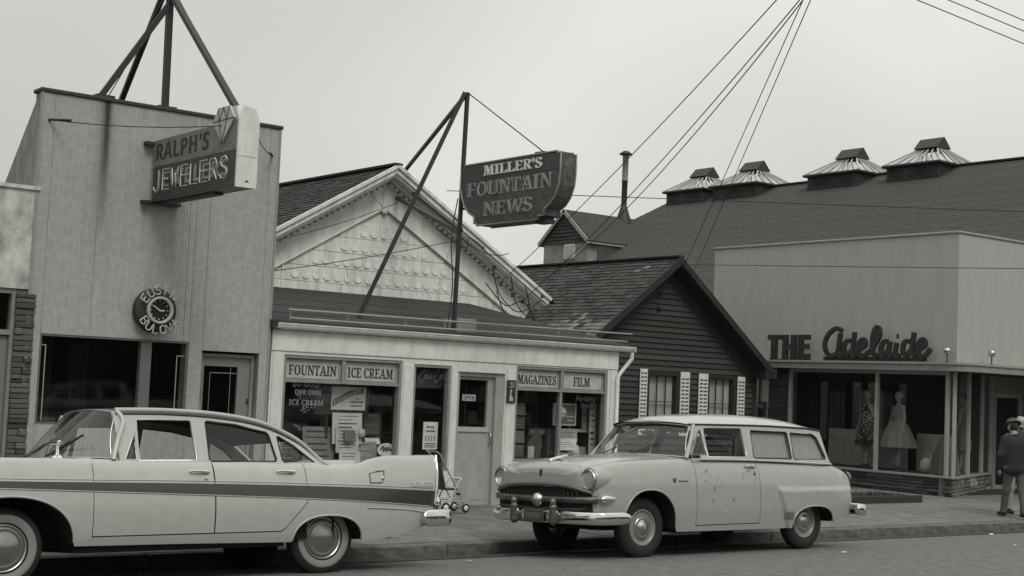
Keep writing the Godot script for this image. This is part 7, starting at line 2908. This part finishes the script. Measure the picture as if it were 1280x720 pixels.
# ---------------------------------------------------------------- people and figures
# bones: [a, b, radius at a, radius at b, colour index]; one smooth surface through surface nets
func sdf_mesh(st: MB, bones: Array, cell: float, k: float, cols: Array, xf := Transform3D()) -> void:
	var lo := Vector3(1e9, 1e9, 1e9)
	var hi := -lo
	for q in bones:
		var r := maxf(q[2], q[3]) + cell * 3.0
		lo = lo.min(q[0] - Vector3.ONE * r).min(q[1] - Vector3.ONE * r)
		hi = hi.max(q[0] + Vector3.ONE * r).max(q[1] + Vector3.ONE * r)
	var nx := int((hi.x - lo.x) / cell) + 2
	var ny := int((hi.y - lo.y) / cell) + 2
	var nz := int((hi.z - lo.z) / cell) + 2
	var f := PackedFloat32Array()
	f.resize(nx * ny * nz)
	f.fill(1.0)
	var near := PackedFloat32Array()
	near.resize(f.size())
	near.fill(1e9)
	var who := PackedByteArray()
	who.resize(f.size())
	for q in bones:
		var a: Vector3 = q[0]
		var b: Vector3 = q[1]
		var ra: float = q[2]
		var rb: float = q[3]
		var m := maxf(ra, rb) + maxf(k * 1.5, cell * 2.5)
		var p0 := ((a.min(b) - Vector3.ONE * m - lo) / cell).floor()
		var p1 := ((a.max(b) + Vector3.ONE * m - lo) / cell).ceil()
		var ab := b - a
		var l2 := maxf(ab.length_squared(), 1e-9)
		for z in range(maxi(0, int(p0.z)), mini(nz, int(p1.z) + 1)):
			for y in range(maxi(0, int(p0.y)), mini(ny, int(p1.y) + 1)):
				for x in range(maxi(0, int(p0.x)), mini(nx, int(p1.x) + 1)):
					var p := lo + Vector3(x, y, z) * cell
					var t := clampf((p - a).dot(ab) / l2, 0.0, 1.0)
					var d := (p - a - ab * t).length() - lerpf(ra, rb, t)
					var i := (z * ny + y) * nx + x
					if d < near[i]:
						near[i] = d
						who[i] = q[4]
					var e := f[i]
					var h := clampf(0.5 + 0.5 * (e - d) / k, 0.0, 1.0)
					f[i] = lerpf(e, d, h) - k * h * (1.0 - h)
	var vert := {}
	var off := [0, 1, nx, nx + 1, nx * ny, nx * ny + 1, nx * ny + nx, nx * ny + nx + 1]
	var pos := []
	var colr := []
	for z in nz - 1:
		for y in ny - 1:
			for x in nx - 1:
				var i := (z * ny + y) * nx + x
				var inside := 0
				for c in 8:
					if f[i + off[c]] < 0.0:
						inside += 1
				if inside == 0 or inside == 8:
					continue
				var sum := Vector3.ZERO
				var n := 0
				for e in [[0, 1], [2, 3], [4, 5], [6, 7], [0, 2], [1, 3], [4, 6], [5, 7], [0, 4], [1, 5], [2, 6], [3, 7]]:
					var va := f[i + off[e[0]]]
					var vb := f[i + off[e[1]]]
					if (va < 0.0) != (vb < 0.0):
						var t := va / (va - vb)
						var pa := Vector3(e[0] & 1, (e[0] >> 1) & 1, e[0] >> 2)
						var pb := Vector3(e[1] & 1, (e[1] >> 1) & 1, e[1] >> 2)
						sum += pa.lerp(pb, t)
						n += 1
				vert[i] = pos.size()
				pos.append(xf * (lo + (Vector3(x, y, z) + sum / n) * cell))
				colr.append(cols[who[i]])
	st.smooth(7)
	var ax := [1, nx, nx * ny]
	for i in vert:
		for d in 3:
			var j: int = i + ax[d]
			if (f[i] < 0.0) == (f[j] < 0.0):
				continue
			var u: int = ax[(d + 1) % 3]
			var v: int = ax[(d + 2) % 3]
			if not (vert.has(i - u) and vert.has(i - v) and vert.has(i - u - v)):
				continue
			var q := [vert[i], vert[i - u], vert[i - u - v], vert[i - v]]
			if f[i] < 0.0:
				q.reverse()
			for t in [[0, 1, 2], [0, 2, 3]]:
				for w in t:
					st.st.set_color(colr[q[w]])
					st.st.add_vertex(pos[q[w]])
	st.n += vert.size()


func hand_bones(wrist: Vector3, dir: Vector3, across: Vector3, palm: Vector3, curl: float, c: int) -> Array:
	var o := []
	var k0 := wrist + dir * 0.085
	for i in 4:
		var w := (i - 1.5) * 0.019
		var b0 := k0 + across * w
		o.append([wrist + across * w * 0.7 + dir * 0.015, b0, 0.016, 0.0125, c])
		var l: float = [0.038, 0.043, 0.041, 0.033][i]
		var d1 := (dir + palm * curl * 0.5).normalized()
		var d2 := (dir * 0.6 + palm * curl).normalized()
		var p1 := b0 + d1 * l
		var p2 := p1 + d2 * l * 0.7
		o.append([b0, p1, 0.0095, 0.0085, c])
		o.append([p1, p2, 0.0085, 0.007, c])
	var t0 := wrist + dir * 0.03 - across * 0.032
	var t1 := t0 + (dir * 0.8 - across * 0.6 + palm * 0.4).normalized() * 0.04
	o.append([t0, t1, 0.012, 0.010, c])
	o.append([t1, t1 + (dir + palm * 0.6).normalized() * 0.03, 0.010, 0.008, c])
	return o


func person(label: String, at: Vector3, yaw: float, cols: Array, stride: float, hat: int, arm: int, tall: float) -> void:
	# built facing -z; cols = jacket, trousers, skin, shoes, hair, shirt
	var t := thing("person", label, "person", at, "", true)
	t.rotation.y = yaw
	t.scale = Vector3.ONE * tall
	var hip := 0.90
	var s := stride
	var b := MB.new()
	var bones := [
		# trousers
		[Vector3(-0.09, hip, 0.0), Vector3(0.09, hip, 0.0), 0.125, 0.125, 1],
		[Vector3(-0.095, hip - 0.03, 0.0), Vector3(-0.115, 0.48, -s * 0.45), 0.098, 0.070, 1],
		[Vector3(-0.115, 0.48, -s * 0.45), Vector3(-0.12, 0.10, -s * 0.85), 0.070, 0.060, 1],
		[Vector3(0.095, hip - 0.03, 0.0), Vector3(0.115, 0.48, s * 0.25), 0.098, 0.070, 1],
		[Vector3(0.115, 0.48, s * 0.25), Vector3(0.12, 0.10, s * 0.95), 0.070, 0.060, 1],
		# shoes
		[Vector3(-0.12, 0.045, -s * 0.82 + 0.03), Vector3(-0.13, 0.035, -s * 0.85 - 0.17), 0.045, 0.038, 3],
		[Vector3(0.12, 0.045, s * 0.95 + 0.03), Vector3(0.135, 0.035, s * 0.95 - 0.17), 0.045, 0.038, 3],
		# jacket
		[Vector3(-0.085, 0.86, 0.01), Vector3(-0.10, 1.30, 0.0), 0.120, 0.130, 0],
		[Vector3(0.085, 0.86, 0.01), Vector3(0.10, 1.30, 0.0), 0.120, 0.130, 0],
		[Vector3(0, 0.90, 0.01), Vector3(0, 1.34, 0.0), 0.130, 0.130, 0],
		[Vector3(-0.15, 1.40, 0.0), Vector3(0.15, 1.40, 0.0), 0.085, 0.085, 0],
		[Vector3(0, 1.42, -0.01), Vector3(0, 1.53, -0.045), 0.062, 0.056, 2],
	]
	# arms: 0 = hanging, 1 = left arm bent forward
	var le := Vector3(-0.285, 1.12, 0.03)
	var re := Vector3(0.285, 1.13, 0.0)
	var lw := Vector3(-0.27, 0.87, -0.05)
	var rw := Vector3(0.20, 1.05, -0.24) if arm == 1 else Vector3(0.27, 0.88, -0.07)
	bones.append_array([[Vector3(-0.20, 1.40, 0.0), le, 0.070, 0.056, 0], [le, lw, 0.056, 0.043, 0], [Vector3(0.20, 1.40, 0.0), re, 0.070, 0.056, 0], [re, rw, 0.056, 0.043, 0]])
	sdf_mesh(b, bones, 0.016, 0.05, cols)
	for q in [[lw, (lw - le).normalized(), Vector3.BACK * -1.0, Vector3.RIGHT], [rw, (rw - re).normalized(), Vector3.FORWARD, Vector3.LEFT]]:
		var ac: Vector3 = q[2] - q[1] * q[1].dot(q[2])
		sdf_mesh(b, hand_bones(q[0], q[1], ac.normalized(), q[3], 0.7, 2), 0.0055, 0.008, cols)
	# head: bowed a little forward, with a face
	var hx := Transform3D(Basis(Vector3.RIGHT, -0.42), Vector3(0, 1.55, -0.07))
	var head := [
		[Vector3(0, 0.10, 0.02), Vector3(0, 0.11, -0.03), 0.088, 0.082, 2],
		[Vector3(0, 0.02, -0.035), Vector3(0, -0.01, -0.06), 0.060, 0.042, 2],
		[Vector3(0, 0.06, -0.11), Vector3(0, 0.035, -0.128), 0.012, 0.016, 2],
		[Vector3(-0.022, -0.005, -0.095), Vector3(0.022, -0.005, -0.095), 0.010, 0.010, 2],
		[Vector3(-0.088, 0.05, 0.0), Vector3(-0.09, 0.085, 0.008), 0.014, 0.016, 2],
		[Vector3(0.088, 0.05, 0.0), Vector3(0.09, 0.085, 0.008), 0.014, 0.016, 2],
		[Vector3(-0.034, 0.075, -0.098), Vector3(-0.030, 0.075, -0.098), 0.011, 0.011, 4],
		[Vector3(0.034, 0.075, -0.098), Vector3(0.030, 0.075, -0.098), 0.011, 0.011, 4],
		[Vector3(0, 0.08, 0.05), Vector3(0, 0.14, 0.03), 0.078, 0.075, 4],
	]
	sdf_mesh(b, head, 0.007, 0.02, cols, hx)
	obj("body", b, M.cloth, t)
	if hat:
		b = MB.new()
		b.lathe([[0.155, 0.0], [0.16, 0.008], [0.10, 0.012], [0.096, 0.05], [0.088, 0.10], [0.05, 0.115], [0.0, 0.105]], 24, hx * Transform3D(Basis(Vector3.RIGHT, -0.1), Vector3(0, 0.135, 0.005)))
		var h := obj("hat", b, mat(0.06 if hat == 1 else 0.30, 0.9), t)
		b = MB.new()
		b.lathe([[0.0985, 0.015], [0.0975, 0.042]], 24, hx * Transform3D(Basis(Vector3.RIGHT, -0.1), Vector3(0, 0.135, 0.005)))
		obj("hat_band", b, mat(0.35 if hat == 1 else 0.08, 0.9), h)
	# jacket hem and collar
	b = MB.new()
	b.tube(curve([Vector3(-0.09, 1.475, 0.0), Vector3(0, 1.50, 0.055), Vector3(0.09, 1.475, 0.0)], 5), 0.018, 6)
	obj("collar", b, mat(0.03 if hat == 1 else 0.1, 0.9), t)


func build_people() -> void:
	person("man in dark jacket and grey trousers seen from behind at the right edge", Vector3(21.72, 0.06, -14.1), deg_to_rad(-32), [lin(0.022), lin(0.085), lin(0.26), lin(0.02), lin(0.02), lin(0.4)], 0.20, 1, 1, 0.92)
	person("man in a light hat and pale trousers, mostly hidden behind the dark-jacketed man", Vector3(22.28, 0.07, -14.42), deg_to_rad(150), [lin(0.06), lin(0.30), lin(0.26), lin(0.02), lin(0.03), lin(0.4)], 0.05, 2, 0, 0.93)


# a shop dummy: body, dress of revolution with its own pattern
func dummy(label: String, at: Vector3, yaw: float, dress: float, dots: bool, skirt: float, pose: int) -> void:
	var t := thing("mannequin", label, "mannequin", at, "", true)
	t.rotation.y = yaw
	var cols := [lin(0.24), lin(0.06)]
	var b := MB.new()
	var le := Vector3(-0.30, 1.10, 0.02) if pose == 1 else Vector3(-0.23, 1.08, 0.0)
	var lw := Vector3(-0.15, 0.95, -0.08) if pose == 1 else Vector3(-0.27, 0.86, -0.06)
	var bones := [[Vector3(0, 1.42, 0), Vector3(0, 1.33, 0), 0.04, 0.05, 0], [Vector3(-0.15, 1.29, 0), Vector3(0.15, 1.29, 0), 0.05, 0.05, 0], [Vector3(0, 1.22, 0), Vector3(0, 1.04, 0), 0.10, 0.09, 0],
		[Vector3(-0.17, 1.28, 0), le, 0.04, 0.032, 0], [le, lw, 0.032, 0.024, 0], [Vector3(0.17, 1.28, 0), Vector3(0.24, 1.06, 0), 0.04, 0.032, 0], [Vector3(0.24, 1.06, 0), Vector3(0.26, 0.86, -0.08), 0.032, 0.024, 0],
		[Vector3(-0.07, 0.85, 0), Vector3(-0.06, 0.46, 0), 0.075, 0.05, 0], [Vector3(-0.06, 0.46, 0), Vector3(-0.05, 0.07, -0.03), 0.05, 0.032, 0], [Vector3(0.07, 0.85, 0), Vector3(0.06, 0.46, -0.05), 0.075, 0.05, 0], [Vector3(0.06, 0.46, -0.05), Vector3(0.05, 0.07, 0.0), 0.05, 0.032, 0],
		[Vector3(-0.05, 0.05, 0), Vector3(-0.06, 0.03, -0.15), 0.035, 0.028, 1], [Vector3(0.05, 0.05, 0), Vector3(0.06, 0.03, -0.12), 0.035, 0.028, 1]]
	sdf_mesh(b, bones, 0.016, 0.02, cols)
	sdf_mesh(b, [[Vector3(0, 1.53, 0), Vector3(0, 1.54, -0.02), 0.078, 0.07, 0], [Vector3(0, 1.47, -0.03), Vector3(0, 1.45, -0.045), 0.05, 0.035, 0], [Vector3(0, 1.51, -0.09), Vector3(0, 1.495, -0.10), 0.01, 0.012, 0], [Vector3(0, 1.55, 0.03), Vector3(0, 1.58, 0.02), 0.075, 0.07, 1]], 0.009, 0.02, cols)
	for q in [[lw, (lw - le).normalized()], [Vector3(0.26, 0.86, -0.08), Vector3(0.1, -0.9, -0.35).normalized()]]:
		sdf_mesh(b, hand_bones(q[0], q[1], Vector3.FORWARD, Vector3.RIGHT, 0.4, 0), 0.006, 0.008, cols)
	obj("body", b, M.vcol, t)
	b = MB.new().smooth(5)
	var prof := [[0.17 if dots else 0.135, 1.33 if dots else 1.24], [0.155, 1.22], [0.125, 1.08], [0.115, 1.02], [lerpf(0.13, skirt, 0.35), 0.93], [lerpf(0.14, skirt, 0.62), 0.78], [lerpf(0.15, skirt, 0.85), 0.62], [skirt, 0.46]]
	var rows := []
	var rr := []
	for p in prof:
		rr.append(Vector2(p[0], p[1]))
	rr = curve(rr, 5)
	for p in rr:
		var row := PackedVector3Array()
		for k in 48:
			var a := TAU * k / 48.0
			var fold: float = 1.0 + (0.09 * sin(a * 9.0) + 0.05 * sin(a * 14.0 + 1.0)) * smoothstep(1.0, 0.5, p.y)
			row.append(Vector3(cos(a) * p.x * fold, p.y, sin(a) * p.x * fold * 0.82))
		rows.append(row)
	b.col(lin(dress))
	b.grid(rows, true)
	var d := obj("dress", b, M.vcol_soft, t)
	if dots:
		b = MB.new()
		for k in 240:
			var i := rng.randi_range(0, rows.size() - 2)
			var j := rng.randi_range(0, 47)
			var p: Vector3 = rows[i][j].lerp(rows[i + 1][(j + 1) % 48], rng.randf())
			var o := Vector3(p.x, 0, p.z).normalized()
			var r := rng.randf_range(0.011, 0.019)
			var x := o.cross(Vector3.UP)
			b.col(lin(0.40))
			var c := p + o * 0.004
			for q in 6:
				b.tri(c, c + (x * cos(TAU * q / 6) + Vector3.UP * sin(TAU * q / 6)) * r, c + (x * cos(TAU * (q + 1) / 6) + Vector3.UP * sin(TAU * (q + 1) / 6)) * r)
		stuff(obj("polka_dots", b, M.vcol, d))
	b = MB.new()
	b.lathe([[0.16, -0.02], [0.16, 0.0], [0.015, 0.02], [0.012, 0.5]], 18)
	obj("stand", b, M.iron, t)


func build_mannequins() -> void:
	dummy("mannequin in a dark polka-dot dress, left of the show window post", Vector3(24.75, 0.52, -19.60), deg_to_rad(60), 0.02, true, 0.27, 1)
	dummy("mannequin in a light strapless full-skirted dress, right of the window post", Vector3(24.72, 0.52, -18.78), deg_to_rad(70), 0.20, false, 0.40, 0)
	dummy("mannequin in a pale slim dress behind the angled entry window", Vector3(25.9, 0.52, -18.05), deg_to_rad(20), 0.16, false, 0.22, 0)
	var b := MB.new()
	b.lathe([[0.0, 0.0], [0.13, 0.0], [0.17, 0.10], [0.16, 0.22], [0.11, 0.29], [0.0, 0.31]], 20, Transform3D(Basis(), Vector3(24.62, 0.51, -17.95)))
	b.tube([Vector3(24.62, 0.79, -18.03), Vector3(24.62, 0.90, -17.99), Vector3(24.62, 0.90, -17.91), Vector3(24.62, 0.79, -17.87)], 0.012, 6)
	tag(obj("handbag", b, M.cream), "rounded white handbag on the show-window floor", "handbag")
	b = MB.new().smooth(1)
	var rows := []
	for i in 12:
		var row := PackedVector3Array()
		var t := i / 11.0
		for k in 25:
			var a := PI * k / 24.0
			var r := lerpf(0.04, 0.34, pow(t, 0.8)) * (1.0 + 0.16 * sin(k * 1.9 + i * 0.4))
			row.append(Vector3(24.62 - sin(a) * r * 0.8, 0.51 + 0.80 * (1.0 - pow(t, 1.5)), -17.50 + cos(a) * r))
		rows.append(row)
	b.grid(rows)
	tag(obj("draped_cloth", b, mat(0.09, 0.8)), "heap of draped dark cloth beside the corner post of the show window", "cloth")


# ---------------------------------------------------------------- folding pushchair
func build_stroller() -> void:
	var o := Vector3(11.66, 0.10, -16.40)
	var t := thing("stroller", "small folding pushchair standing before the shop door, behind the sedan's tail", "stroller", o)
	var wp := [Vector3(0.22, 0.065, 0.14), Vector3(0.22, 0.065, -0.14), Vector3(-0.12, 0.075, 0.14), Vector3(-0.12, 0.075, -0.14)]
	for p in wp:
		var ax := Transform3D(Basis(Vector3.RIGHT, Vector3.BACK, Vector3.DOWN), o + p)
		var r: float = p.y
		var b := MB.new()
		b.lathe([[r * 0.6, -0.012], [r * 0.9, -0.012], [r, 0.0], [r * 0.9, 0.012], [r * 0.6, 0.012]], 20, ax)
		var w := obj("wheel", b, M.rubber, t)
		b = MB.new()
		b.lathe([[0.0, -0.014], [r * 0.58, -0.010], [r * 0.58, 0.010], [r * 0.3, 0.016], [0.0, 0.017]], 16, ax)
		obj("hub", b, M.white, w)
	var b := MB.new()
	for z in [-0.14, 0.14]:
		b.tube([o + Vector3(0.22, 0.07, z), o + Vector3(-0.24, 0.80, z * 0.9), o + Vector3(-0.30, 0.84, z * 0.9)], 0.010, 6)
		b.tube([o + Vector3(-0.12, 0.08, z), o + Vector3(0.10, 0.45, z)], 0.009, 6)
		b.tube([o + Vector3(-0.20, 0.17, z), o + Vector3(0.26, 0.165, z)], 0.009, 6)
		b.tube([o + Vector3(-0.14, 0.36, z), o + Vector3(0.12, 0.34, z)], 0.008, 6)
		b.tube([o + Vector3(-0.05, 0.17, z), o + Vector3(0.03, 0.34, z)], 0.008, 6)
	for p in [[Vector3(0.22, 0.07, 0)], [Vector3(-0.12, 0.075, 0)], [Vector3(-0.30, 0.84, 0)], [Vector3(0.12, 0.46, 0)]]:
		b.tube([o + p[0] + Vector3(0, 0, -0.14), o + p[0] + Vector3(0, 0, 0.14)], 0.009, 6)
	obj("frame", b, M.alu, t)
	b = MB.new()
	b.cham(o + Vector3(-0.13, 0.31, -0.12), o + Vector3(0.10, 0.345, 0.12), 0.012)
	obj("seat", b, mat(0.10, 0.9), t)
	b = MB.new()
	b.cham(Vector3(-0.015, 0.0, -0.125), Vector3(0.015, 0.36, 0.125), 0.012, Transform3D(Basis(Vector3.BACK, 0.28), o + Vector3(-0.12, 0.33, 0)))
	obj("seat_back", b, mat(0.055, 0.9), t)
	b = MB.new()
	b.tube(curve([o + Vector3(0.12, 0.46, -0.14), o + Vector3(0.17, 0.47, 0.0), o + Vector3(0.12, 0.46, 0.14)], 5), 0.014, 6)
	obj("tray_bar", b, M.white, t)
	b = MB.new()
	b.lathe([[0.0, -0.02], [0.03, -0.015], [0.03, 0.015], [0.0, 0.02]], 10, Transform3D(Basis(), o + Vector3(0.10, 0.26, 0.12)))
	obj("bead", b, M.rubber, t)


# an even layer of cloud, slightly thicker here and thinner there
func cloud_cover() -> ImageTexture:
	var f := FastNoiseLite.new()
	f.seed = 100
	f.frequency = 0.007
	f.noise_type = FastNoiseLite.TYPE_SIMPLEX_SMOOTH
	f.fractal_octaves = 4
	f.fractal_gain = 0.45
	var im := f.get_seamless_image(1024, 512)
	im.convert(Image.FORMAT_RGBA8)
	return ImageTexture.create_from_image(im)


func _ready() -> void:
	rng.seed = 1955
	# camera
	var cam := Camera3D.new()
	cam.name = "camera"
	cam.fov = 2.0 * rad_to_deg(atan(360.0 / 1800.0))
	cam.near = 0.1
	cam.far = 1500.0
	var yaw := deg_to_rad(37.6)
	var pitch := deg_to_rad(3.98)
	var roll := deg_to_rad(2.5)
	cam.transform = Transform3D(Basis(Vector3.UP, -yaw) * Basis(Vector3.RIGHT, pitch) * Basis(Vector3.BACK, roll), Vector3(0, 1.85, 0))
	cam.current = true
	add_child(cam)
	# overcast sky
	var env := Environment.new()
	var sm := ProceduralSkyMaterial.new()
	sm.sky_top_color = Color(1.20, 1.205, 1.18)
	sm.sky_horizon_color = Color(0.722, 0.727, 0.704)
	sm.sky_curve = 2.0
	sm.ground_horizon_color = Color(0.55, 0.55, 0.54)
	sm.ground_bottom_color = Color(0.42, 0.42, 0.41)
	sm.sun_angle_max = 1.0
	sm.sky_cover = cloud_cover()
	sm.sky_cover_modulate = Color(0.555, 0.558, 0.542)
	var sky := Sky.new()
	sky.sky_material = sm
	env.sky = sky
	env.background_mode = Environment.BG_SKY
	env.tonemap_mode = Environment.TONE_MAPPER_LINEAR
	env.tonemap_exposure = 1.06
	env.sdfgi_enabled = true
	env.ssao_enabled = true
	env.ssil_enabled = true
	env.fog_enabled = true
	env.fog_density = 0.0001
	env.fog_light_color = Color(0.80, 0.805, 0.785)
	var we := WorldEnvironment.new()
	we.name = "environment"
	we.environment = env
	add_child(we)
	# the sun behind thick cloud, high and to the right of the viewer
	var sun := DirectionalLight3D.new()
	sun.name = "sun"
	sun.light_color = Color(1.0, 0.995, 0.975)
	sun.light_energy = 0.5
	sun.light_angular_distance = 24.0
	sun.shadow_enabled = true
	sun.look_at_from_position(Vector3(-6, 30, 24), Vector3.ZERO)
	add_child(sun)

	make_materials()
	M.cloth = vmat(0.95, bump_tex(50, 0.08, 3, 3.0, 256), Vector3.ONE * 3.0)
	build_street()
	build_far_side()
	build_hall()
	build_gable_house()
	build_cottage()
	build_dress_shop()
	build_left_neighbour()
	build_jeweller()
	build_news_shop()
	build_jeweller_mast()
	build_news_mast()
	build_jeweller_sign()
	build_news_sign()
	build_clock()
	build_sedan()
	build_wagon()
	# more cars stand at the far kerb; they show only as reflections in the shop windows
	var flip := Basis(Vector3.UP, PI)
	for q in [["sedan", "finned sedan at the far kerb across from the jeweller's and the news shop", 14.9, flip], ["station_wagon", "station wagon at the far kerb, right of the finned sedan there", 21.8, Basis()], ["station_wagon", "station wagon at the far kerb, left of the finned sedan there", 8.4, Basis()]]:
		var src: Node3D = get_node(q[0])
		var o: Node3D = src.duplicate()
		o.name = numbered(q[0], self)
		add_child(o, true)
		o.transform = Transform3D(Basis(Vector3.RIGHT, 0.05) * q[3], Vector3(q[2], road_y(3.3) + 0.02, 3.3))
		tag(o, q[1], "car", "cars at the far kerb")
	build_mannequins()
	build_people()
	build_stroller()
	build_wires()
